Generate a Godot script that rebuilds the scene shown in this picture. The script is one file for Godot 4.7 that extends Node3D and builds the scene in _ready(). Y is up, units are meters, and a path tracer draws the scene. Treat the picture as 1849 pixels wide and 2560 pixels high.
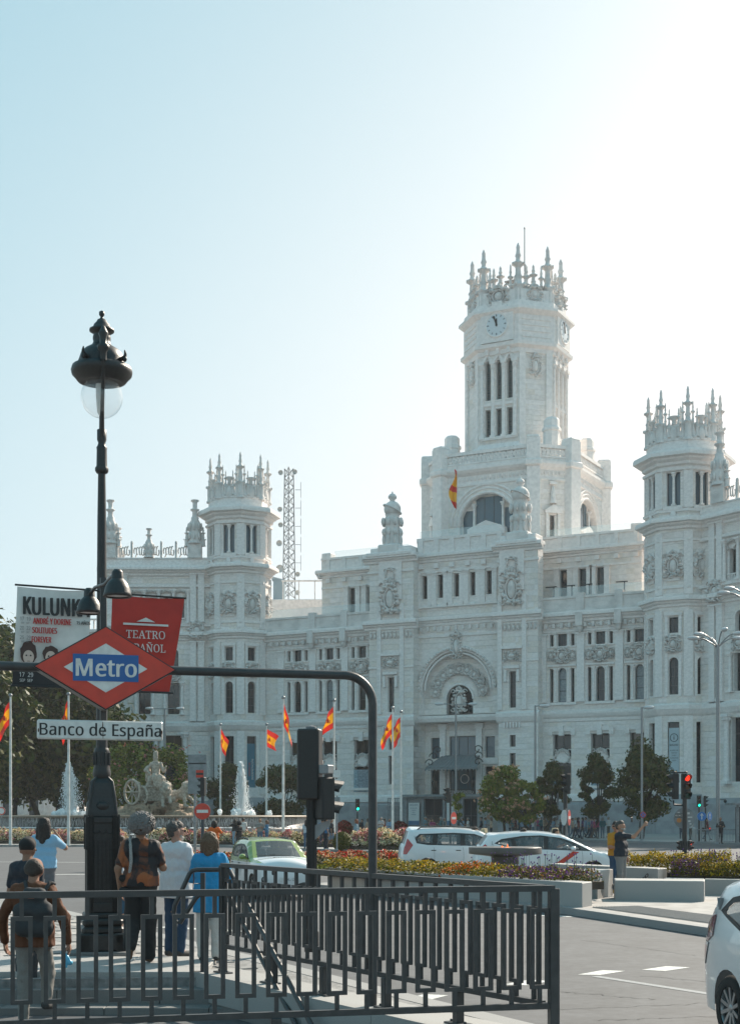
extends Node3D
# Plaza with a white palace, a fountain and a metro entrance.
const FL := 3600.0
const EYE := 2.15
var M := {}
var TX := {}
var cache := {}
var used := {}
var rng := RandomNumberGenerator.new()

class MB:
	var v := PackedVector3Array()
	var n := PackedVector3Array()
	var c := PackedColorArray()
	var x := Transform3D.IDENTITY
	var col := Color(1, 1, 1)
	var usec := false
	var sep := false
	var pieces := []
	func end() -> void:
		if sep and v.size() > 0:
			pieces.append(mesh())
			v = PackedVector3Array(); n = PackedVector3Array(); c = PackedColorArray()
	func tn(a: Vector3, b: Vector3, d: Vector3, na: Vector3, nb: Vector3, nd: Vector3) -> void:
		v.append(x * a); v.append(x * d); v.append(x * b)
		n.append((x.basis * na).normalized()); n.append((x.basis * nd).normalized()); n.append((x.basis * nb).normalized())
		if usec:
			c.append(col); c.append(col); c.append(col)
	func t3(a: Vector3, b: Vector3, d: Vector3) -> void:
		var k := (b - a).cross(d - a)
		if k.length_squared() < 1e-16: return
		k = k.normalized()
		tn(a, b, d, k, k, k)
	func q(a: Vector3, b: Vector3, d: Vector3, e: Vector3) -> void:
		t3(a, b, d); t3(a, d, e)
	func box(o: Vector3, s: Vector3, bev := 0.0) -> void:
		var h := s * 0.5
		if bev <= 0.0:
			var p := []
			for i in 8: p.append(o + Vector3(h.x if i & 1 else -h.x, h.y if i & 2 else -h.y, h.z if i & 4 else -h.z))
			q(p[4], p[5], p[7], p[6]); q(p[1], p[0], p[2], p[3]); q(p[5], p[1], p[3], p[7])
			q(p[0], p[4], p[6], p[2]); q(p[6], p[7], p[3], p[2]); q(p[0], p[1], p[5], p[4])
			end()
			return
		bev = minf(bev, minf(h.x, minf(h.y, h.z)) * 0.9)
		# octagonal section in x-y, then inset caps in z
		var pr := [Vector2(h.x, -h.y + bev), Vector2(h.x, h.y - bev), Vector2(h.x - bev, h.y), Vector2(-h.x + bev, h.y), Vector2(-h.x, h.y - bev), Vector2(-h.x, -h.y + bev), Vector2(-h.x + bev, -h.y), Vector2(h.x - bev, -h.y)]
		var pi := []
		for p in pr: pi.append(Vector2(clampf(p.x, -h.x + bev, h.x - bev), clampf(p.y, -h.y + bev, h.y - bev)))
		for i in 8:
			var j := (i + 1) % 8
			var a: Vector2 = pr[i]; var b: Vector2 = pr[j]; var ai: Vector2 = pi[i]; var bi: Vector2 = pi[j]
			q(o + Vector3(a.x, a.y, h.z - bev), o + Vector3(a.x, a.y, -h.z + bev), o + Vector3(b.x, b.y, -h.z + bev), o + Vector3(b.x, b.y, h.z - bev))
			q(o + Vector3(ai.x, ai.y, h.z), o + Vector3(a.x, a.y, h.z - bev), o + Vector3(b.x, b.y, h.z - bev), o + Vector3(bi.x, bi.y, h.z))
			q(o + Vector3(a.x, a.y, -h.z + bev), o + Vector3(ai.x, ai.y, -h.z), o + Vector3(bi.x, bi.y, -h.z), o + Vector3(b.x, b.y, -h.z + bev))
		var u := h.x - bev; var w := h.y - bev
		q(o + Vector3(-u, -w, h.z), o + Vector3(u, -w, h.z), o + Vector3(u, w, h.z), o + Vector3(-u, w, h.z))
		q(o + Vector3(u, -w, -h.z), o + Vector3(-u, -w, -h.z), o + Vector3(-u, w, -h.z), o + Vector3(u, w, -h.z))
		end()
	func bar(a: Vector3, b: Vector3, w: float, h: float, up := Vector3.UP) -> void:
		var d := (b - a).normalized()
		var s := d.cross(up).normalized()
		var u := s.cross(d).normalized()
		var sv := x
		x = x * Transform3D(Basis(s, u, -d), (a + b) * 0.5)
		box(Vector3.ZERO, Vector3(w, h, a.distance_to(b)))
		x = sv
	func lathe(o: Vector3, pr: Array, seg: int, flat := false, sx := 1.0, sz := 1.0) -> void:
		var nr := pr.size()
		var nm := []
		for i in nr:
			var p0: Vector2 = pr[maxi(i - 1, 0)]; var p1: Vector2 = pr[mini(i + 1, nr - 1)]
			var d := p1 - p0
			nm.append(Vector2(d.y, -d.x).normalized() if d.length() > 1e-6 else Vector2(1, 0))
		for k in seg:
			var a0 := TAU * k / seg; var a1 := TAU * (k + 1) / seg
			var c0 := Vector3(sin(a0) * sx, 0, cos(a0) * sz); var c1 := Vector3(sin(a1) * sx, 0, cos(a1) * sz)
			for i in nr - 1:
				var p: Vector2 = pr[i]; var s: Vector2 = pr[i + 1]
				var A := o + c0 * p.x + Vector3(0, p.y, 0); var B := o + c1 * p.x + Vector3(0, p.y, 0)
				var C := o + c1 * s.x + Vector3(0, s.y, 0); var D := o + c0 * s.x + Vector3(0, s.y, 0)
				if flat:
					q(A, B, C, D)
				else:
					var e := (s - p); var fl := Vector2(e.y, -e.x).normalized()
					var n0: Vector2 = nm[i] if nm[i].dot(fl) > 0.6 else fl
					var n1: Vector2 = nm[i + 1] if nm[i + 1].dot(fl) > 0.6 else fl
					var nA := c0 * n0.x + Vector3(0, n0.y, 0); var nB := c1 * n0.x + Vector3(0, n0.y, 0)
					var nC := c1 * n1.x + Vector3(0, n1.y, 0); var nD := c0 * n1.x + Vector3(0, n1.y, 0)
					if p.x > 1e-5: tn(A, B, C, nA, nB, nC)
					if s.x > 1e-5: tn(A, C, D, nA, nC, nD)
	func tube(pts: Array, r, seg := 8, caps := true) -> void:
		var np := pts.size()
		var up := Vector3(0.123, 0.97, 0.211).normalized()
		var rings := []
		var side := Vector3.ZERO
		for i in np:
			var d: Vector3 = (pts[mini(i + 1, np - 1)] - pts[maxi(i - 1, 0)]).normalized()
			if i == 0:
				if absf(d.dot(up)) > 0.93: up = Vector3(0.97, 0.1, 0.2).normalized()
				side = d.cross(up).normalized()
			else:
				side = (side - d * side.dot(d)).normalized()
			var u := d.cross(side)
			var rr: float = r[i] if r is Array else r
			var ring := []
			for k in seg:
				var a := TAU * k / seg
				var nn := side * cos(a) + u * sin(a)
				ring.append([pts[i] + nn * rr, nn])
			rings.append(ring)
		for i in np - 1:
			for k in seg:
				var j := (k + 1) % seg
				var A = rings[i][k]; var B = rings[i][j]; var C = rings[i + 1][j]; var D = rings[i + 1][k]
				tn(A[0], B[0], C[0], A[1], B[1], C[1]); tn(A[0], C[0], D[0], A[1], C[1], D[1])
		if caps:
			for k in range(1, seg - 1):
				t3(rings[0][0][0], rings[0][k + 1][0], rings[0][k][0])
				t3(rings[np - 1][0][0], rings[np - 1][k][0], rings[np - 1][k + 1][0])
	func sph(o: Vector3, r: Vector3, su := 8, sv := 5) -> void:
		var sx := x
		x = x * Transform3D(Basis.from_scale(r), o)
		for i in su:
			var a0 := TAU * i / su; var a1 := TAU * (i + 1) / su
			for j in sv:
				var b0 := -PI / 2 + PI * j / sv; var b1 := -PI / 2 + PI * (j + 1) / sv
				var A := Vector3(sin(a0) * cos(b0), sin(b0), cos(a0) * cos(b0)); var B := Vector3(sin(a1) * cos(b0), sin(b0), cos(a1) * cos(b0))
				var C := Vector3(sin(a1) * cos(b1), sin(b1), cos(a1) * cos(b1)); var D := Vector3(sin(a0) * cos(b1), sin(b1), cos(a0) * cos(b1))
				var iv := Vector3(1.0 / r.x, 1.0 / r.y, 1.0 / r.z); iv = iv * iv
				if j > 0: tn(A, B, C, A * iv, B * iv, C * iv)
				if j < sv - 1: tn(A, C, D, A * iv, C * iv, D * iv)
		x = sx
	func ext(poly: PackedVector2Array, z0: float, z1: float) -> void:
		var p := poly
		if Geometry2D.is_polygon_clockwise(p): p.reverse()
		var ix := Geometry2D.triangulate_polygon(p)
		for i in range(0, ix.size(), 3):
			var a := p[ix[i]]; var b := p[ix[i + 1]]; var d := p[ix[i + 2]]
			if (b - a).cross(d - a) < 0.0:
				var t := b; b = d; d = t
			t3(Vector3(a.x, a.y, z1), Vector3(b.x, b.y, z1), Vector3(d.x, d.y, z1))
			t3(Vector3(a.x, a.y, z0), Vector3(d.x, d.y, z0), Vector3(b.x, b.y, z0))
		for i in p.size():
			var a := p[i]; var b := p[(i + 1) % p.size()]
			q(Vector3(a.x, a.y, z1), Vector3(a.x, a.y, z0), Vector3(b.x, b.y, z0), Vector3(b.x, b.y, z1))
	# moulding: outline of (z, y) run along x
	func mould(x0: float, x1: float, pr: Array) -> void:
		for i in pr.size() - 1:
			var a: Vector2 = pr[i]; var b: Vector2 = pr[i + 1]
			q(Vector3(x0, a.y, a.x), Vector3(x1, a.y, a.x), Vector3(x1, b.y, b.x), Vector3(x0, b.y, b.x))
		for i in range(1, pr.size() - 1):
			var a: Vector2 = pr[0]; var b: Vector2 = pr[i]; var d: Vector2 = pr[i + 1]
			t3(Vector3(x1, a.y, a.x), Vector3(x1, d.y, d.x), Vector3(x1, b.y, b.x))
			t3(Vector3(x0, a.y, a.x), Vector3(x0, b.y, b.x), Vector3(x0, d.y, d.x))
		end()
	# eight-sided ring: list of (offset, y)
	func octo(pr: Array, R: float, hf: float) -> void:
		var tq := tan(PI / 8)
		var rings := []
		for p in pr:
			var r: float = R + p.x; var h: float = hf + p.x * tq
			rings.append([Vector3(h, p.y, r), Vector3(r, p.y, h), Vector3(r, p.y, -h), Vector3(h, p.y, -r), Vector3(-h, p.y, -r), Vector3(-r, p.y, -h), Vector3(-r, p.y, h), Vector3(-h, p.y, r)])
		for i in rings.size() - 1:
			for k in 8:
				var j := (k + 1) % 8
				q(rings[i][k], rings[i][j], rings[i + 1][j], rings[i + 1][k])
		end()
	# wall in the x-y plane facing +z with openings [xa, xb, ya, yb, arched]
	func wall(x0: float, x1: float, y0: float, y1: float, holes: Array, dep: float) -> void:
		var xs := [x0, x1]; var ys := [y0, y1]
		for h in holes:
			for i in 2:
				if not xs.has(h[i]): xs.append(h[i])
				if not ys.has(h[i + 2]): ys.append(h[i + 2])
		if not usec:
			usec = true
			for i in v.size(): c.append(Color(1, 1, 1))
		# ashlar courses with V joints between them, blocks of slightly different stone
		var ch := 0.62
		var k0 := int(ceil(y0 / ch + 0.05))
		while k0 * ch < y1 - 0.05:
			for yy in [k0 * ch - 0.022, k0 * ch + 0.022]:
				if not ys.has(yy): ys.append(yy)
			k0 += 1
		xs.sort(); ys.sort()
		for j in ys.size() - 1:
			var cy: float = (ys[j] + ys[j + 1]) * 0.5
			var course := int(floor(cy / ch))
			var joint := absf(cy / ch - roundf(cy / ch)) * ch < 0.021
			var ex := xs.duplicate()
			var bw := 1.15 + 0.3 * sin(course * 7.1 + x0)
			var bx := x0 + (0.5 + 0.5 * sin(course * 12.9)) * bw
			while not joint and bx < x1:
				ex.append(bx); bx += bw
			ex.sort()
			for i in ex.size() - 1:
				if ex[i + 1] - ex[i] < 1e-4: continue
				var cx: float = (ex[i] + ex[i + 1]) * 0.5
				var hit := false
				for h in holes:
					if cx > h[0] and cx < h[1] and cy > h[2] and cy < h[3]:
						hit = true; break
				if hit: continue
				if joint:
					q(Vector3(ex[i], ys[j], 0), Vector3(ex[i + 1], ys[j], 0), Vector3(ex[i + 1], cy, -0.05), Vector3(ex[i], cy, -0.05))
					q(Vector3(ex[i], cy, -0.05), Vector3(ex[i + 1], cy, -0.05), Vector3(ex[i + 1], ys[j + 1], 0), Vector3(ex[i], ys[j + 1], 0))
				else:
					var hs := fposmod(sin(floor((cx - x0) / bw + sin(course * 12.9) * 0.5) * 91.7 + course * 37.3 + x0 * 3.1) * 4375.5, 1.0)
					col = [Color(1, 1, 1), Color(0.97, 0.96, 0.94), Color(0.92, 0.91, 0.90), Color(0.95, 0.92, 0.87), Color(0.99, 0.98, 0.96)][int(hs * 4.99)]
					q(Vector3(ex[i], ys[j], 0), Vector3(ex[i + 1], ys[j], 0), Vector3(ex[i + 1], ys[j + 1], 0), Vector3(ex[i], ys[j + 1], 0))
			col = Color(1, 1, 1)
		for h in holes:
			var a: float = h[0]; var b: float = h[1]; var y: float = h[2]; var t: float = h[3]
			var ar: bool = h.size() > 4 and h[4]
			var r := (b - a) * 0.5
			var s := t - r if ar else t
			q(Vector3(a, y, 0), Vector3(a, y, -dep), Vector3(b, y, -dep), Vector3(b, y, 0))
			q(Vector3(a, y, -dep), Vector3(a, y, 0), Vector3(a, s, 0), Vector3(a, s, -dep))
			q(Vector3(b, y, 0), Vector3(b, y, -dep), Vector3(b, s, -dep), Vector3(b, s, 0))
			if not ar:
				q(Vector3(a, t, -dep), Vector3(a, t, 0), Vector3(b, t, 0), Vector3(b, t, -dep))
			else:
				var m := (a + b) * 0.5
				var K := 10
				for i in K:
					var p := Vector3(m - cos(PI * i / K) * r, s + sin(PI * i / K) * r, 0)
					var e := Vector3(m - cos(PI * (i + 1) / K) * r, s + sin(PI * (i + 1) / K) * r, 0)
					q(p + Vector3(0, 0, -dep), p, e, e + Vector3(0, 0, -dep))
					var cr := Vector3(a if i < K / 2 else b, t, 0)
					t3(p, e, cr)
	func mesh() -> ArrayMesh:
		var ar := []
		ar.resize(Mesh.ARRAY_MAX)
		ar[Mesh.ARRAY_VERTEX] = v; ar[Mesh.ARRAY_NORMAL] = n
		if usec: ar[Mesh.ARRAY_COLOR] = c
		var m := ArrayMesh.new()
		m.add_surface_from_arrays(Mesh.PRIMITIVE_TRIANGLES, ar)
		return m

func V(x: float, y: float, z: float) -> Vector3:
	return Vector3(x, y, z)
func V2(x: float, y: float) -> Vector2:
	return Vector2(x, y)
func W(px: float, py: float, d: float) -> Vector3:
	return Vector3((px - 924.5) / FL * d, EYE + (2036.0 - py) / FL * d, -d)
func G(px: float, d: float, h := 0.0) -> Vector3:
	return Vector3((px - 924.5) / FL * d, h, -d)
func lin(r: float, g: float, b: float) -> Color:
	return Color(r, g, b).linear_to_srgb()
func noise_tex(key: String, freq: float, lo: float, hi: float, sd: int, oct := 4, px := 256) -> ImageTexture:
	if TX.has(key): return TX[key]
	var f := FastNoiseLite.new()
	f.seed = sd; f.frequency = freq; f.fractal_octaves = oct
	f.noise_type = FastNoiseLite.TYPE_SIMPLEX_SMOOTH
	var im := f.get_seamless_image(px, px)
	var o := Image.create(px, px, true, Image.FORMAT_RGB8)
	for j in px:
		for i in px:
			var g := lerpf(lo, hi, im.get_pixel(i, j).r)
			o.set_pixel(i, j, Color(g, g, g))
	o.generate_mipmaps()
	TX[key] = ImageTexture.create_from_image(o)
	return TX[key]
func bump_tex(key: String, freq: float, sd: int, strength := 4.0) -> ImageTexture:
	if TX.has(key): return TX[key]
	var f := FastNoiseLite.new()
	f.seed = sd; f.frequency = freq; f.fractal_octaves = 4
	var im := f.get_seamless_image(256, 256)
	im.convert(Image.FORMAT_RGBA8)
	im.bump_map_to_normal_map(strength)
	im.generate_mipmaps()
	TX[key] = ImageTexture.create_from_image(im)
	return TX[key]
func mat(key: String, col: Color, rough := 0.7, o := {}) -> StandardMaterial3D:
	if M.has(key): return M[key]
	var m := StandardMaterial3D.new()
	m.albedo_color = col; m.roughness = rough
	m.metallic = o.get("metal", 0.0)
	if o.has("spec"): m.metallic_specular = o.spec
	if o.has("tex"):
		m.albedo_texture = o.tex
		m.uv1_triplanar = true
		m.uv1_world_triplanar = o.get("world", true)
		var s: float = o.get("scale", 1.0)
		m.uv1_scale = Vector3(s, s * o.get("sy", 1.0), s)
	if o.has("bump"):
		m.normal_enabled = true; m.normal_texture = o.bump; m.normal_scale = o.get("bs", 0.5)
		m.uv1_triplanar = true; m.uv1_world_triplanar = o.get("world", true)
		if not o.has("tex"):
			var s2: float = o.get("scale", 1.0)
			m.uv1_scale = Vector3(s2, s2, s2)
	if o.get("vc", false): m.vertex_color_use_as_albedo = true
	if o.has("back"):
		m.backlight_enabled = true; m.backlight = o.back
	if o.has("alpha"):
		m.transparency = BaseMaterial3D.TRANSPARENCY_ALPHA; m.albedo_color.a = o.alpha
	if o.has("emit"):
		m.emission_enabled = true; m.emission = o.emit; m.emission_energy_multiplier = o.get("ee", 1.0)
	if o.has("coat"):
		m.clearcoat_enabled = true; m.clearcoat = o.coat; m.clearcoat_roughness = 0.05
	if o.get("two", false): m.cull_mode = BaseMaterial3D.CULL_DISABLED
	M[key] = m
	return m
func numbered(p: Node, called: String) -> String:
	var k := str(p.get_instance_id()) + called
	var i: int = used.get(k, 0)
	used[k] = i + 1
	return called if i == 0 else "%s_%03d" % [called, i]
func obj(called: String, m, material: Material, parent: Node = null, pos := Vector3.ZERO, rot := Vector3.ZERO) -> MeshInstance3D:
	var o := MeshInstance3D.new()
	o.mesh = m.mesh() if m is MB else m
	o.material_override = material
	if parent == null: parent = self
	o.name = numbered(parent, called)
	o.position = pos; o.rotation = rot
	parent.add_child(o, true)
	return o
func thing(called: String, label: String, category: String, at := Vector3.ZERO, turn := 0.0, group := "") -> Node3D:
	var o := Node3D.new()
	o.name = numbered(self, called)
	add_child(o, true)
	o.position = at; o.rotation.y = turn
	tag(o, label, category, group)
	return o
func tag(o: Node, label: String, category: String, group := "", kind := "") -> void:
	o.set_meta("label", label); o.set_meta("category", category)
	if group != "": o.set_meta("group", group)
	if kind != "": o.set_meta("kind", kind)
func copy_of(src: Node3D, at: Vector3, turn: float, label: String) -> Node3D:
	var r: Node3D = src.duplicate()
	var base := String(src.name).rstrip("0123456789_")
	r.name = numbered(self, base)
	add_child(r, true)
	r.position = at; r.rotation.y = turn
	r.set_meta("label", label)
	return r
func structure(called: String, m, material: Material) -> MeshInstance3D:
	var o := obj(called, m, material)
	o.set_meta("kind", "structure")
	return o
func slab(pts: Array, y0: float, y1: float) -> MB:
	# pts: (X, depth)
	var m := MB.new()
	var p := PackedVector2Array()
	for e in pts: p.append(Vector2(e[0], e[1]))
	# extrude along local z, then lay flat: (x, d, h) -> (x, h, -d)
	m.x = Transform3D(Basis(Vector3(1, 0, 0), Vector3(0, 0, -1), Vector3(0, 1, 0)), Vector3.ZERO)
	m.ext(p, y0, y1)
	return m
func text(called: String, s: String, size: float, parent: Node, pos: Vector3, material: Material, o := {}) -> MeshInstance3D:
	var t := TextMesh.new()
	t.text = s
	var f := SystemFont.new()
	f.font_names = PackedStringArray([o.get("font", "Droid Sans")])
	t.font = f
	t.font_size = 64
	t.pixel_size = size / 64.0
	t.depth = o.get("depth", 0.004)
	t.curve_step = 2.0
	var rot: Vector3 = o.get("rot", Vector3.ZERO)
	var bold: float = o.get("bold", 0.0) * size * 0.026
	var i: MeshInstance3D
	for k in [0] if bold <= 0.0 else [0, -1, 1, -2, 2]:
		i = obj(called, t, material, parent, pos + Basis.from_euler(rot) * Vector3(bold * k * 0.5, bold * 0.25 * (k % 2), -0.0003 * absi(k) - 0.0001 * k), rot)
		i.scale = Vector3(o.get("sx", 1.0), 1, 1)
	return i
func _ready() -> void:
	rng.seed = 77
	set_view()
	make_materials()
	make_ground()
	make_palace()
	make_far_buildings()
	make_trees()
	make_fountain()
	make_beds()
	make_entrance()
	make_lamp_post()
	make_metro_sign()
	make_signals()
	make_flags()
	make_street_lamps()
	make_planters()
	make_cars()
	make_people()

func set_view() -> void:
	var cam := Camera3D.new()
	cam.name = "camera"
	cam.projection = Camera3D.PROJECTION_FRUSTUM
	cam.near = 0.1; cam.far = 3000.0
	cam.size = 0.1 * 2560.0 / FL
	cam.frustum_offset = Vector2(0, 0.1 * (2036.0 - 1280.0) / FL)
	add_child(cam)
	cam.position = Vector3(0, EYE, 0)
	cam.current = true
	var env := Environment.new()
	env.tonemap_mode = Environment.TONE_MAPPER_LINEAR
	env.tonemap_exposure = 1.68
	env.background_mode = Environment.BG_SKY
	var sk := Sky.new()
	var pm := PanoramaSkyMaterial.new()
	pm.panorama = sky_image()
	sk.sky_material = pm
	env.sky = sk
	env.sdfgi_enabled = true; env.ssao_enabled = true; env.ssil_enabled = true
	env.fog_enabled = true
	env.fog_density = 0.00028
	env.fog_light_color = Color(0.97, 0.96, 0.95)
	var we := WorldEnvironment.new()
	we.name = "world_environment"; we.environment = env
	add_child(we)
	var sun := DirectionalLight3D.new()
	sun.name = "sun"
	sun.light_energy = 1.6
	sun.light_color = Color(1.0, 0.95, 0.88)
	sun.light_angular_distance = 0.55
	sun.shadow_enabled = true
	add_child(sun)
	sun.look_at_from_position(SUN * 100.0, Vector3.ZERO)

const SUN := Vector3(0.498, 0.588, -0.638)

func sky_image() -> ImageTexture:
	var w := 512; var h := 256
	var im := Image.create(w, h, false, Image.FORMAT_RGBF)
	var sd := SUN.normalized()
	for j in h:
		var el := PI * (0.5 - (j + 0.5) / h)
		for i in w:
			var az := TAU * (i + 0.5) / w
			# panorama: the left edge of the image looks down -z
			var d := Vector3(sin(az) * cos(el), sin(el), -cos(az) * cos(el))
			var e := maxf(d.y, 0.0)
			var zen := Vector3(0.07, 0.26, 0.355)
			var hor := Vector3(0.44, 0.56, 0.60)
			var az2 := Vector2(d.x, d.z).normalized().dot(Vector2(sd.x, sd.z).normalized())
			var col := hor.lerp(zen, pow(e, 0.55))
			var ca := clampf(d.dot(sd), -1.0, 1.0)
			# bright haze low under the sun, aureole round it
			var hz := 1.85 * pow(0.5 + 0.5 * az2, 9.0) * (1.0 - 0.6 * smoothstep(0.15, 0.65, e))
			col = col.lerp(Vector3(0.74, 0.73, 0.715), clampf(hz, 0.0, 1.0))
			col += Vector3(1.0, 0.97, 0.9) * (0.5 * pow(maxf(0.0, ca), 30.0))
			if d.y < 0.0: col = col.lerp(Vector3(0.3, 0.3, 0.3), clampf(-d.y * 6.0, 0, 1))
			im.set_pixel(i, j, Color(col.x, col.y, col.z))
	return ImageTexture.create_from_image(im)

func make_materials() -> void:
	var fine := noise_tex("fine", 0.05, 0.72, 1.1, 3, 5)
	var soft := noise_tex("soft", 0.012, 0.84, 1.06, 5, 5)
	var speck := noise_tex("speck", 0.22, 0.45, 1.25, 9, 2)
	var bump := bump_tex("bump", 0.06, 11, 5.0)
	var fineb := bump_tex("fineb", 0.2, 12, 3.0)
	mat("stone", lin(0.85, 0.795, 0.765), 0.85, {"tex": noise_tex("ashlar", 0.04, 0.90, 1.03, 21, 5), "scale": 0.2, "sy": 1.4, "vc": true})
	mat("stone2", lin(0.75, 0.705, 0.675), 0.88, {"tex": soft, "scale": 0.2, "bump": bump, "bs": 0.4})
	mat("stoneclean", lin(0.89, 0.835, 0.80), 0.85, {"tex": TX["ashlar"], "scale": 0.15, "vc": true})
	mat("plinth", lin(0.33, 0.34, 0.355), 0.85, {"tex": soft, "scale": 0.3})
	mat("pane", lin(0.010, 0.018, 0.026), 0.07, {"spec": 0.55})
	mat("paneskyreflect", lin(0.06, 0.11, 0.145), 0.06, {"spec": 0.6})  # window glass with the bright sky reflection painted into its colour
	mat("panebrownreflect", lin(0.05, 0.036, 0.022), 0.08, {"spec": 0.6})  # brown reflections of the lower windows painted into the glass colour
	mat("blind", lin(0.28, 0.33, 0.36), 0.3, {"tex": fine, "scale": 0.3})
	mat("frame", lin(0.035, 0.045, 0.05), 0.5)
	mat("louvre", lin(0.11, 0.15, 0.16), 0.6)
	mat("glassrail", lin(0.6, 0.74, 0.74), 0.05, {"alpha": 0.14})
	mat("iron", lin(0.020, 0.021, 0.022), 0.45, {"tex": fine, "scale": 1.5, "bump": fineb, "bs": 0.15})
	mat("irondark", lin(0.012, 0.013, 0.014), 0.5, {"tex": fine, "scale": 2.0})
	mat("rail", lin(0.040, 0.041, 0.043), 0.42, {"tex": noise_tex("railn", 0.03, 0.78, 1.08, 31, 4), "scale": 0.9, "bump": fineb, "bs": 0.12})
	mat("galv", lin(0.30, 0.31, 0.32), 0.4, {"metal": 0.5, "tex": fine, "scale": 1.0})
	mat("greypaint", lin(0.22, 0.235, 0.245), 0.55, {"tex": soft, "scale": 1.0})
	mat("whitepole", lin(0.68, 0.67, 0.64), 0.4, {"tex": soft, "scale": 0.7})
	mat("asphalt", lin(0.104, 0.107, 0.114), 0.82, {"tex": asphalt_tex(), "scale": 0.16})
	mat("paint", lin(0.62, 0.62, 0.60), 0.7, {"tex": noise_tex("wornp", 0.08, 0.7, 1.1, 43, 4), "scale": 1.2})
	mat("paintworn", lin(0.30, 0.31, 0.32), 0.8, {"tex": TX["wornp"], "scale": 2.0})
	mat("paving", lin(0.33, 0.315, 0.30), 0.85, {"tex": soft, "scale": 0.5, "bump": fineb, "bs": 0.3})
	mat("pavingb", lin(0.29, 0.28, 0.27), 0.85, {"tex": soft, "scale": 0.6, "bump": fineb, "bs": 0.3})
	mat("pavingc", lin(0.25, 0.248, 0.245), 0.85, {"tex": fine, "scale": 0.6, "bump": fineb, "bs": 0.3})
	mat("granite", lin(0.25, 0.245, 0.24), 0.75, {"tex": noise_tex("gran", 0.35, 0.35, 1.35, 51, 2, 512), "scale": 1.6, "bump": fineb, "bs": 0.3})
	mat("granitelight", lin(0.37, 0.365, 0.355), 0.7, {"tex": noise_tex("granl", 0.3, 0.7, 1.15, 53, 3), "scale": 1.4, "bump": fineb, "bs": 0.2})
	mat("granitedark", lin(0.20, 0.205, 0.21), 0.75, {"tex": TX["gran"], "scale": 1.5, "bump": fineb, "bs": 0.3})
	mat("kerb", lin(0.30, 0.298, 0.295), 0.8, {"tex": TX["granl"], "scale": 1.0})
	mat("leaf", Color(1, 1, 1), 0.55, {"vc": true, "two": true, "back": Color(0.5, 0.6, 0.18), "spec": 0.3})
	mat("petal", Color(1, 1, 1), 0.6, {"vc": true, "two": true, "back": Color(0.7, 0.62, 0.55), "spec": 0.2})
	mat("bark", lin(0.055, 0.045, 0.036), 0.9, {"tex": fine, "scale": 1.0, "bump": bump, "bs": 1.0})
	mat("grass", lin(0.10, 0.14, 0.025), 0.9, {"tex": speck, "scale": 1.2})
	mat("soil", lin(0.05, 0.038, 0.028), 0.95, {"tex": fine, "scale": 1.0})
	mat("rock", lin(0.38, 0.265, 0.18), 0.85, {"tex": noise_tex("rockn", 0.03, 0.55, 1.15, 61, 5), "scale": 0.35, "bump": bump, "bs": 0.9})
	mat("marble", lin(0.47, 0.395, 0.32), 0.75, {"tex": noise_tex("marbn", 0.03, 0.6, 1.15, 63, 5), "scale": 0.5, "bump": bump, "bs": 0.5})
	mat("wetstone", lin(0.06, 0.055, 0.05), 0.3, {"tex": fine, "scale": 0.5})
	mat("rimstone", lin(0.20, 0.15, 0.10), 0.5, {"tex": fine, "scale": 0.6})
	mat("waterwhite", lin(0.92, 0.94, 0.95), 0.25, {"back": Color(0.95, 0.95, 0.95), "two": true})
	mat("red", lin(0.56, 0.035, 0.014), 0.3, {"tex": noise_tex("redn", 0.02, 0.9, 1.04, 71, 3), "scale": 1.2})
	mat("signwhite", lin(0.66, 0.66, 0.64), 0.35, {"tex": noise_tex("signn", 0.03, 0.88, 1.03, 73, 4), "scale": 1.5})
	mat("signblue", lin(0.002, 0.085, 0.29), 0.3)
	mat("black", lin(0.012, 0.012, 0.013), 0.5)
	mat("rust", lin(0.10, 0.035, 0.015), 0.9, {"tex": speck, "scale": 4.0})
	mat("bannerred", lin(0.40, 0.030, 0.020), 0.7, {"tex": noise_tex("clothn", 0.02, 0.9, 1.05, 75, 3), "scale": 0.8, "back": Color(0.25, 0.02, 0.01), "two": true})
	mat("bannerwhite", lin(0.60, 0.60, 0.58), 0.7, {"tex": TX["clothn"], "scale": 0.8, "back": Color(0.2, 0.2, 0.2), "two": true})
	mat("bannerdark", lin(0.02, 0.018, 0.02), 0.7)
	mat("inkred", lin(0.42, 0.03, 0.025), 0.7)
	mat("glass", lin(0.8, 0.85, 0.86), 0.02, {"alpha": 0.09})
	mat("carglass", lin(0.10, 0.13, 0.14), 0.03, {"alpha": 0.42, "spec": 0.6})
	mat("carwhite", lin(0.66, 0.67, 0.68), 0.25, {"coat": 1.0})
	mat("cargreen", lin(0.21, 0.28, 0.05), 0.25, {"coat": 1.0})
	mat("tyre", lin(0.012, 0.012, 0.012), 0.8)
	mat("rim", lin(0.35, 0.36, 0.37), 0.3, {"metal": 0.7})
	mat("lampred", lin(0.40, 0.01, 0.012), 0.12, {"coat": 1.0})
	mat("lampclear", lin(0.45, 0.5, 0.52), 0.08, {"coat": 1.0})
	mat("trim", lin(0.015, 0.015, 0.016), 0.5)
	mat("yflag", lin(0.80, 0.42, 0.01), 0.75, {"two": true, "back": Color(0.85, 0.55, 0.02)})
	mat("rflag", lin(0.58, 0.035, 0.02), 0.75, {"two": true, "back": Color(0.7, 0.08, 0.03)})

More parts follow.
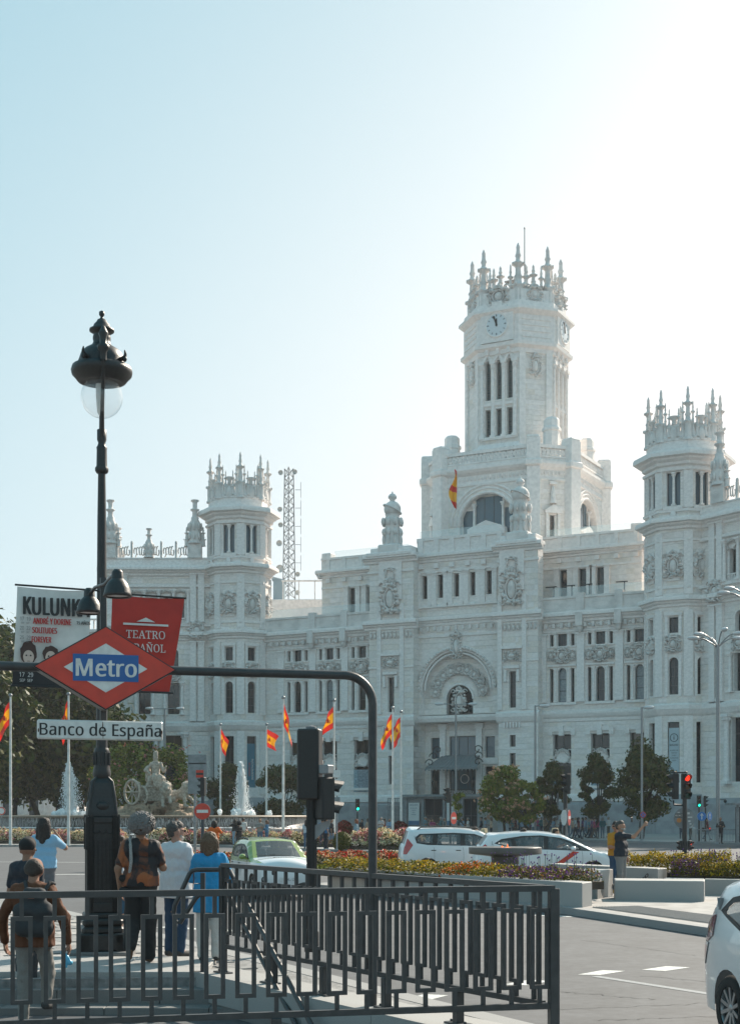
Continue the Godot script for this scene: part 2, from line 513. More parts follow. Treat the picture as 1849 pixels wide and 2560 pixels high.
func asphalt_tex() -> ImageTexture:
	var px := 1024
	var f := FastNoiseLite.new()
	f.seed = 41; f.frequency = 0.35; f.fractal_octaves = 2
	var a := f.get_seamless_image(px, px)
	f.seed = 44; f.frequency = 0.03; f.fractal_octaves = 3
	var c := f.get_seamless_image(px, px)
	f.seed = 42; f.frequency = 0.006; f.fractal_octaves = 4
	var b := f.get_seamless_image(px, px)
	var o := Image.create(px, px, true, Image.FORMAT_RGB8)
	for j in px:
		for i in px:
			var g := 0.54 + 0.30 * a.get_pixel(i, j).r + 0.16 * b.get_pixel(i, j).r + 0.16 * c.get_pixel(i, j).r
			o.set_pixel(i, j, Color(g, g, g))
	o.generate_mipmaps()
	return ImageTexture.create_from_image(o)

func make_ground() -> void:
	var m := MB.new()
	m.q(Vector3(-900, 0, 60), Vector3(900, 0, 60), Vector3(900, 0, -1600), Vector3(-900, 0, -1600))
	structure("road", m, M.asphalt)
	# pavements: [points (x, depth)], height, paving material
	var pv := [
		[[[5.2, 4.0], [2.0, 10.9], [-2.41, 20.0], [-8.2, 32.0], [-14, 36], [-50, 38], [-50, -12], [8, -12]], 0.34, "near"],
		[[[-9, 58], [-2, 52.4], [2.2, 51.6], [6, 53.5], [6, 60], [-8, 64]], 0.15, "mid"],
		[[[-1.6, 41.5], [4.3, 31.0], [6.2, 25.0], [9.0, 22.6], [16, 25], [17, 40], [11, 43.5], [0, 44]], 0.15, "mid"],
		[[[-60, 96], [-10, 95], [-3, 84], [0.5, 79], [6, 80], [10, 96], [7, 132], [-60, 150]], 0.15, "mid"],
		[[[-80, 168], [-20, 158], [5, 138], [16, 119], [20.5, 107], [30, 97], [70, 75], [120, 75], [120, 260], [-80, 260]], 0.15, "mid"]]
	for a in pv:
		var hole := PackedVector2Array()
		if a[2] == "near":
			# stair well cut out of the near pavement
			hole = PackedVector2Array([Vector2(-6.0, 15.65), Vector2(-1.78, 16.0), Vector2(1.15, 11.15), Vector2(-6.0, 9.35)])
			var outer := PackedVector2Array()
			for e in a[0]: outer.append(Vector2(e[0], e[1]))
			# split in two halves along a line through the well so that no polygon has a hole
			var left := PackedVector2Array([Vector2(-60, -20), Vector2(-1.5, -20), Vector2(-1.5, 60), Vector2(-60, 60)])
			var right := PackedVector2Array([Vector2(-1.5, -20), Vector2(40, -20), Vector2(40, 60), Vector2(-1.5, 60)])
			var st := MB.new()
			st.x = Transform3D(Basis(Vector3(1, 0, 0), Vector3(0, 0, -1), Vector3(0, 1, 0)), Vector3.ZERO)
			for half in [left, right]:
				for piece in Geometry2D.intersect_polygons(outer, half):
					for rest in Geometry2D.clip_polygons(piece, hole):
						st.ext(rest, -0.02, 0.34)
			var pnode := structure("pavement", st, M.pavingc)
			# paving stones one can tell apart between the entrance and the kerb
			var sm := MB.new()
			sm.box(Vector3.ZERO, Vector3(0.594, 0.02, 0.394), 0.004)
			var meshes := sm.mesh()
			var dir := Vector2(-0.43, 0.9).normalized(); var nor := Vector2(dir.y, -dir.x)
			for i in 40:
				for j in 12:
					var c2 := Vector2(-2.41, 20.0) + dir * ((i - 16) * 0.4 + 0.2) - nor * (0.55 + j * 0.6 + (0.3 if i % 2 else 0.0))
					if Geometry2D.is_point_in_polygon(c2, hole): continue
					var rim := false
					for kx in 4:
						var seg := Geometry2D.get_closest_point_to_segment(c2, hole[kx], hole[(kx + 1) % 4])
						if seg.distance_to(c2) < 0.6: rim = true
					if rim or c2.x > 1.0 or c2.y < 12.0 or c2.x < -12.0: continue
					var u := (c2.x / c2.y)
					if u < -0.30 or u > 0.1: continue
					obj("paving_stone", meshes, [M.paving, M.pavingb, M.pavingc][rng.randi() % 3], pnode, Vector3(c2.x, 0.3425 + rng.randf() * 0.002, -c2.y), Vector3(0, atan2(dir.y, dir.x), 0))
		else:
			structure("pavement", slab(a[0], -0.02, a[1]), M.paving)
		# kerb stones along the near edges
		var kp: Array = a[0]
		for i in kp.size():
			var p0 := Vector2(kp[i][0], kp[i][1]); var p1 := Vector2(kp[(i + 1) % kp.size()][0], kp[(i + 1) % kp.size()][1])
			if p0.y < 3.9 or p1.y < 3.9 or p0.x < -40 or p1.x < -40 or p0.x > 60 or p1.x > 60: continue
			var km := MB.new()
			var d2 := (p1 - p0).normalized()
			km.bar(Vector3(p0.x, a[1] * 0.5 + 0.004, -p0.y), Vector3(p1.x, a[1] * 0.5 + 0.004, -p1.y), 0.26, a[1] + 0.002)
			structure("kerb", km, M.kerb)
	# painted road marks
	var marks := [
		[1443, 2437, 1505, 2426, 1562, 2428, 1500, 2438], [1603, 2425, 1664, 2416, 1724, 2419, 1662, 2428],
		[1258, 2462, 1320, 2450, 1378, 2453, 1316, 2464], [1000, 2500, 1060, 2486, 1120, 2489, 1062, 2503]]
	for k in marks:
		var mm := MB.new()
		var p := []
		for i in 4:
			var d: float = EYE * FL / (k[i * 2 + 1] - 2036.0)
			var g := G(k[i * 2], d, 0.004)
			p.append(g)
		mm.q(p[0], p[3], p[2], p[1])
		structure("road_mark", mm, M.paint)
	for ln in [[1486, 2441, 1790, 2488, 0.07], [0, 2155, 215, 2156, 0.12], [235, 2187, 560, 2170, 0.14], [60, 2187, 215, 2186, 0.16], [150, 2240, 560, 2236, 0.13], [400, 2318, 640, 2330, 0.14], [1330, 2288, 1430, 2292, 0.12]]:
		var d0: float = EYE * FL / (ln[1] - 2036.0); var d1: float = EYE * FL / (ln[3] - 2036.0)
		var A := G(ln[0], d0, 0.004); var B := G(ln[2], d1, 0.004)
		var s: Vector3 = (B - A).cross(Vector3.UP).normalized() * ln[4]
		var lm := MB.new()
		lm.q(A + s, A - s, B - s, B + s)
		structure("road_mark", lm, M.paintworn if ln[0] == 1486 else M.paint)
	# hairline cracks and a repaired seam in the asphalt
	for cr in [[1390, 2525, 1849, 2505], [1480, 2552, 1849, 2540], [1400, 2480, 1640, 2500], [1600, 2440, 1849, 2462], [1450, 2350, 1740, 2390]]:
		var d0: float = EYE * FL / (cr[1] - 2036.0); var d1: float = EYE * FL / (cr[3] - 2036.0)
		var A := G(cr[0], d0, 0.003); var B := G(cr[2], d1, 0.003)
		var cm := MB.new()
		var last := A
		for i in 24:
			var nx := A.lerp(B, (i + 1) / 24.0) + Vector3(rng.randfn(), 0, rng.randfn()) * 0.03
			var wv := (nx - last).cross(Vector3.UP).normalized() * (0.004 + 0.006 * rng.randf())
			cm.q(last + wv, last - wv, nx - wv, nx + wv)
			last = nx
		structure("road_crack", cm, M.trim)
	# studded warning strip at the crossing
	var tp := MB.new()
	var sp := MB.new()
	sp.lathe(Vector3.ZERO, [Vector2(0.018, 0), Vector2(0.014, 0.012), Vector2(0, 0.014)], 6)
	var a0 := Vector2(4.55, 30.8); var a1 := Vector2(6.35, 25.2)
	var dd := (a1 - a0).normalized(); var nn := Vector2(-dd.y, dd.x)
	if nn.x < 0: nn = -nn
	var stones := []
	for i in 80:
		for j in 16:
			var c := a0 + dd * (i * 0.072) + nn * (0.25 + j * 0.07)
			stones.append(Transform3D(Basis.IDENTITY.scaled(Vector3(1.3, 1.3, 1.3)), Vector3(c.x, 0.157, -c.y)))
	var mmi := MultiMesh.new()
	mmi.transform_format = MultiMesh.TRANSFORM_3D
	mmi.mesh = sp.mesh()
	mmi.instance_count = stones.size()
	for i in stones.size(): mmi.set_instance_transform(i, stones[i])
	var strip := thing("warning_paving", "strip of grey studded warning paving at the crossing kerb", "paving")
	var c0 := a0 + nn * 0.2; var c1 := a1 + nn * 0.2
	tp.q(Vector3(c0.x, 0.156, -c0.y), Vector3(c1.x, 0.156, -c1.y), Vector3((c1 + nn * 1.15).x, 0.156, -(c1 + nn * 1.15).y), Vector3((c0 + nn * 1.15).x, 0.156, -(c0 + nn * 1.15).y))
	obj("base", tp, M.granitedark, strip)
	var mi := MultiMeshInstance3D.new()
	mi.multimesh = mmi; mi.material_override = M.granite
	mi.name = "studs"; mi.set_meta("kind", "stuff")
	strip.add_child(mi)
# ---------------------------------------------------------------- palace
func bars_window(w: float, h: float, arch: bool, cols: int, rows: int) -> Array:
	var key := "win%.2f_%.2f_%s_%d_%d" % [w, h, arch, cols, rows]
	if cache.has(key): return cache[key]
	var f := MB.new()
	var t := 0.075
	var r := w * 0.5
	var top := h - r if arch else h
	f.box(V(-r + t / 2, top / 2, 0), V(t, top, 0.09)); f.box(V(r - t / 2, top / 2, 0), V(t, top, 0.09))
	f.box(V(0, t / 2, 0.003), V(w - 2 * t, t, 0.09))
	if arch:
		var K := 10
		for i in K:
			var a := PI * i / K; var b := PI * (i + 1) / K
			f.bar(V(-cos(a) * (r - t / 2), top + sin(a) * (r - t / 2), 0), V(-cos(b) * (r - t / 2), top + sin(b) * (r - t / 2), 0), 0.09, t, V(0, 0, 1))
	else:
		f.box(V(0, h - t / 2, 0.003), V(w - 2 * t, t, 0.09))
	for i in range(1, cols):
		var x := -r + w * i / cols
		var hh := h - 0.04 if not arch else top + sqrt(maxf(0.0, r * r - x * x)) - 0.04
		f.box(V(x, hh / 2, 0.006), V(0.06, hh, 0.07))
	for j in range(1, rows):
		f.box(V(0, h * j / rows, 0.012), V(w - 0.02, 0.06, 0.06))
	var p := MB.new()
	var poly := PackedVector2Array([V2(-r + 0.02, 0.02), V2(r - 0.02, 0.02)])
	if arch:
		for i in 13: poly.append(V2(cos(PI * i / 12) * (r - 0.02), top + sin(PI * i / 12) * (r - 0.02)))
	else:
		poly.append(V2(r - 0.02, h - 0.02)); poly.append(V2(-r + 0.02, h - 0.02))
	p.ext(poly, -0.02, 0.012)
	cache[key] = [f.mesh(), p.mesh()]
	return cache[key]
var pal: Node3D
func window(at: Transform3D, w: float, h: float, arch := false, cols := 1, rows := 2, pane := "pane") -> void:
	var ms := bars_window(w, h, arch, cols, rows)
	var o := obj("window", ms[0], M.frame, pal)
	o.transform = at
	obj("pane", ms[1], M[pane], o)
func pp(called: String, m, material: Material, at := Transform3D.IDENTITY) -> MeshInstance3D:
	var o: MeshInstance3D
	if m is MB and m.sep:
		m.end()
		for e in m.pieces:
			o = obj(called, e, material, pal)
			o.transform = at
		return o
	o = obj(called, m, material, pal)
	o.transform = at
	return o
func tf(x: float, y: float, z: float, ry := 0.0) -> Transform3D:
	return Transform3D(Basis(Vector3.UP, ry), V(x, y, z))
# carved relief: shield in a wreath with scrolls and a crown, centred, in the x-y plane
func relief(key: String, w: float, h: float, sd: int, crown := true, shield := true) -> ArrayMesh:
	if cache.has(key): return cache[key]
	var r := RandomNumberGenerator.new()
	r.seed = sd
	var m := MB.new()
	var a := w * 0.5; var b := h * 0.5
	if shield:
		m.sph(V(0, -b * 0.05, 0.02), V(a * 0.40, b * 0.44, 0.16), 10, 6)
		var ring := []
		for i in 17:
			var t := TAU * i / 16
			ring.append(V(sin(t) * a * 0.5, -b * 0.05 + cos(t) * b * 0.54, 0.06))
		m.tube(ring, 0.055 * minf(w, h) * 0.8, 5, false)
	for i in 22:
		var t := TAU * i / 22 + r.randf() * 0.2
		var k := 0.66 + r.randf() * 0.26
		var p := V(sin(t) * a * k, -b * 0.05 + cos(t) * b * k * 0.92, 0.03)
		var s := minf(w, h) * (0.055 + r.randf() * 0.05)
		m.sph(p, V(s * (0.7 + r.randf() * 0.7), s * (0.7 + r.randf() * 0.7), s * 1.3), 6, 4)
	for sgn in [-1.0, 1.0]:
		for up in [-1.0, 1.0]:
			var sp := []
			for i in 14:
				var t := i / 13.0 * 5.2
				var rr := minf(w, h) * 0.17 * (1.0 - i / 16.0)
				sp.append(V(sgn * (a * 0.68 + cos(t) * rr), up * (b * 0.62 + sin(t) * rr), 0.05 + 0.01 * i))
			m.tube(sp, minf(w, h) * 0.035, 4, true)
	if crown:
		for i in 5: m.sph(V((i - 2) * a * 0.16, b * (0.80 + 0.14 * (1 - absf(i - 2) / 2.0)), 0.09), V(a * 0.09, b * 0.14, 0.1), 6, 4)
		m.box(V(0, b * 0.70, 0.08), V(a * 0.8, b * 0.1, 0.16))
	for i in m.v.size(): m.v[i].z *= 1.9
	for i in m.n.size(): m.n[i] = V(m.n[i].x * 1.9, m.n[i].y * 1.9, m.n[i].z).normalized()
	cache[key] = m.mesh()
	return cache[key]
func pinnacle(key: String, h: float, r: float, urn := false) -> ArrayMesh:
	if cache.has(key): return cache[key]
	var m := MB.new()
	var pr := [V2(r * 1.1, 0), V2(r * 1.1, h * 0.03), V2(r * 0.85, h * 0.05), V2(r * 0.85, h * 0.30), V2(r * 1.12, h * 0.32), V2(r * 1.12, h * 0.345), V2(r * 0.62, h * 0.37),
		V2(r * 0.55, h * 0.44), V2(r * 0.72, h * 0.47), V2(r * 0.5, h * 0.50), V2(r * 0.44, h * 0.60), V2(r * 0.55, h * 0.625), V2(r * 0.92, h * 0.655), V2(r * 0.92, h * 0.685), V2(r * 0.45, h * 0.71),
		V2(r * 0.36, h * 0.76), V2(r * 0.52, h * 0.79), V2(r * 0.36, h * 0.83), V2(r * 0.30, h * 0.90), V2(r * 0.36, h * 0.92), V2(r * 0.16, h * 0.97), V2(0.0, h)]
	if urn:
		pr = [V2(r * 1.1, 0), V2(r * 1.1, h * 0.04), V2(r * 0.9, h * 0.06), V2(r * 0.95, h * 0.25), V2(r * 0.8, h * 0.48), V2(r * 0.55, h * 0.55), V2(r * 0.62, h * 0.58), V2(r * 0.42, h * 0.62), V2(r * 0.38, h * 0.72), V2(r * 0.7, h * 0.76), V2(r * 0.7, h * 0.78), V2(r * 0.34, h * 0.80), V2(r * 0.34, h * 0.93), V2(r * 0.62, h * 0.96), V2(r * 0.62, h * 0.99), V2(0, h)]
	m.lathe(Vector3.ZERO, pr, 8)
	var n := 8
	for i in n:
		var t := TAU * i / n
		if urn:
			m.sph(V(sin(t) * r * 0.95, h * 0.38, cos(t) * r * 0.95), V(r * 0.24, h * 0.10, r * 0.24), 5, 4)
			m.sph(V(sin(t) * r * 1.0, h * 0.16, cos(t) * r * 1.0), V(r * 0.22, h * 0.08, r * 0.22), 5, 4)
		else:
			m.sph(V(sin(t) * r * 0.86, h * 0.67, cos(t) * r * 0.86), V(r * 0.24, h * 0.022, r * 0.24), 5, 4)
			if i % 2 == 0: m.sph(V(sin(t) * r * 1.05, h * 0.345, cos(t) * r * 1.05), V(r * 0.28, h * 0.035, r * 0.28), 5, 4)
	cache[key] = m.mesh()
	return cache[key]
func cornice_profile(z: float, y: float, out: float, h: float) -> Array:
	return [V2(z, y), V2(z + out * 0.25, y + h * 0.10), V2(z + out * 0.25, y + h * 0.28), V2(z + out * 0.55, y + h * 0.42), V2(z + out * 0.6, y + h * 0.55), V2(z + out, y + h * 0.62), V2(z + out, y + h * 0.85), V2(z + out * 0.92, y + h), V2(z, y + h)]
func octo_cornice(y: float, out: float, h: float) -> Array:
	return [V2(0, y), V2(out * 0.25, y + h * 0.10), V2(out * 0.25, y + h * 0.28), V2(out * 0.55, y + h * 0.42), V2(out * 0.6, y + h * 0.55), V2(out, y + h * 0.62), V2(out, y + h * 0.85), V2(out * 0.92, y + h), V2(-0.3, y + h * 1.03)]
func column(key: String, h: float, r: float) -> ArrayMesh:
	if cache.has(key): return cache[key]
	var m := MB.new()
	m.box(V(0, h * 0.02, 0), V(r * 3.0, h * 0.04, r * 3.0))
	m.lathe(Vector3.ZERO, [V2(r * 1.35, h * 0.04), V2(r * 1.35, h * 0.06), V2(r, h * 0.085), V2(r * 1.02, h * 0.4), V2(r * 0.86, h * 0.84), V2(r * 1.1, h * 0.855), V2(r * 0.9, h * 0.87), V2(r * 1.5, h * 0.955)], 10)
	m.box(V(0, h * 0.977, 0), V(r * 3.2, h * 0.045, r * 3.2))
	for i in 8:
		var t := TAU * i / 8
		m.sph(V(sin(t) * r * 1.3, h * 0.92, cos(t) * r * 1.3), V(r * 0.34, h * 0.03, r * 0.34), 5, 3)
	cache[key] = m.mesh()
	return cache[key]
func pilaster(key: String, w: float, h: float, d: float) -> ArrayMesh:
	if cache.has(key): return cache[key]
	var m := MB.new()
	m.box(V(0, h * 0.5, d / 2), V(w, h, d))
	m.box(V(0, 0.14, d / 2 + 0.04), V(w + 0.16, 0.28, d + 0.1))
	m.box(V(0, h - 0.09, d / 2 + 0.05), V(w + 0.2, 0.18, d + 0.14))
	m.box(V(0, h - 0.30, d / 2 + 0.03), V(w + 0.1, 0.1, d + 0.08))
	m.box(V(0, h - 0.52, d / 2 + 0.02), V(w + 0.06, 0.07, d + 0.05))
	cache[key] = m.mesh()
	return cache[key]

# one three-light bay centred on s: tall windows, carved band, small windows above, big window below
func facade_bay_holes(c: float) -> Array:
	return [[c - 0.5, c + 0.5, 14.4, 18.15, true], [c - 1.42, c - 1.0, 14.4, 18.1], [c + 1.0, c + 1.42, 14.4, 18.1],
		[c - 0.55, c + 0.55, 20.5, 21.9], [c - 1.42, c - 1.0, 20.55, 21.85], [c + 1.0, c + 1.42, 20.55, 21.85],
		[c - 1.05, c + 1.05, 5.3, 10.9]]
func facade_bay(c: float, k: int) -> void:
	var z := -0.52
	window(tf(c, 14.4, z), 1.0, 3.75, true, 1, 3, "blind" if k % 2 else "pane")
	window(tf(c, 20.5, z), 1.1, 1.4, false, 2, 1)
	for s in [-1.21, 1.21]:
		window(tf(c + s, 14.4, z), 0.42, 3.7, false, 1, 2)
		window(tf(c + s, 20.55, z), 0.42, 1.3, false, 1, 1)
		pp("colonnette", column("coln", 3.75, 0.13), M.stone, tf(c + s * 0.62, 14.4, 0.0))
		pp("colonnette", column("coln2", 1.5, 0.14), M.stone, tf(c + s * 0.63, 20.5, 0.0))
	window(tf(c, 5.3, -0.7), 2.1, 5.6, false, 2, 4, "panebrownreflect" if k % 3 == 0 else "pane")
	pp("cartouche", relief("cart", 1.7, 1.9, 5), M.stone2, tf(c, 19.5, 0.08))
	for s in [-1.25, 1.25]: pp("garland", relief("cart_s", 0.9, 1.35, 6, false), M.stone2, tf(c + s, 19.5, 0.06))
	var f := MB.new(); f.sep = true
	f.box(V(c, 18.42, 0.1), V(3.3, 0.2, 0.2)); f.box(V(c, 14.22, 0.14), V(3.4, 0.24, 0.28))
	f.box(V(c, 20.45, 0.07), V(3.3, 0.12, 0.14))
	f.box(V(c - 1.3, 11.15, 0.12), V(0.5, 0.7, 0.24)); f.box(V(c + 1.3, 11.15, 0.12), V(0.5, 0.7, 0.24)); f.box(V(c, 11.3, 0.2), V(0.55, 1.1, 0.36))
	f.box(V(c, 11.45, 0.1), V(2.2, 0.5, 0.2))
	f.box(V(c, 5.12, 0.1), V(2.6, 0.3, 0.24))
	pp("window_surround", f, M.stone)
	# carved head across the two-tier window
	pp("carved_lintel", relief("lint", 2.3, 1.7, 8, true, false), M.stone2, tf(c, 8.5, -0.3))
	var lm := MB.new()
	lm.box(V(c, 8.0, -0.35), V(2.1, 0.45, 0.3))
	lm.box(V(c, 8.5, -0.35), V(1.5, 0.6, 0.3)); lm.box(V(c, 9.0, -0.35), V(0.8, 0.5, 0.3))
	pp("lintel", lm, M.stone)
	pp("pilaster", pilaster("pil_a", 0.85, 7.5, 0.22), M.stone, tf(c + 2.18, 14.4, 0.0))
	if c > 15.0 and c < 48.0:
		for e in [[-0.75, 0.55, lin(0.36, 0.50, 0.58)], [0.3, 1.5, [lin(0.30, 0.22, 0.07), lin(0.03, 0.03, 0.03), lin(0.32, 0.40, 0.46)][k % 3]]]:
			var po := MB.new()
			po.box(V(c + e[0], 6.1, 0.06), V(e[1], 2.6, 0.05))
			pp("poster", po, mat("pst" + e[2].to_html(), e[2], 0.7, {"tex": TX["rockn"], "scale": 0.5}))

func wing_band(m: MB, s0: float, s1: float, z: float) -> void:
	m.mould(s0, s1, cornice_profile(z, 23.0, 0.75, 1.2))
	m.mould(s0, s1, [V2(z, 12.2), V2(z + 0.12, 12.3), V2(z + 0.12, 12.6), V2(z + 0.3, 12.8), V2(z + 0.42, 13.1), V2(z + 0.42, 13.35), V2(z, 13.5)])
	m.mould(s0, s1, [V2(z, 22.0), V2(z + 0.1, 22.05), V2(z + 0.15, 22.25), V2(z, 22.3)])
	m.mould(s0, s1, [V2(z, 3.5), V2(z + 0.2, 3.6), V2(z + 0.2, 4.2), V2(z, 4.4)])

func make_palace() -> void:
	pal = thing("palace", "white stone palace with clock tower, corner towers and pinnacles behind the fountain", "palace", V(-16.05, 0, -177), deg_to_rad(-28))
	# ---- main front, two plain stretches
	for side in 2:
		var s0 := 2.5 if side == 0 else 39.65; var s1 := 18.9 if side == 0 else 54.0
		var cs := [8.3, 12.7, 17.1] if side == 0 else [41.9, 46.25, 50.6]
		var holes := []
		for c in cs: holes.append_array(facade_bay_holes(c))
		var m := MB.new()
		m.wall(s0, s1, 0, 24.0, holes, 0.75)
		pp("wall", m, M.stone)
		for i in 3: facade_bay(cs[i], i + side)
		pp("pilaster", pilaster("pil_a", 0.85, 7.5, 0.22), M.stone, tf(cs[0] - 2.18, 14.4, 0.0))
		var b := MB.new(); b.sep = true
		wing_band(b, s0, s1, 0.0)
		pp("cornice", b, M.stone)
		var pl := MB.new()
		pl.mould(s0, s1, [V2(0, 0), V2(0.35, 0.0), V2(0.35, 3.2), V2(0.22, 3.5), V2(0, 3.5)])
		for c in cs: pl.box(V(c, 1.9, 0.36), V(1.2, 1.3, 0.06))
		pp("plinth", pl, M.plinth)
		# corbels and frieze under the cornice
		var fr := MB.new()
		var x := s0 + 0.5
		while x < s1 - 0.3:
			fr.box(V(x, 22.75, 0.2), V(0.3, 0.5, 0.4)); fr.sph(V(x + 0.45, 22.75, 0.05), V(0.25, 0.2, 0.14), 6, 4)
			x += 0.9
		for c in cs:
			fr.box(V(c + 2.18, 23.3, 0.5), V(0.75, 1.5, 0.7)); fr.sph(V(c + 2.18, 22.4, 0.45), V(0.36, 0.6, 0.35), 8, 5)
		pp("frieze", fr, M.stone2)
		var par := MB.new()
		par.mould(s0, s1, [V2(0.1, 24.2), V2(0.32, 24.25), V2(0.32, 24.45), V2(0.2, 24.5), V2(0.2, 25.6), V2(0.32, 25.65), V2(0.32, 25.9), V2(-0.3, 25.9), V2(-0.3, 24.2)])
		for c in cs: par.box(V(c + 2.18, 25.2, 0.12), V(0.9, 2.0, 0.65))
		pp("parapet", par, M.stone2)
		# terrace and the storey set back behind it
		var e0 := 9.4 if side == 0 else 37.0; var e1 := 22.0 if side == 0 else 49.6
		var tr := MB.new()
		tr.box(V((s0 + s1) / 2, 24.4, -3.4), V(s1 - s0, 0.3, 6.2))
		pp("terrace", tr, M.plinth)
		var wc := [13.65, 16.1] if side == 0 else [40.6, 42.85, 44.9]
		var hs := []
		for c in wc: hs.append([c - 0.45, c + 0.45, 25.2, 29.55])
		var up := MB.new()
		up.x = tf(0, 0, -4)
		up.wall(e0, e1, 24.5, 31.0, hs, 0.6)
		up.x = tf(e0 if side == 0 else e1, 0, -4, -PI / 2 if side == 0 else PI / 2)
		if side == 0: up.wall(-14.0, 0.0, 24.5, 31.0, [], 0.5)
		else: up.wall(0.0, 14.0, 24.5, 31.0, [], 0.5)
		pp("upper_wall", up, M.stoneclean)
		for c in wc:
			window(tf(c, 25.2, -4.5), 0.9, 4.35, false, 1, 3)
			for s in [-0.8, 0.8]: pp("pilaster", pilaster("pil_u", 0.62, 3.5, 0.25), M.stoneclean, tf(c + s, 26.3, -4.0))
		var uc := MB.new(); uc.sep = true
		uc.x = tf(0, 0, -4)
		uc.mould(e0 - 0.5, e1 + 0.5, cornice_profile(0, 30.9, 0.7, 1.0))
		uc.mould(e0, e1, [V2(-14, 31.9), V2(0.1, 31.9), V2(0.1, 33.1), V2(0.25, 33.15), V2(0.25, 33.4), V2(-14, 33.4)])
		uc.mould(e0, e1, [V2(0, 29.6), V2(0.12, 29.65), V2(0.12, 29.85), V2(0, 29.9)])
		var xx := e0 + 1.0
		while xx < e1:
			uc.box(V(xx, 30.6, 0.18), V(0.5, 0.5, 0.36)); uc.box(V(xx, 32.6, 0.14), V(0.45, 1.4, 0.2))
			xx += 2.2
		uc.box(V(e0 + 0.6 if side == 0 else e1 - 0.6, 33.0, -0.6), V(1.3, 2.1, 1.3), 0.1)
		uc.x = tf(e0 if side == 0 else e1, 0, -4, -PI / 2 if side == 0 else PI / 2)
		if side == 0: uc.mould(-14, 0.5, cornice_profile(0, 30.9, 0.7, 1.0))
		else: uc.mould(-0.5, 14, cornice_profile(0, 30.9, 0.7, 1.0))
		pp("upper_cornice", uc, M.stoneclean)
		var gr := MB.new(); gr.sep = true
		gr.box(V((s0 + s1) / 2, 26.45, -0.35), V(s1 - s0 - 2.0, 1.0, 0.03))
		gr.box(V((e0 + e1) / 2, 33.9, -5.0), V(e1 - e0 - 2.5, 1.0, 0.03))
		pp("glass_balustrade", gr, M.glassrail)
	# terrace furniture seen against the upper wall
	for i in 4:
		var hm := MB.new()
		var hx: float = [40.2, 42.3, 44.3, 48.3][i]
		hm.box(V(hx, 26.0, -2.0), V(0.1, 2.8, 0.1)); hm.box(V(hx - 0.3, 27.4, -2.0), V(1.3, 0.1, 0.2))
		pp("patio_heater", hm, M.black)
	# ---- centre: recessed middle, two piers
	var cm := MB.new()
	var up5 := []
	for i in 5: up5.append([25.25 + i * 2.0 - 0.33, 25.25 + i * 2.0 + 0.33, 26.85, 29.5])
	cm.x = tf(0, 0, 0.0)
	cm.wall(24.5, 35.1, 13.5, 31.5, up5 + [[24.9, 33.7, 13.5, 20.75, true]], 0.8)
	pp("wall", cm, M.stone)
	for h in up5:
		window(tf((h[0] + h[1]) / 2, 26.85, -0.6), 0.66, 2.65, false, 1, 3)
		for s in [-0.72, 0.72]: pp("pilaster", pilaster("pil_c", 0.55, 3.9, 0.22), M.stone, tf((h[0] + h[1]) / 2 + s, 25.9, 0.0))
	# tympanum with a smaller arch and window
	var ty := MB.new()
	ty.x = tf(0, 0, -0.8)
	ty.wall(24.5, 34.0, 13.4, 21.0, [[27.65, 30.95, 13.55, 16.95, true]], 0.8)
	pp("tympanum", ty, M.stone)
	window(tf(29.3, 13.55, -1.5), 3.3, 3.4, true, 4, 2)
	var vo := MB.new()
	for k in 3:
		var rr: float = [4.75, 4.45, 4.1][k]
		var pts := []
		for i in 25: pts.append(V(29.3 - cos(PI * i / 24) * rr, 16.35 + sin(PI * i / 24) * rr, 0.05 - k * 0.12))
		vo.tube(pts, [0.2, 0.12, 0.14][k], 6, true)
	var vb := MB.new()
	for i in 34:
		var t := PI * (i + 0.5) / 34
		vb.sph(V(29.3 - cos(t) * 4.75, 16.35 + sin(t) * 4.75, 0.22), V(0.2, 0.2, 0.14), 6, 4)
	pp("arch_moulding", vo, M.stone)
	pp("arch_garland", vb, M.stone2)
	pp("keystone", relief("key", 1.6, 3.6, 12), M.stone2, tf(29.3, 21.3, 0.15))
	for i in 9:
		var t := PI * (i + 0.5) / 9
		pp("carved_shield", relief("shl%d" % (i % 2), 1.35, 1.45, 13 + i % 2), M.stone2, Transform3D(Basis(Vector3.BACK, t - PI / 2), V(29.3 + cos(t) * 3.0, 15.6 + sin(t) * 3.1, -0.66)))
	var r2 := MB.new()
	var p2 := []
	for i in 17: p2.append(V(29.3 - cos(PI * i / 16) * 1.72, 15.25 + sin(PI * i / 16) * 1.72, -0.75))
	r2.tube(p2, 0.14, 6)
	pp("arch_moulding", r2, M.stone)
	# carved royal arms in the small arch
	pp("royal_arms", relief("arms", 2.0, 3.2, 20), M.stone2, tf(29.3, 15.1, -0.75))
	var cc := MB.new(); cc.sep = true
	cc.mould(24.4, 35.2, cornice_profile(0, 30.9, 0.6, 1.05))
	cc.mould(24.4, 35.2, cornice_profile(0, 23.6, 0.5, 1.1))
	cc.mould(24.4, 35.2, [V2(0, 25.7), V2(0.3, 25.75), V2(0.3, 25.95), V2(0, 26.1)])
	cc.mould(24.4, 35.2, [V2(0, 22.3), V2(0.14, 22.35), V2(0.14, 22.6), V2(0, 22.65)])
	cc.mould(24.4, 35.2, [V2(0, 29.75), V2(0.12, 29.8), V2(0.12, 30.0), V2(0, 30.1)])
	cc.mould(24.4, 35.2, [V2(0, 12.6), V2(0.25, 12.7), V2(0.4, 13.1), V2(0.4, 13.4), V2(-0.9, 13.5)])
	cc.mould(24.4, 35.2, [V2(-0.3, 31.9), V2(0.15, 31.9), V2(0.15, 33.4), V2(0.3, 33.45), V2(0.3, 33.75), V2(-0.3, 33.75)])
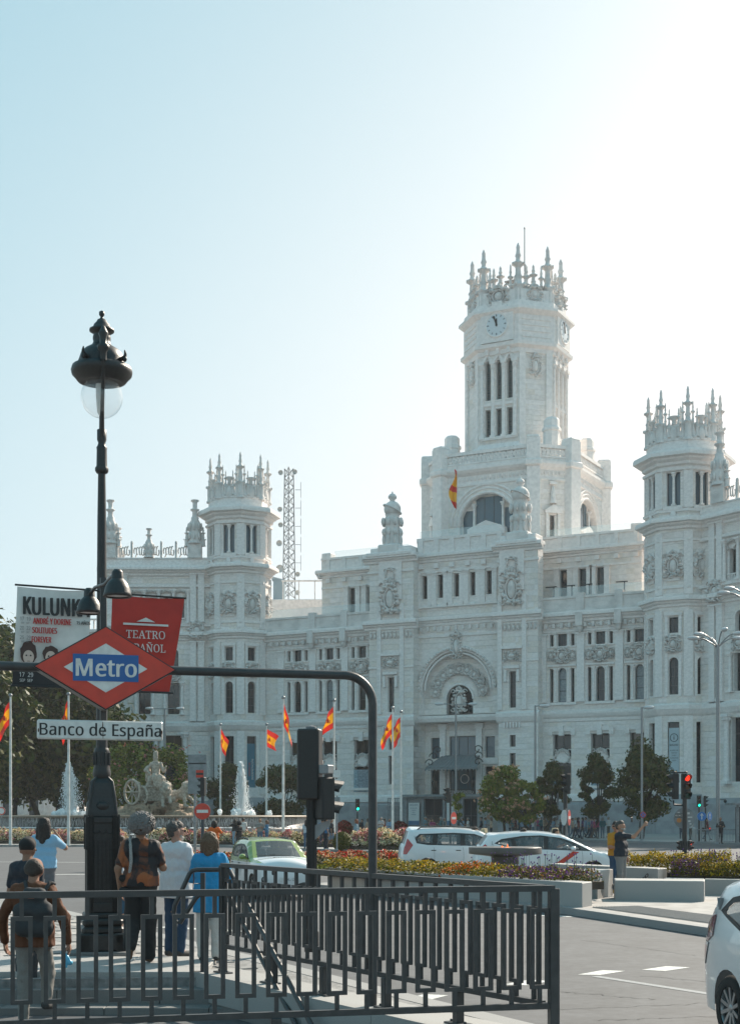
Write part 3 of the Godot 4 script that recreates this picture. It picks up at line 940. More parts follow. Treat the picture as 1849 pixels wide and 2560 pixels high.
	for i in 6: cc.box(V(24.9 + i * 1.95, 32.8, 0.14), V(0.6, 1.8, 0.4)); cc.box(V(24.9 + i * 1.95, 30.5, 0.2), V(0.55, 0.55, 0.4))
	for i in 12: cc.box(V(24.9 + i * 0.88, 23.35, 0.2), V(0.22, 0.45, 0.35))
	pp("cornice", cc, M.stone)
	var gl := MB.new()
	gl.box(V(29.3, 34.3, -0.8), V(10.0, 0.95, 0.03))
	pp("glass_balustrade", gl, M.glassrail)
	for side in 2:
		var a0 := 18.9 if side == 0 else 35.05; var a1 := 24.55 if side == 0 else 39.7
		var ce := 21.7 if side == 0 else 36.7
		var pm := MB.new()
		pm.x = tf(0, 0, 1.5)
		pm.wall(a0, a1, 0, 31.2, [[ce - 0.4, ce + 0.4, 13.9, 17.9], [ce - 0.35, ce + 0.35, 5.6, 8.9], [ce - 0.35, ce + 0.35, 9.6, 10.9]], 0.6)
		pm.x = tf(a0, 0, 1.5, -PI / 2); pm.wall(-1.5 if a0 < 30 else -1.5, 0, 0, 31.2, [], 0.1)
		pm.x = tf(a1, 0, 1.5, PI / 2); pm.wall(0, 1.5, 0, 31.2, [], 0.1)
		pp("pier_wall", pm, M.stone)
		window(tf(ce, 13.9, 1.0), 0.8, 4.0, false, 1, 3); window(tf(ce, 5.6, 1.0), 0.7, 3.3, false, 1, 2); window(tf(ce, 9.6, 1.0), 0.7, 1.3, false, 1, 1)
		var pf := MB.new()
		var w2 := 1.45
		pf.box(V(ce - w2, 20.0, 1.62), V(0.5, 12.6, 0.24)); pf.box(V(ce + w2, 20.0, 1.62), V(0.5, 12.6, 0.24))
		pf.box(V(ce, 29.0, 1.62), V(2.9, 4.4, 0.26))
		pf.box(V(ce, 18.35, 1.68), V(1.8, 0.3, 0.4)); pf.box(V(ce - 0.75, 17.4, 1.66), V(0.28, 1.3, 0.34)); pf.box(V(ce + 0.75, 17.4, 1.66), V(0.28, 1.3, 0.34))
		pf.box(V(ce, 20.5, 1.7), V(2.5, 0.3, 0.45))
		for i in 6: pf.box(V(ce - 0.9 + i * 0.36, 12.0, 1.62), V(0.2, 0.6, 0.26))
		pp("pier_frame", pf, M.stone)
		var pc := MB.new(); pc.sep = true
		pc.x = tf(0, 0, 1.5)
		for e in [[31.0, 0.7, 1.0], [23.3, 0.65, 1.15]]: pc.mould(a0 - 0.6, a1 + 0.6, cornice_profile(0, e[0], e[1], e[2]))
		pc.mould(a0 - 0.2, a1 + 0.2, [V2(0, 12.2), V2(0.2, 12.4), V2(0.4, 12.9), V2(0.4, 13.3), V2(0, 13.5)])
		pc.mould(a0 - 0.1, a1 + 0.1, [V2(0, 3.5), V2(0.2, 3.6), V2(0.2, 4.2), V2(0, 4.4)])
		pc.mould(a0 - 0.15, a1 + 0.15, [V2(0, 29.9), V2(0.15, 29.95), V2(0.15, 30.2), V2(0, 30.25)])
		pc.mould(a0 - 0.1, a1 + 0.1, [V2(0, 18.9), V2(0.12, 18.95), V2(0.12, 19.15), V2(0, 19.2)])
		pc.box(V((a0 + a1) / 2, 32.4, -0.9), V(a1 - a0 - 0.4, 0.9, 2.2), 0.1)
		pc.box(V((a0 + a1) / 2, 32.0, -0.6), V(a1 - a0 + 0.2, 0.5, 2.8), 0.1)
		pp("pier_cornice", pc, M.stone)
		var pq := MB.new()
		pq.x = tf(0, 0, 1.5)
		pq.mould(a0, a1, [V2(0, 0), V2(0.3, 0), V2(0.3, 3.2), V2(0, 3.5)])
		pp("plinth", pq, M.plinth)
		pp("frieze", garland_band(a1 - a0), M.stone2, tf((a0 + a1) / 2, 22.7, 1.55))
		pp("carved_crest", relief("crest", 2.7, 4.6, 31), M.stone2, tf(ce, 27.0, 1.75))
		pp("crest_crown", relief("crestc", 1.5, 1.8, 33, true, false), M.stone2, tf(ce, 29.6, 1.75))
		pp("carved_rosette", relief("ros", 2.2, 1.3, 35, false), M.stone2, tf(ce, 19.6, 1.72))
		# globe finial standing on the pier
		var fx := (a0 + a1) / 2 - (0.3 if side == 0 else 0.1)
		var g := MB.new()
		g.box(V(0, 0.5, 0), V(2.6, 1.0, 2.6), 0.15)
		g.lathe(Vector3.ZERO, [V2(1.15, 1.0), V2(1.0, 1.2), V2(0.95, 2.4), V2(0.9, 3.4), V2(1.0, 4.0), V2(0.8, 4.3), V2(0.9, 4.6)], 8)
		for i in 8:
			var t := TAU * i / 8
			g.sph(V(sin(t) * 1.1, 3.7, cos(t) * 1.1), V(0.26, 0.5, 0.26), 6, 4); g.sph(V(sin(t) * 1.0, 2.5, cos(t) * 1.0), V(0.3, 0.45, 0.25), 6, 4)
			g.sph(V(sin(t) * 1.05, 1.6, cos(t) * 1.05), V(0.2, 0.6, 0.2), 6, 4)
		g.sph(V(0, 5.2, 0), V(0.98, 0.95, 0.98), 16, 10)
		var band := []
		for i in 25: band.append(V(sin(TAU * i / 24) * 1.0, 5.2 + cos(TAU * i / 24 + 1.0) * 0.5, cos(TAU * i / 24) * 1.0))
		g.tube(band, 0.1, 6)
		g.lathe(Vector3.ZERO, [V2(0.35, 6.0), V2(0.3, 6.3), V2(0.52, 6.5), V2(0.5, 6.7), V2(0.3, 6.95), V2(0.1, 7.0), V2(0.08, 7.2), V2(0, 7.3)], 8)
		pp("globe_finial", g, M.stone2, tf(fx, 32.2, 0.6))
	make_portal()
	# ---- core behind the front so that nothing shows through
	var core := MB.new()
	core.box(V(28, 11.5, -9.0), V(50, 23, 14)); core.box(V(29.3, 28.0, -12.0), V(38.6, 8, 12))
	pp("roof", core, M.plinth)
	make_drum()
	make_corner_tower(V(0, 0, 0), deg_to_rad(13.0), 3.57, false)
	make_corner_tower(V(55.6, 0, 0.6), deg_to_rad(-1.0), 3.72, true)
	# wings beyond the two corner towers
	make_wing(tf(-1.9, 0, 2.2, deg_to_rad(28.0)), -1, 13.6)
	make_wing(tf(58.0, 0, 3.2, deg_to_rad(-28.0)), 1, 26.0)
	# flag over the terrace
	var fp := MB.new()
	fp.lathe(Vector3.ZERO, [V2(0.07, 0), V2(0.05, 9.2), V2(0.1, 9.25), V2(0, 9.4)], 6)
	var fnode := thing("flagpole", "tall white flagpole with furled flag on the palace terrace", "flagpole", pal.transform * V(28.4, 33.4, -2.0))
	obj("pole", fp, M.whitepole, fnode)
	furled_flag(fnode, 8.3, 4.4)
	# aerial on the clock tower
	var an := MB.new()
	an.lathe(Vector3.ZERO, [V2(0.09, 62.0), V2(0.06, 75.2), V2(0.13, 75.3), V2(0, 75.5)], 6)
	pp("mast", an, M.greypaint, tf(29.9, 0, -19.0))
	make_lattice()
func garland_band(w: float) -> ArrayMesh:
	var key := "gar%.1f" % w
	if cache.has(key): return cache[key]
	var m := MB.new()
	var n := int(w / 0.5)
	for i in n:
		m.sph(V(-w / 2 + (i + 0.5) * w / n, 0, 0.05), V(0.2, 0.32, 0.2), 6, 4)
		m.box(V(-w / 2 + (i + 0.5) * w / n, 0.42, 0.06), V(0.3, 0.14, 0.2))
	cache[key] = m.mesh()
	return cache[key]

func make_portal() -> void:
	# grey stone doorway set back under the arch
	var z := -1.6
	var m := MB.new()
	m.x = tf(0, 0, z)
	m.wall(24.5, 35.1, 0, 12.7, [[25.3, 26.5, 4.4, 7.6], [25.3, 26.5, 8.6, 11.0], [27.6, 30.9, 4.4, 11.1], [32.1, 33.3, 4.4, 7.6], [32.1, 33.3, 8.6, 11.0]], 0.5)
	m.x = tf(24.55, 0, 1.4, PI / 2); m.wall(0, 3.0, 0, 12.7, [], 0.1)
	m.x = tf(35.05, 0, 1.4, -PI / 2); m.wall(-3.0, 0, 0, 12.7, [], 0.1)
	m.x = Transform3D.IDENTITY
	m.q(V(24.5, 12.65, z), V(35.1, 12.65, z), V(35.1, 12.65, 0.0), V(24.5, 12.65, 0.0))
	m.box(V(29.3, 8.2, z + 0.12), V(9.0, 0.7, 0.3))
	for x in [26.95, 31.5]:
		m.box(V(x, 8.4, z + 0.2), V(0.7, 8.2, 0.5)); m.box(V(x, 12.2, z + 0.24), V(1.0, 0.6, 0.6))
	pp("portal_wall", m, M.stone)
	window(tf(25.9, 4.4, z - 0.4), 1.2, 3.2, false, 1, 2); window(tf(25.9, 8.6, z - 0.4), 1.2, 2.4, false, 1, 1, "paneskyreflect")
	window(tf(32.7, 4.4, z - 0.4), 1.2, 3.2, false, 1, 2); window(tf(32.7, 8.6, z - 0.4), 1.2, 2.4, false, 1, 1, "paneskyreflect")
	window(tf(29.25, 4.4, z - 0.4), 3.3, 6.7, false, 3, 2, "paneskyreflect")
	# iron canopy
	var c := MB.new()
	c.q(V(26.0, 7.4, 1.3), V(32.4, 7.4, 1.3), V(31.5, 8.9, z + 0.3), V(27.0, 8.9, z + 0.3))
	c.q(V(26.0, 7.36, 1.3), V(27.0, 8.86, z + 0.3), V(31.5, 8.86, z + 0.3), V(32.4, 7.36, 1.3))
	for i in 15:
		var k := i / 14.0
		c.bar(V(lerpf(26.0, 32.4, k), 7.42, 1.32), V(lerpf(27.0, 31.5, k), 8.93, z + 0.3), 0.05, 0.05)
		c.sph(V(lerpf(26.0, 32.4, k), 7.2, 1.32), V(0.1, 0.16, 0.06), 5, 4)
	c.box(V(29.2, 7.3, 1.32), V(6.5, 0.16, 0.08))
	pp("canopy", c, M.greypaint)
	for sx in [-1.0, 1.0]:
		var sc := MB.new()
		for k in 3:
			var sp := []
			for i in 18:
				var t := i / 17.0 * 6.5
				var rr := 0.55 * (1.0 - i / 22.0)
				sp.append(V(29.2 + sx * (3.0 - 0.25 * k) + cos(t) * rr * sx, 8.0 + k * 0.75 + sin(t) * rr * 0.9, 0.6 - k * 0.5))
			sc.tube(sp, 0.06, 5)
		pp("iron_scroll", sc, M.irondark)
		var la := MB.new()
		la.lathe(V(29.2 + sx * 2.4, 4.7, 0.8), [V2(0, 0), V2(0.1, 0.15), V2(0.06, 0.3), V2(0.22, 0.6), V2(0.3, 1.1), V2(0.16, 1.3), V2(0.05, 1.4), V2(0.04, 2.7)], 8)
		pp("lantern", la, M.irondark)
	# lettering board and ring emblem above the door
	var bd := MB.new()
	bd.box(V(29.25, 4.7, z + 0.15), V(3.3, 0.7, 0.12))
	pp("name_board", bd, M.frame)
	var rg := MB.new()
	var rp := []
	for i in 25: rp.append(V(29.6 + cos(TAU * i / 24) * 0.5, 6.2 + sin(TAU * i / 24) * 0.5, z + 0.1))
	rg.tube(rp, 0.05, 5, false)
	pp("ring_emblem", rg, M.stone2)
	text("lettering", "CENTROCENTRO", 0.5, pal, V(29.25, 4.68, z + 0.22), M.stone2, {"sx": 0.8})
	# low entrance block with perforated screens and posters
	var en := MB.new()
	en.x = tf(0, 0, 3.6)
	en.box(V(29.0, 4.25, -1.0), V(9.4, 0.25, 2.6))
	en.wall(24.2, 33.8, 0, 4.1, [[24.8, 26.6, 0.3, 3.9], [26.9, 29.2, 0.1, 3.9], [29.5, 31.4, 0.3, 3.9], [31.7, 33.4, 0.1, 3.9]], 0.4)
	pp("entrance_block", en, M.greypaint)
	for x in [28.05, 32.55]: window(tf(x, 0.1, 3.3), 2.2 if x < 30 else 1.7, 3.8, false, 2, 2)
	for x in [25.7, 30.45]:
		var sc := MB.new()
		sc.box(V(x, 2.1, 3.4), V(1.8, 3.6, 0.06))
		pp("screen", sc, M.galv)
		var po := MB.new()
		po.box(V(x, 2.2, 3.66), V(1.35, 2.5, 0.05))
		pp("poster", po, M.signwhite)
		var pb := MB.new()
		pb.box(V(x, 1.2, 3.69), V(1.33, 0.48, 0.01))
		pp("poster_picture", pb, mat("posterblue", lin(0.08, 0.16, 0.26), 0.6))
		text("lettering", "CENTROCENTRO", 0.2, pal, V(x, 3.2, 3.7), mat("inkblue", lin(0.05, 0.1, 0.18), 0.6), {"sx": 0.7})
		for i in 4: text("lettering", ["CULTURAL CENTRE", "EXHIBITION", "MUSIC", "RESTAURANT"][i], 0.13, pal, V(x, 2.85 - i * 0.24, 3.7), M.inkblue, {"sx": 0.8})
	# pierced metal gate panels left of the entrance
	var gt := MB.new()
	for i in 9:
		gt.box(V(22.2 + i * 0.22, 2.0, 3.2), V(0.07, 4.0, 0.05))
		gt.box(V(23.1, 0.2 + i * 0.47, 3.203), V(1.9, 0.08, 0.05))
	pp("gate", gt, M.galv)

func make_drum() -> void:
	var o := tf(29.3, 0, -17.8)
	var R := 9.3; var hf := 5.9
	var m := MB.new()
	m.x = o
	# four wide faces with an arched window, four chamfers with a niche
	var face_w := hf; var ch_w := (R - hf) * sqrt(2.0) * 0.5
	var ch_R := (R + hf) / sqrt(2.0)
	for k in 4:
		var f := o * tf(0, 0, 0, PI / 2 * k) * tf(0, 0, R)
		m.x = f
		m.wall(-hf, hf, 32, 43.4, [[-3.5, 3.5, 35.2, 40.2, true]], 0.9)
		if k < 2:
			# lunette: centre light, side lights between columns
			window(f * tf(0, 36.4, -0.8), 3.6, 3.7, false, 3, 1, "paneskyreflect")
			for s in [-2.65, 2.65]: window(f * tf(s, 35.2, -0.8), 1.5, 3.4, false, 1, 1, "paneskyreflect")
			var lm := MB.new()
			lm.x = f * tf(0, 0, -0.75)
			lm.wall(-3.5, 3.5, 35.2, 40.25, [[-1.7, 1.7, 36.3, 40.0], [-3.35, -2.0, 35.3, 38.5], [2.0, 3.35, 35.3, 38.5]], 0.3)
			lm.x = f
			lm.ext(PackedVector2Array([V2(-2.4, 34.5), V2(2.4, 34.5), V2(2.4, 36.1), V2(0, 37.0), V2(-2.4, 36.1)]), -0.6, 0.3)
			pp("lunette", lm, M.stoneclean)
			for s in [-1.85, 1.85]: pp("column", column("lun", 4.0, 0.16), M.stoneclean, f * tf(s, 35.2, -0.55))
			var vo := MB.new()
			for e in [[4.6, 0.16], [4.15, 0.12], [3.65, 0.14]]:
				var pts := []
				for i in 21: pts.append(V(-cos(PI * i / 20) * e[0], 36.7 + sin(PI * i / 20) * e[0], 0.0))
				vo.tube(pts, e[1], 6)
			pp("arch_moulding", vo, M.stoneclean, f)
		var g := o * tf(0, 0, 0, PI / 2 * k + PI / 4) * tf(0, 0, ch_R)
		m.x = g
		m.wall(-ch_w, ch_w, 32, 43.4, [[-0.3, 0.3, 34.4, 37.2]], 0.5)
		if k == 0 or k == 3 or k == 1:
			window(g * tf(0, 34.4, -0.35), 0.6, 2.8, false, 1, 4)
			var nm := MB.new()
			nm.box(V(-0.75, 35.8, 0.15), V(0.3, 3.2, 0.3)); nm.box(V(0.75, 35.8, 0.15), V(0.3, 3.2, 0.3))
			nm.box(V(0, 37.55, 0.2), V(2.1, 0.3, 0.45))
			nm.ext(PackedVector2Array([V2(-1.1, 37.7), V2(1.1, 37.7), V2(0, 38.4)]), 0.0, 0.45)
			nm.lathe(V(0, 38.5, 0.25), [V2(0.42, 0), V2(0.4, 0.3), V2(0.28, 0.9), V2(0.34, 1.4), V2(0.2, 1.65), V2(0.19, 1.95), V2(0, 2.1)], 8)
			nm.box(V(0, 40.9, 0.2), V(0.9, 0.3, 0.5))
			pp("statue_niche", nm, M.stoneclean, g)
	pp("drum_wall", m, M.stoneclean)
	var b := MB.new(); b.sep = true
	b.x = o
	b.octo([V2(0, 41.2), V2(0.15, 41.3), V2(0.15, 41.5), V2(0.02, 41.6), V2(0.02, 42.5), V2(0.4, 42.8), V2(0.6, 43.1), V2(0.6, 43.4), V2(0.1, 43.5), V2(0.1, 43.9), V2(0.2, 43.9), V2(0.2, 44.1)], R, hf)
	b.octo([V2(0.2, 45.0), V2(0.25, 45.0), V2(0.25, 45.4), V2(-0.3, 45.4), V2(-0.3, 45.0)], R, hf)
	b.octo([V2(0.0, 43.6), V2(-9, 43.6)], R, hf)
	pp("drum_cornice", b, M.stoneclean)
	# pierced parapet: discs between rails; frieze bosses
	var pz := MB.new()
	for k in 8:
		var wide := k % 2 == 0
		pz.x = o * tf(0, 0, 0, PI / 4 * k) * tf(0, 0, (R if wide else ch_R) + 0.0)
		var ww := (hf if wide else ch_w) - 0.7
		var n := int(ww * 2 / 0.48)
		for i in n:
			var x := -ww + (i + 0.5) * ww * 2 / n
			pz.box(V(x - ww / n, 44.55, 0.05), V(0.12, 0.95, 0.2))
			pz.bar(V(x - ww / n, 44.1, 0.05), V(x + ww / n, 45.0, 0.05), 0.18, 0.1, V(0, 0, 1)); pz.bar(V(x - ww / n, 45.0, 0.053), V(x + ww / n, 44.1, 0.053), 0.18, 0.1, V(0, 0, 1))
			pz.sph(V(x, 42.1, 0.05), V(0.16, 0.26, 0.12), 5, 3)
	pp("pierced_parapet", pz, M.stoneclean)
	# corner piers
	for k in 8:
		var a := PI / 4 * k
		var px := hf if k % 2 == 0 else R
		for s in [0]:
			var vtx: Vector3 = [V(hf, 0, R), V(R, 0, hf), V(R, 0, -hf), V(hf, 0, -R), V(-hf, 0, -R), V(-R, 0, -hf), V(-R, 0, hf), V(-hf, 0, R)][k]
			var pm := MB.new()
			pm.box(V(0, 37.3, 0), V(1.6, 10.8, 1.6), 0.05); pm.box(V(0, 43.1, 0), V(2.1, 0.8, 2.1), 0.15)
			pm.box(V(0, 44.7, 0), V(1.65, 2.6, 1.65), 0.05); pm.box(V(0, 46.1, 0), V(1.6, 0.4, 1.6), 0.15)
			pp("corner_pier", pm, M.stoneclean, o * tf(vtx.x, 0, vtx.z, PI / 8 + PI / 4 * k))
	# chimneys on the deck
	for e in [[-7.4, 3.0], [6.6, 5.2], [7.0, -6.0], [-6.2, -6.5]]:
		var cm := MB.new()
		cm.lathe(V(0, 43.6, 0), [V2(1.3, 0), V2(1.3, 1.0), V2(1.0, 1.6), V2(1.0, 4.0), V2(1.15, 4.1), V2(1.15, 4.4), V2(0.95, 4.6), V2(0.95, 5.4), V2(0.7, 5.7), V2(0, 5.7)], 8, true)
		pp("chimney", cm, M.stoneclean, o * tf(e[0], 0, e[1], 0.39))
	make_clock_tower(o)

func make_clock_tower(o: Transform3D) -> void:
	var R := 5.65; var hf := 2.55
	var cR := (R + hf) / sqrt(2.0); var cw := (R - hf) * sqrt(2.0) * 0.5
	var m := MB.new()
	for k in 4:
		var f := o * tf(0, 0, 0, PI / 2 * k) * tf(0, 0, R)
		m.x = f
		var hs := []
		for i in 3:
			var x := (i - 1) * 1.42
			hs.append([x - 0.36, x + 0.36, 47.9, 51.2]); hs.append([x - 0.36, x + 0.36, 52.3, 57.1, true])
		m.wall(-hf, hf, 43.5, 58.0, hs, 0.8)
		if k < 2:
			for i in 3:
				var x := (i - 1) * 1.42
				for e in [[47.9, 3.3, false], [52.3, 4.8, true]]:
					window(f * tf(x, e[0], -0.7), 0.72, e[1], e[2], 1, 2, "louvre")
					var lv := MB.new()
					var n := int(e[1] * (0.8 if e[2] else 1.0) / 0.3)
					for j in n: lv.box(V(x, e[0] + 0.2 + j * 0.3, -0.6), V(0.68, 0.05, 0.16))
					pp("louvres", lv, M.louvre, f)
			for i in 4: pp("column", column("twr", 9.4, 0.22), M.stoneclean, f * tf((i - 1.5) * 1.42, 47.6, 0.08))
			var gm := MB.new(); gm.sep = true
			for i in 3:
				var x := (i - 1) * 1.42
				gm.bar(V(x - 0.6, 56.9, 0.1), V(x, 57.8, 0.1), 0.3, 0.16, V(0, 0, 1)); gm.bar(V(x + 0.6, 56.9, 0.1), V(x, 57.8, 0.103), 0.3, 0.16, V(0, 0, 1))
				gm.box(V(x, 58.1, 0.25), V(0.4, 0.8, 0.4))
			gm.box(V(0, 51.75, 0.02), V(4.2, 0.35, 0.2)); gm.box(V(0, 47.6, 0.12), V(4.8, 0.3, 0.3))
			pp("window_tracery", gm, M.stoneclean, f)
			# clock with stepped frame
			var cf := MB.new()
			cf.box(V(0, 60.9, 0.35), V(4.2, 3.6, 0.5)); cf.box(V(0, 63.0, 0.35), V(2.6, 0.8, 0.52)); cf.box(V(0, 63.6, 0.35), V(1.3, 0.7, 0.54))
			pp("clock_frame", cf, M.stoneclean, f)
			var cl := pp("clock", clock_ring(), M.stoneclean, f * tf(0, 61.1, 0.6))
			var fc := MB.new()
			fc.x = Transform3D(Basis(Vector3.RIGHT, PI / 2), V(0, 0, 0.03))
			fc.lathe(Vector3.ZERO, [V2(1.32, -0.05), V2(1.32, 0.05), V2(0, 0.05)], 28)
			obj("clock_face", fc, mat("clockface", lin(0.66, 0.70, 0.72), 0.4), cl)
			var mk := MB.new()
			for i in 12:
				mk.x = Transform3D(Basis(Vector3.BACK, TAU * i / 12), V(0, 0, 0.1))
				mk.box(V(0, 1.12, 0), V(0.10 if i % 3 == 0 else 0.06, 0.24, 0.03))
			obj("hour_marks", mk, M.frame, cl)
			var hn := MB.new()
			hn.x = Transform3D(Basis(Vector3.BACK, 0.03), V(0, 0, 0.13)); hn.box(V(0, 0.30, 0), V(0.2, 0.9, 0.03)); hn.sph(V(0, 0, 0), V(0.17, 0.17, 0.03), 10, 4)
			obj("hour_hand", hn, M.black, cl)
			var mn := MB.new()
			mn.x = Transform3D(Basis(Vector3.BACK, 0.33), V(0, 0, 0.17)); mn.box(V(0, 0.45, 0), V(0.14, 1.35, 0.03)); mn.box(V(0, 0.95, 0), V(0.24, 0.3, 0.03))
			obj("minute_hand", mn, M.black, cl)
			pp("shield_gable", relief("gab", 3.0, 2.6, 44), M.stone2, f * tf(0, 64.8, 0.0))
		var g := o * tf(0, 0, 0, PI / 2 * k + PI / 4) * tf(0, 0, cR)
		m.x = g
		m.wall(-cw, cw, 43.5, 58.0, [], 0.3)
		var pn := MB.new()
		pn.box(V(-cw + 0.45, 51, 0.1), V(0.8, 14, 0.24)); pn.box(V(cw - 0.45, 51, 0.1), V(0.8, 14, 0.24))
		for i in 4: pn.box(V(0, 59.6 + i * 0.7, 0.2), V(cw * 2 - 0.6, 0.22, 0.4))
		pp("panel_frame", pn, M.stoneclean, g)
		pp("cartouche", relief("towercart", 1.6, 3.0, 46), M.stoneclean, g * tf(0, 56.2, 0.05))
		pp("shield_gable", relief("gab2", 2.2, 2.4, 45), M.stone2, g * tf(0, 64.9, -0.25))
	pp("tower_wall", m, M.stoneclean)
	var b := MB.new(); b.sep = true
	b.x = o
	b.octo([V2(0.9, 43.5), V2(0.9, 45.0), V2(0.35, 46.4), V2(0.0, 47.0)], R, hf)
	b.octo([V2(0, 57.6), V2(0.2, 57.7), V2(0.2, 58.2), V2(0.65, 58.5), V2(0.7, 58.9), V2(0.3, 59.0), V2(0.3, 62.2), V2(0.5, 62.35), V2(0.9, 62.7), V2(0.9, 63.0), V2(0.3, 63.2), V2(0.25, 63.9), V2(-0.1, 64.0), V2(-0.1, 65.4), V2(-0.7, 65.4), V2(-0.7, 64.0), V2(-5, 64.0)], R, hf)
	pp("tower_cornice", b, M.stoneclean)
	var vt := [V(hf, 0, R), V(R, 0, hf), V(R, 0, -hf), V(hf, 0, -R), V(-hf, 0, -R), V(-R, 0, -hf), V(-R, 0, hf), V(-hf, 0, R)]
	for k in 8:
		var p: Vector3 = vt[k] * 0.88
		pp("pinnacle", pinnacle("pin_big", 7.9, 0.76), M.stone2, o * tf(p.x, 63.2, p.z))
		for sg in [-0.17, 0.17]:
			var p3: Vector3 = vt[k].rotated(Vector3.UP, sg) * 0.86
			pp("pinnacle", pinnacle("pin_fl", 5.0, 0.36), M.stone2, o * tf(p3.x, 63.6, p3.z))
		var q: Vector3 = (vt[k] * 0.72 + vt[(k + 1) % 8] * 0.28) * 0.86
		pp("pinnacle", pinnacle("pin_mid", 4.6, 0.52), M.stone2, o * tf(q.x, 64.0, q.z))
		q = (vt[k] * 0.5 + vt[(k + 1) % 8] * 0.5) * 0.9
		pp("pinnacle", pinnacle("pin_mid2", 4.0, 0.5), M.stone2, o * tf(q.x, 64.6, q.z))
	# lantern frame on the roof
	var lf := MB.new()
	for e in [[-0.7, -0.7], [0.7, -0.7], [-0.7, 0.7], [0.7, 0.7]]: lf.box(V(e[0], 65.9, e[1] + 1.0), V(0.14, 3.8, 0.14))
	lf.box(V(0, 67.9, 1.0), V(1.7, 0.14, 1.7))
	pp("roof_lantern", lf, M.greypaint, o)
func clock_ring() -> ArrayMesh:
	if cache.has("clockring"): return cache["clockring"]
	var m := MB.new()
	var pts := []
	for i in 33: pts.append(V(cos(TAU * i / 32) * 1.42, sin(TAU * i / 32) * 1.42, 0))
	m.tube(pts, 0.15, 6, false)
	cache["clockring"] = m.mesh()
	return cache["clockring"]

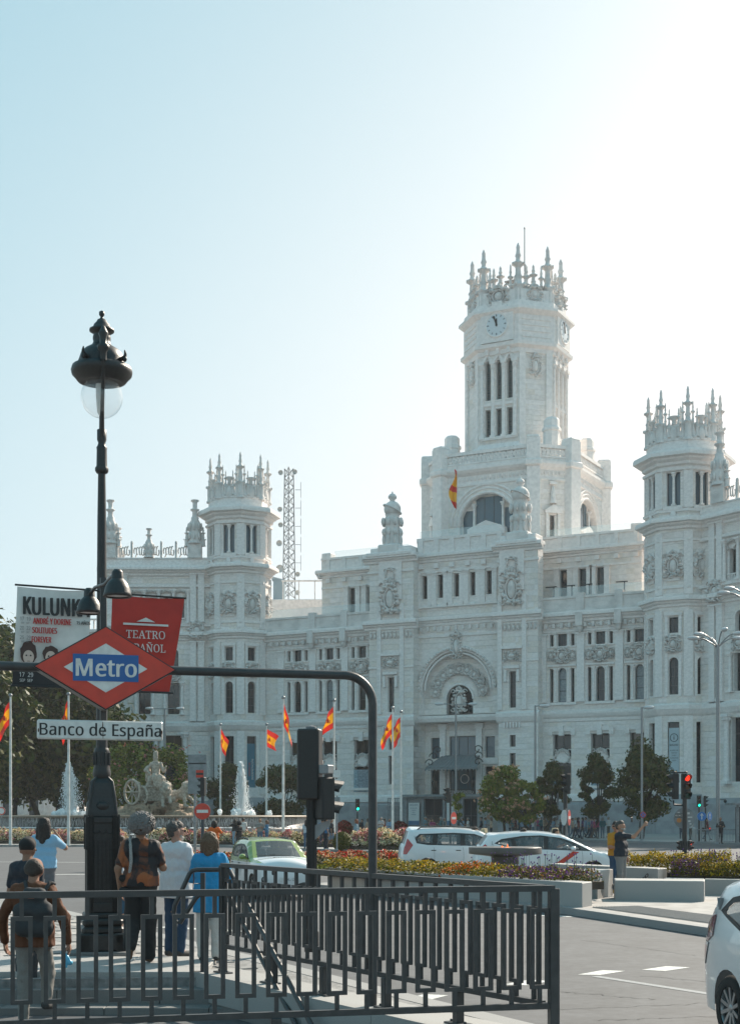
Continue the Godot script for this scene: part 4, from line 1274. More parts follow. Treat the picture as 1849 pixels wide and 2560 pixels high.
func make_corner_tower(at: Vector3, turn: float, A: float, info: bool) -> void:
	var o := tf(at.x, 0, at.z, turn)
	var hf := A * tan(PI / 8)
	var m := MB.new()
	for k in 8:
		var f := o * tf(0, 0, 0, PI / 4 * k) * tf(0, 0, A)
		var vis := k == 0 or k == 1 or k == 2 or k == 7
		m.x = f
		var hs := []
		if vis: hs = [[-0.5, 0.5, 14.4, 18.2, true], [-0.5, 0.5, 20.7, 22.3], [-0.62, 0.62, 5.4, 11.6], [-0.72, 0.72, 33.7, 37.1]]
		m.wall(-hf, hf, 0, 38.2, hs, 0.55)
		if not vis: continue
		window(f * tf(0, 14.4, -0.45), 1.0, 3.8, true, 2, 4); window(f * tf(0, 20.7, -0.45), 1.0, 1.6, false, 2, 1)
		window(f * tf(0, 5.4, -0.45), 1.24, 6.2, false, 2, 4); window(f * tf(0, 33.7, -0.45), 1.44, 3.4, false, 2, 1, "paneskyreflect")
		if k == (0 if info else 1):
			var bn := MB.new()
			bn.box(V(0, 8.3 if info else 8.0, -0.2), V(1.05, 5.4, 0.04))
			var bo := pp("cloth_banner", bn, mat("bannerpale", lin(0.42, 0.50, 0.54), 0.8) if info else mat("bannerteal", lin(0.04, 0.16, 0.23), 0.8), f)
			if info:
				var ci := MB.new()
				var rp := []
				for i in 21: rp.append(V(cos(TAU * i / 20) * 0.4, 10.0 + sin(TAU * i / 20) * 0.4, -0.17))
				ci.tube(rp, 0.035, 5, false)
				obj("ring_print", ci, M.frame, bo)
				text("lettering", "i", 0.6, bo, V(0, 10.0, -0.17), M.frame, {"bold": 1.0}); text("lettering", "MADRID", 0.3, bo, V(0, 9.25, -0.17), M.frame, {"sx": 0.8, "bold": 0.6})
				for i in 5: text("lettering", ["INFORMACIÓN", "TURÍSTICA", "TOURIST", "INFORMATION", "TIENDA"][i], 0.17, bo, V(0, 8.7 - i * 0.26, -0.17), M.frame, {"sx": 0.75})
			else:
				for i in 2: text("lettering", ["CENTRO DE", "INTERPRETACIÓN"][i], 0.34, bo, V(-0.2 + i * 0.4, 7.6, -0.17), [M.inkred, M.signwhite][i], {"rot": V(0, 0, PI / 2), "sx": 0.95, "bold": 0.5})
		pp("colonnette", column("tcol", 3.4, 0.15), M.stone, f * tf(0, 33.7, -0.1))
		pp("cartouche", relief("cart", 1.7, 1.9, 5), M.stone2, f * tf(0, 19.6, 0.06))
		pp("medallion", relief("med", 2.1, 3.0, 52), M.stone2, f * tf(0, 27.6, 0.1))
		var cr := MB.new()
		cr.box(V(0, 27.6, 0.04), V(2.3, 1.5, 0.14)); cr.box(V(0, 27.6, 0.045), V(1.4, 3.2, 0.14))
		cr.box(V(-0.72, 16.4, 0.06), V(0.3, 4.4, 0.16)); cr.box(V(0.72, 16.4, 0.06), V(0.3, 4.4, 0.16))
		cr.box(V(-0.72, 21.4, 0.06), V(0.3, 2.2, 0.16)); cr.box(V(0.72, 21.4, 0.06), V(0.3, 2.2, 0.16))
		cr.box(V(0, 33.4, 0.1), V(2.0, 0.3, 0.3)); cr.box(V(0, 22.6, 0.08), V(1.9, 0.25, 0.24))
		cr.sph(V(0, 32.8, 0.1), V(0.35, 0.4, 0.2), 6, 4)
		pp("face_frame", cr, M.stone, f)
	pp("tower_wall", m, M.stone)
	# corner strips
	var st := MB.new()
	for k in 8:
		st.x = o * tf(0, 0, 0, PI / 4 * k + PI / 8) * tf(0, 0, A / cos(PI / 8) - 0.12)
		st.box(V(0, 18.6, 0), V(0.9, 8.8, 0.4)); st.box(V(0, 8.4, 0), V(0.9, 7.6, 0.4)); st.box(V(0, 35.4, 0), V(0.9, 4.0, 0.35)); st.box(V(0, 27.8, 0), V(0.9, 6.4, 0.35))
	pp("corner_strip", st, M.stone)
	var b := MB.new(); b.sep = true
	b.x = o
	b.octo(octo_cornice(37.7, 1.15, 1.5), A, hf)
	b.octo(octo_cornice(31.2, 0.95, 1.2), A, hf)
	b.octo(octo_cornice(23.3, 0.7, 1.1), A, hf)
	b.octo([V2(0, 12.2), V2(0.2, 12.4), V2(0.45, 12.9), V2(0.45, 13.3), V2(0, 13.5)], A, hf)
	b.octo([V2(0, 25.2), V2(0.15, 25.25), V2(0.15, 25.5), V2(0, 25.55)], A, hf)
	b.octo([V2(0, 30.0), V2(0.15, 30.05), V2(0.15, 30.3), V2(0, 30.35)], A, hf)
	b.octo([V2(0, 37.15), V2(0.25, 37.25), V2(0.25, 37.5), V2(0, 37.55)], A, hf)
	b.octo([V2(0.0, 33.0), V2(0.2, 33.05), V2(0.2, 33.3), V2(0, 33.35)], A, hf)
	b.octo([V2(-0.12, 39.1), V2(-0.12, 40.3), V2(0.0, 40.4), V2(0.0, 40.6), V2(-0.12, 40.7), V2(-0.12, 41.3), V2(-0.5, 41.3), V2(-0.5, 39.5), V2(-3.0, 39.5)], A, hf)
	pp("tower_cornice", b, M.stone)
	var pl := MB.new()
	pl.x = o
	pl.octo([V2(0.4, 0), V2(0.4, 3.3), V2(0.0, 4.2)], A, hf)
	pp("plinth", pl, M.plinth)
	for k in 8:
		var a := PI / 4 * k + PI / 8
		var rr := A / cos(PI / 8) - 0.35
		pp("pinnacle", pinnacle("pin_t", 5.6, 0.46), M.stone2, o * tf(sin(a) * rr, 40.3, cos(a) * rr))
		for s in [-0.26, -0.14, 0.14, 0.26]:
			pp("pinnacle", pinnacle("pin_ts%d" % int(absf(s) * 50), 3.0 + (0.26 - absf(s)) * 6.0, 0.22), M.stone2, o * tf(sin(a + s) * (rr - 0.05), 40.7, cos(a + s) * (rr - 0.05)))
		var g := o * tf(0, 0, 0, PI / 4 * k) * tf(0, 0, A - 0.1)
		var sm := MB.new()
		sm.box(V(0, 41.5, -0.15), V(1.3, 1.0, 0.36)); sm.sph(V(0, 41.0, 0.08), V(0.42, 0.7, 0.14), 8, 5)
		sm.lathe(V(0, 42.0, -0.15), [V2(0.3, 0), V2(0.24, 0.4), V2(0.5, 0.7), V2(0.5, 0.85), V2(0, 0.9)], 8)
		for s in [-0.8, 0.8]: sm.sph(V(s, 40.6, 0.05), V(0.3, 0.2, 0.14), 6, 4)
		pp("shield_merlon", sm, M.stone2, g)

# wing running along local +x (dir 1) or -x (dir -1) from the tower
func make_wing(o: Transform3D, dir: int, length: float) -> void:
	var m := MB.new()
	var holes := []
	var base := 1.6
	var groups := 1 if length < 20 else 2
	var arc := []
	var lows := []
	for g in groups:
		var g0 := base + 2.7 + g * 11.5
		for i in 4:
			arc.append(g0 + i * 1.78)
		lows.append_array([g0 + 0.9, g0 + 4.45])
	for c in arc:
		holes.append([dir * c - 0.42, dir * c + 0.42, 25.9, 28.7, true])
	for c in lows:
		holes.append([dir * c - 0.75, dir * c + 0.75, 14.4, 18.2]); holes.append([dir * c - 0.6, dir * c + 0.6, 20.2, 22.4, true]); holes.append([dir * c - 1.0, dir * c + 1.0, 5.4, 11.8])
	m.x = o
	var x0 := 0.0 if dir > 0 else -length; var x1 := length if dir > 0 else 0.0
	m.wall(x0, x1, 0, 31.4, holes, 0.7)
	m.x = o * tf(dir * length, 0, 0, dir * PI / 2)
	m.wall(-14 if dir < 0 else 0, 0 if dir < 0 else 14, 0, 31.4, [], 0.3)
	pp("wall", m, M.stone)
	for c in arc:
		window(o * tf(dir * c, 25.9, -0.6), 0.84, 2.8, true, 1, 2)
		pp("carved_lintel", relief("arcl", 1.4, 1.1, 61, true, false), M.stone2, o * tf(dir * c, 29.0, 0.05))
		var bm := MB.new()
		for i in 5: bm.box(V(dir * c - 0.4 + i * 0.2, 25.75, 0.15), V(0.09, 0.6, 0.09))
		bm.box(V(dir * c, 26.1, 0.15), V(1.1, 0.1, 0.14))
		pp("balustrade", bm, M.stone, o)
	for g in groups:
		for i in 5: pp("column", column("arcc", 4.2, 0.2), M.stone, o * tf(dir * (base + 2.7 + g * 11.5 + (i - 0.5) * 1.78), 25.4, 0.22))
	for c in lows:
		window(o * tf(dir * c, 14.4, -0.6), 1.5, 3.8, false, 2, 2); window(o * tf(dir * c, 20.2, -0.6), 1.2, 2.2, true, 2, 2); window(o * tf(dir * c, 5.4, -0.6), 2.0, 6.4, false, 2, 4)
		for s in [-1.05, 1.05]:
			pp("column", column("lowc", 4.0, 0.2), M.stone, o * tf(dir * c + s, 14.3, 0.2))
			pp("column", column("lowd", 7.0, 0.32), M.stone, o * tf(dir * c + s * 1.35, 5.2, 0.3))
		pp("carved_crest", relief("wcrest", 1.9, 1.7, 63), M.stone2, o * tf(dir * c, 19.2, 0.1))
	var b := MB.new(); b.sep = true
	b.x = o
	var e0 := x0 - 0.3; var e1 := x1 + 0.3
	for p in [cornice_profile(0, 31.2, 0.95, 1.2), cornice_profile(0, 23.3, 0.7, 1.1), [V2(0, 12.2), V2(0.2, 12.4), V2(0.45, 12.9), V2(0.45, 13.3), V2(0, 13.5)], [V2(0, 29.8), V2(0.3, 29.9), V2(0.3, 30.2), V2(0, 30.3)], [V2(0, 25.0), V2(0.4, 25.1), V2(0.4, 25.4), V2(0, 25.45)]]:
		b.mould(e0, e1, p)
	b.mould(x0, x1, [V2(-1.5, 32.4), V2(0.05, 32.4), V2(0.05, 33.3), V2(0.15, 33.35), V2(0.15, 33.5), V2(-1.5, 33.5)])
	b.x = o * tf(dir * length, 0, 0, dir * PI / 2)
	b.mould(-14 if dir < 0 else -0.3, 0.3 if dir < 0 else 14, cornice_profile(0, 31.2, 0.95, 1.2))
	pp("cornice", b, M.stone)
	var pl := MB.new()
	pl.x = o
	pl.mould(x0, x1, [V2(0, 0), V2(0.35, 0), V2(0.35, 3.2), V2(0, 3.8)])
	pp("plinth", pl, M.plinth)
	var core := MB.new()
	core.x = o
	core.box(V(dir * length / 2, 15.8, -7.5), V(length - 1.0, 31.4, 12.8))
	pp("roof", core, M.plinth)
	for c in [base + 0.2, base + 1.2, base + 9.6]:
		pp("pilaster", pilaster("wpil", 0.75, 9.8, 0.36), M.stone, o * tf(dir * c, 13.5, 0.0)); pp("pilaster", pilaster("wpil2", 0.75, 7.2, 0.36), M.stone, o * tf(dir * c, 24.4, 0.0))
	pp("carved_crest", relief("wbig", 2.2, 2.4, 64), M.stone2, o * tf(dir * (base + 0.7), 24.6, 0.35))
	# openwork balustrade with pinnacles
	var t := MB.new()
	t.x = o
	var xx := base + 2.4
	while xx < length - 1.0:
		for s in [-0.5, -0.18, 0.18, 0.5]:
			var sp := []
			for i in 12:
				var tt: float = i / 11.0 * 5.6 + s * 3.0
				sp.append(V(dir * xx + s + cos(tt) * 0.24 * (1 - i / 20.0), 34.25 + sin(tt) * 0.68 * (1 - i / 20.0), 0.0))
			t.tube(sp, 0.085, 4)
		t.box(V(dir * xx + dir * 0.9, 34.3, 0), V(0.26, 1.7, 0.26)); t.sph(V(dir * xx + dir * 0.9, 35.3, 0), V(0.18, 0.3, 0.18), 6, 4)
		xx += 1.8
	t.box(V(dir * (base + 1.0), 34.4, 0.0), V(1.7, 1.9, 0.9)); t.box(V(dir * (length - 0.6), 34.4, 0.0), V(1.6, 1.9, 0.9))
	pp("openwork_balustrade", t, M.stone2)
	for e in [[base + 1.0, 5.4, 0.8], [length - 0.7, 5.4, 0.8], [base + 6.6, 3.6, 0.6]]:
		pp("pinnacle", pinnacle("urn%.1f" % e[1], e[1], e[2], true), M.stone2, o * tf(dir * e[0], 35.2 if e[1] > 4 else 33.5, 0.0))
		for s in [-1.0, 1.0]:
			if e[1] > 4: pp("pinnacle", pinnacle("urns", 2.4, 0.3), M.stone2, o * tf(dir * e[0] + s, 34.9, 0.0))
	if dir < 0:
		# return side seen past the corner
		for e in [3.0, 8.0]: pp("pinnacle", pinnacle("urn5.4", 5.4, 0.8, true), M.stone2, o * tf(-length + 0.2, 33.4, -e))

func furled_flag(parent: Node3D, top: float, h: float) -> void:
	for k in 5:
		var m := MB.new()
		var y1: float = top - h * [0.0, 0.12, 0.42, 0.56, 0.82][k]; var y0: float = top - h * [0.12, 0.42, 0.56, 0.82, 1.0][k]
		for i in 6:
			for j in 5:
				var f := func(u: float, v: float) -> Vector3:
					var y := lerpf(y0, y1, v) + u * 0.35 - 0.2
					return V(-u * 0.95 * (0.6 + 0.4 * sin(y * 1.4)), y, 0.16 * sin(u * 9.0 + y * 1.1) + 0.08)
				var a: Vector3 = f.call(i / 6.0, j / 5.0); var b: Vector3 = f.call((i + 1) / 6.0, j / 5.0); var c: Vector3 = f.call((i + 1) / 6.0, (j + 1) / 5.0); var d: Vector3 = f.call(i / 6.0, (j + 1) / 5.0)
				m.q(b, a, d, c)
		obj("flag_stripe", m, M.yflag if k % 2 else M.rflag, parent)

func make_lattice() -> void:
	var t := thing("aerial_mast", "tall steel lattice mast hung with dish aerials behind the palace roof", "aerial mast", W(722, 1495, 205))
	var m := MB.new()
	var H := 18.5
	var legs := []
	for k in 3: legs.append(V2(sin(TAU * k / 3), cos(TAU * k / 3)))
	for k in 3:
		m.tube([V(legs[k].x * 1.05, -2, legs[k].y * 1.05), V(legs[k].x * 0.72, H, legs[k].y * 0.72)], 0.08, 5)
	for i in 14:
		for k in 3:
			var j := (k + 1) % 3
			var y0 := H * i / 14.0; var y1 := H * (i + 1) / 14.0
			var r0 := lerpf(1.02, 0.72, i / 14.0); var r1 := lerpf(1.02, 0.72, (i + 1) / 14.0)
			m.tube([V(legs[k].x * r0, y0, legs[k].y * r0), V(legs[j].x * r1, y1, legs[j].y * r1)], 0.05, 4, false)
			m.tube([V(legs[j].x * r0, y0, legs[j].y * r0), V(legs[k].x * r1, y1, legs[k].y * r1)], 0.05, 4, false)
	obj("lattice", m, M.greypaint, t)
	for e in [[-1.1, 17.6, 0.5], [0.9, 17.7, 0.5], [-1.2, 12.4, 0.5], [-1.1, 10.2, 0.5], [-1.2, 4.0, 0.8], [1.3, 3.2, 0.5], [-1.5, 1.8, 0.5], [1.3, 0.6, 0.5], [-1.3, 7.6, 0.6]]:
		var d := MB.new()
		d.x = Transform3D(Basis(Vector3.RIGHT, PI / 2), V(e[0], e[1], 0.9))
		d.lathe(Vector3.ZERO, [V2(0, -0.12), V2(e[2] * 0.4, -0.08), V2(e[2] * 0.7, 0.06), V2(e[2] * 0.7, 0.25)], 12)
		obj("dish", d, M.signwhite, t)
	for k in 5:
		var wm := MB.new()
		wm.box(V(1.7, 5 + k * 2.6, 0.0), V(0.06, 2.2, 0.06)); wm.box(V(1.3, 5 + k * 2.6, 0.003), V(0.8, 0.06, 0.06))
		obj("whip_aerial", wm, M.greypaint, t)
	var bx := thing("roof_cabin", "pale blue metal plant cabin on the roof beside the lattice mast", "cabin", W(698, 1495, 203))
	var bm := MB.new()
	bm.box(V(0, 0.5, 0), V(1.6, 4.0, 1.6), 0.1); bm.ext(PackedVector2Array([V2(-1.0, 2.5), V2(1.0, 2.2), V2(1.0, 2.4), V2(-1.0, 2.9)]), -0.9, 0.9)
	obj("casing", bm, mat("cabin", lin(0.28, 0.36, 0.40), 0.5), bx)
	var bl := thing("roof_building", "low pale rooftop building below the lattice mast", "building", W(735, 1495, 200))
	var rm := MB.new()
	rm.box(V(1.0, -6, -4), V(11, 12, 6), 0.1)
	obj("wall", rm, M.stoneclean, bl)
	var rp := MB.new()
	for i in 4: rp.box(V(-1.5 + i * 2.2, 1.0, 0.5), V(0.16, 2.6, 0.16))
	rp.box(V(1.8, 2.3, 0.5), V(7.0, 0.2, 0.3))
	obj("pergola", rp, M.stoneclean, bl)
# ---------------------------------------------------------------- far buildings, trees, fountain, flower beds
func make_far_buildings() -> void:
	var defs := [
		[V(-66, 0, -215), 46.0, 27.0, 0.0, "long pale stone building beyond the trees on the far side of the square", 12],
		[V(-26, 0, -196), 22.0, 26.5, 0.0, "lower pale stone range of offices half hidden behind the red banner", 6],
		[V(-95, 0, -190), 30.0, 22.0, 0.5, "pale stone corner building far behind the dark trees", 7]]
	for d in defs:
		var t := thing("building", d[4], "building", d[0], d[3])
		var w: float = d[1]; var h: float = d[2]
		var m := MB.new()
		var holes := []
		var n: int = d[5]
		for i in n:
			for k in 5:
				var x := -w / 2 + (i + 0.5) * w / n
				holes.append([x - 0.7, x + 0.7, 2.0 + k * 4.8, 5.0 + k * 4.8])
		m.x = tf(0, 0, 6); m.wall(-w / 2, w / 2, 0, h, holes, 0.4)
		m.x = Transform3D.IDENTITY
		m.box(V(0, h / 2, -0.6), V(w, h - 0.02, 11.0))
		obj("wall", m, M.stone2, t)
		for hh in holes:
			var ms := bars_window(1.4, 3.0, false, 2, 2)
			var o := obj("window", ms[0], M.frame, t, V((hh[0] + hh[1]) / 2, hh[2], 5.7))
			obj("pane", ms[1], M.pane, o)
		var c := MB.new()
		c.x = tf(0, 0, 6)
		c.mould(-w / 2 - 0.4, w / 2 + 0.4, cornice_profile(0, h - 1.0, 0.8, 1.0))
		c.mould(-w / 2 - 0.2, w / 2 + 0.2, cornice_profile(0, h - 6.5, 0.4, 0.6))
		var x2 := -w / 2
		while x2 < w / 2:
			c.box(V(x2, h + 0.7, -0.2), V(0.2, 1.3, 0.2)); x2 += 0.6
		c.box(V(0, h + 1.4, -0.2), V(w, 0.2, 0.4))
		obj("cornice", c, M.stone, t)
		for i in 3: obj("urn", pinnacle("urn3.6", 3.6, 0.6, true), M.stone2, t, V(-w / 2 + w * (i + 0.5) / 3, h + 1.5, 5.8))

func leafball(m: PackedVector3Array, nn: PackedVector3Array, cc: PackedColorArray, c: Vector3, rad: Vector3, n: int, sz: float, cols: Array, r: RandomNumberGenerator, shell := 0.5) -> void:
	for i in n:
		var d := V(r.randfn(), r.randfn(), r.randfn()).normalized()
		var k := pow(r.randf(), shell)
		var p := c + d * rad * k
		var nrm := (d + V(r.randfn(), r.randfn() + 0.5, r.randfn()) * 0.55).normalized()
		var a := nrm.cross(V(r.randfn(), r.randfn(), r.randfn()).normalized()).normalized()
		var b := nrm.cross(a)
		var s := sz * (0.6 + r.randf() * 0.8)
		a *= s; b *= s * 0.6
		var col: Color = cols[r.randi() % cols.size()]
		var A := p - a; var B := p + b; var C := p + a; var D := p - b
		for e in [A, B, C, A, C, D]: m.append(e)
		for e in 6:
			nn.append(nrm); cc.append(col)
func mesh_from(v: PackedVector3Array, n: PackedVector3Array, c: PackedColorArray) -> ArrayMesh:
	var ar := []
	ar.resize(Mesh.ARRAY_MAX)
	ar[Mesh.ARRAY_VERTEX] = v; ar[Mesh.ARRAY_NORMAL] = n; ar[Mesh.ARRAY_COLOR] = c
	var m := ArrayMesh.new()
	m.add_surface_from_arrays(Mesh.PRIMITIVE_TRIANGLES, ar)
	return m
func tree(called: String, label: String, at: Vector3, H: float, trunk: float, rad: float, o := {}) -> Node3D:
	var r := RandomNumberGenerator.new()
	r.seed = o.get("seed", 1)
	var t := thing(called, label, "tree", at, 0.0, o.get("group", ""))
	var tr := MB.new()
	var tw: float = o.get("tw", 0.16)
	var lean := V(r.randfn() * 0.15, 0, r.randfn() * 0.15)
	var pts := []; var rs := []
	for i in 6:
		pts.append(V(0, trunk * 1.3 * i / 5.0, 0) + lean * i + V(r.randfn(), 0, r.randfn()) * 0.03 * i); rs.append(tw * (1.2 - i * 0.12))
	tr.tube(pts, rs, 7)
	var cols: Array = o.get("cols", [Color(0.03, 0.05, 0.014), Color(0.04, 0.06, 0.018), Color(0.022, 0.038, 0.014)])
	var shape: String = o.get("shape", "round")
	var cl := []
	var nc: int = o.get("clumps", 48)
	for i in nc:
		var yy := r.randf()
		var rr := sqrt(maxf(0.0, 1.0 - pow(yy * 2.0 - 1.0, 2.0)))
		if shape == "cone": rr = (1.0 - yy) * 1.05 * (0.35 + 0.65 * minf(1.0, yy * 7.0)) + 0.12
		if shape == "egg": rr = pow(sin(PI * pow(yy, 0.62)), 0.7)
		var a := r.randf() * TAU
		var q := sqrt(0.15 + 0.85 * r.randf())
		cl.append(V(sin(a) * rr * rad * q, trunk + yy * (H - trunk), cos(a) * rr * rad * q) + lean * 4.0)
	for i in mini(9, nc):
		var e: Vector3 = cl[i]
		tr.tube([pts[3 + i % 3], pts[5].lerp(e, 0.45) + V(0, -0.2, 0), e], [tw * 0.55, tw * 0.35, tw * 0.12], 5)
	obj("trunk", tr, M.bark, t)
	var v := PackedVector3Array(); var n := PackedVector3Array(); var c := PackedColorArray()
	var lv := int(o.get("leaves", 6000) * 1.3 / nc)
	for p in cl:
		var cr: float = o.get("cr", rad * 0.36) * (0.45 + 0.95 * r.randf())
		leafball(v, n, c, p, V(cr, cr * 0.8, cr), lv, o.get("ls", 0.17), cols, r, 0.55)
	obj("crown", mesh_from(v, n, c), M.leaf, t)
	if o.has("bloom"):
		var v2 := PackedVector3Array(); var n2 := PackedVector3Array(); var c2 := PackedColorArray()
		for p in cl:
			if r.randf() < 0.5:
				var d: Vector3 = (p - V(0, trunk + (H - trunk) * 0.4, 0)).normalized()
				for b in 6: leafball(v2, n2, c2, p + (d + V(r.randfn(), r.randfn() * 0.6 + 0.25, r.randfn()) * 0.6) * rad * 0.24, V(0.15, 0.12, 0.15), 12, 0.07, o.bloom, r)
		obj("blossom", mesh_from(v2, n2, c2), M.petal, t)
	return t
func make_trees() -> void:
	var dk := [Color(0.042, 0.056, 0.014), Color(0.064, 0.075, 0.018), Color(0.03, 0.044, 0.012), Color(0.11, 0.105, 0.022)]
	var ol := [Color(0.045, 0.06, 0.018), Color(0.065, 0.075, 0.022), Color(0.04, 0.052, 0.018), Color(0.10, 0.085, 0.024)]
	var yl := [Color(0.13, 0.16, 0.02), Color(0.20, 0.19, 0.026), Color(0.10, 0.12, 0.02)]
	# big dark trees on the left
	var lb := ["tall dark plane tree behind the white jet at the edge of the square", "broad dark tree rising behind the left water jet", "dark tree with yellow edges beside the pale building", "dark tree behind the statue's chariot", "low dark tree beyond the parked cars", "dark tree reaching above the fountain rim behind the lamp post"]
	var lp := [[-20, 150.0, 21.0, 6.5], [110, 155.0, 19.0, 6.0], [40, 168.0, 22.0, 7.0], [215, 150.0, 17.0, 5.0], [-70, 140.0, 16.0, 6.0], [160, 170.0, 19.5, 6.5]]
	for i in lp.size():
		var e: Array = lp[i]
		tree("plane_tree", lb[i], G(e[0], e[1], 0.1), e[2], 4.5, e[3], {"seed": 100 + i, "cols": dk if i != 2 else dk + yl, "leaves": 9500, "ls": 0.34, "tw": 0.32, "clumps": 70, "cr": 2.5})
	# blooming trees behind the statue
	tree("myrtle_tree", "flowering tree with pink blossom behind the seated goddess", G(330, 138, 0.15), 8.3, 2.2, 3.4, {"seed": 21, "cols": yl, "leaves": 7000, "ls": 0.17, "bloom": [Color(0.62, 0.22, 0.2), Color(0.55, 0.25, 0.22), Color(0.7, 0.36, 0.3)], "clumps": 50})
	tree("myrtle_tree", "flowering tree with pink blossom behind the stone lions", G(432, 140, 0.15), 8.0, 2.2, 2.8, {"seed": 22, "cols": yl, "leaves": 6000, "ls": 0.17, "bloom": [Color(0.62, 0.22, 0.2), Color(0.7, 0.36, 0.3)], "clumps": 46})
	# trees before the palace
	tree("street_tree", "dark round tree behind the right water jet, nearer the statue", G(548, 142, 0.15), 6.6, 1.6, 1.9, {"seed": 31, "cols": ol, "leaves": 6500, "ls": 0.16, "group": "trees before the palace"})
	tree("street_tree", "wide dark tree between the right water jet and the signal", G(705, 142, 0.15), 6.4, 1.4, 2.7, {"seed": 32, "cols": ol, "leaves": 9000, "ls": 0.16, "group": "trees before the palace"})
	tree("myrtle_tree", "pink blossoming tree with two forked trunks beside the palace doorway", G(1262, 118, 0.15), 5.5, 1.7, 1.85, {"seed": 33, "cols": yl, "leaves": 8000, "ls": 0.13, "bloom": [Color(0.66, 0.38, 0.26), Color(0.7, 0.46, 0.3)], "clumps": 60, "tw": 0.12})
	tree("myrtle_tree", "smaller pink blossoming tree leaning next to the forked one", G(1322, 116, 0.15), 4.7, 1.6, 1.35, {"seed": 34, "cols": yl, "leaves": 5000, "ls": 0.13, "bloom": [Color(0.66, 0.38, 0.26)], "clumps": 44, "tw": 0.11})
	tree("street_tree", "narrow dark tree right behind the pink blossoming trees", G(1358, 124, 0.15), 6.4, 1.8, 1.3, {"seed": 35, "cols": ol, "leaves": 5500, "ls": 0.14, "shape": "egg", "group": "trees before the palace"})
	tree("street_tree", "slim pointed tree in front of the palace posters", G(1474, 122, 0.15), 7.0, 1.9, 1.5, {"seed": 36, "cols": ol, "leaves": 7000, "ls": 0.14, "shape": "egg", "group": "trees before the palace"})
	tree("street_tree", "large egg-shaped dark tree before the palace's corner tower", G(1603, 118, 0.15), 7.7, 1.9, 2.2, {"seed": 37, "cols": dk + ol, "leaves": 11000, "ls": 0.14, "shape": "egg", "clumps": 80, "cr": 0.9, "group": "trees before the palace"})
	tree("sapling", "thin young sapling staked beside the palace doorway", G(1184, 112, 0.15), 3.6, 1.6, 0.7, {"seed": 38, "cols": yl, "leaves": 500, "ls": 0.12, "clumps": 12, "tw": 0.04})
	# clipped shrubs
	var sh := [[860, 108.0, 1.55, 0.7, [Color(0.22, 0.02, 0.012), Color(0.14, 0.03, 0.02), Color(0.3, 0.03, 0.02), Color(0.05, 0.04, 0.012)], "tall clipped dome of red leaves beside the far traffic light"],
		[999, 108.0, 1.5, 0.72, [Color(0.17, 0.012, 0.014), Color(0.10, 0.012, 0.016), Color(0.06, 0.02, 0.014)], "tall clipped dome of dark crimson leaves behind two flagpoles"],
		[855, 82.0, 1.0, 0.55, [Color(0.10, 0.10, 0.012), Color(0.06, 0.075, 0.01), Color(0.15, 0.12, 0.015)], "low round golden-green bush at the corner of the flower bed"],
		[735, 122.0, 1.5, 0.6, [Color(0.14, 0.03, 0.04), Color(0.2, 0.06, 0.07), Color(0.05, 0.04, 0.02)], "small round crimson bush just above the fountain rim"]]
	for e in sh:
		var r := RandomNumberGenerator.new()
		r.seed = int(e[0])
		var t := thing("shrub", e[5], "shrub", G(e[0], e[1], 0.15))
		var v := PackedVector3Array(); var n := PackedVector3Array(); var c := PackedColorArray()
		var hh: float = e[2]; var rr: float = e[3]
		leafball(v, n, c, V(0, hh * 0.42, 0), V(rr, hh * 0.6, rr), 5200, 0.055 * (1.4 if e[1] > 100 else 0.8), e[4], r, 0.2)
		obj("foliage", mesh_from(v, n, c), M.leaf, t)
		var st := MB.new()
		st.tube([Vector3.ZERO, V(0, hh * 0.5, 0)], 0.06, 6)
		obj("stem", st, M.bark, t)

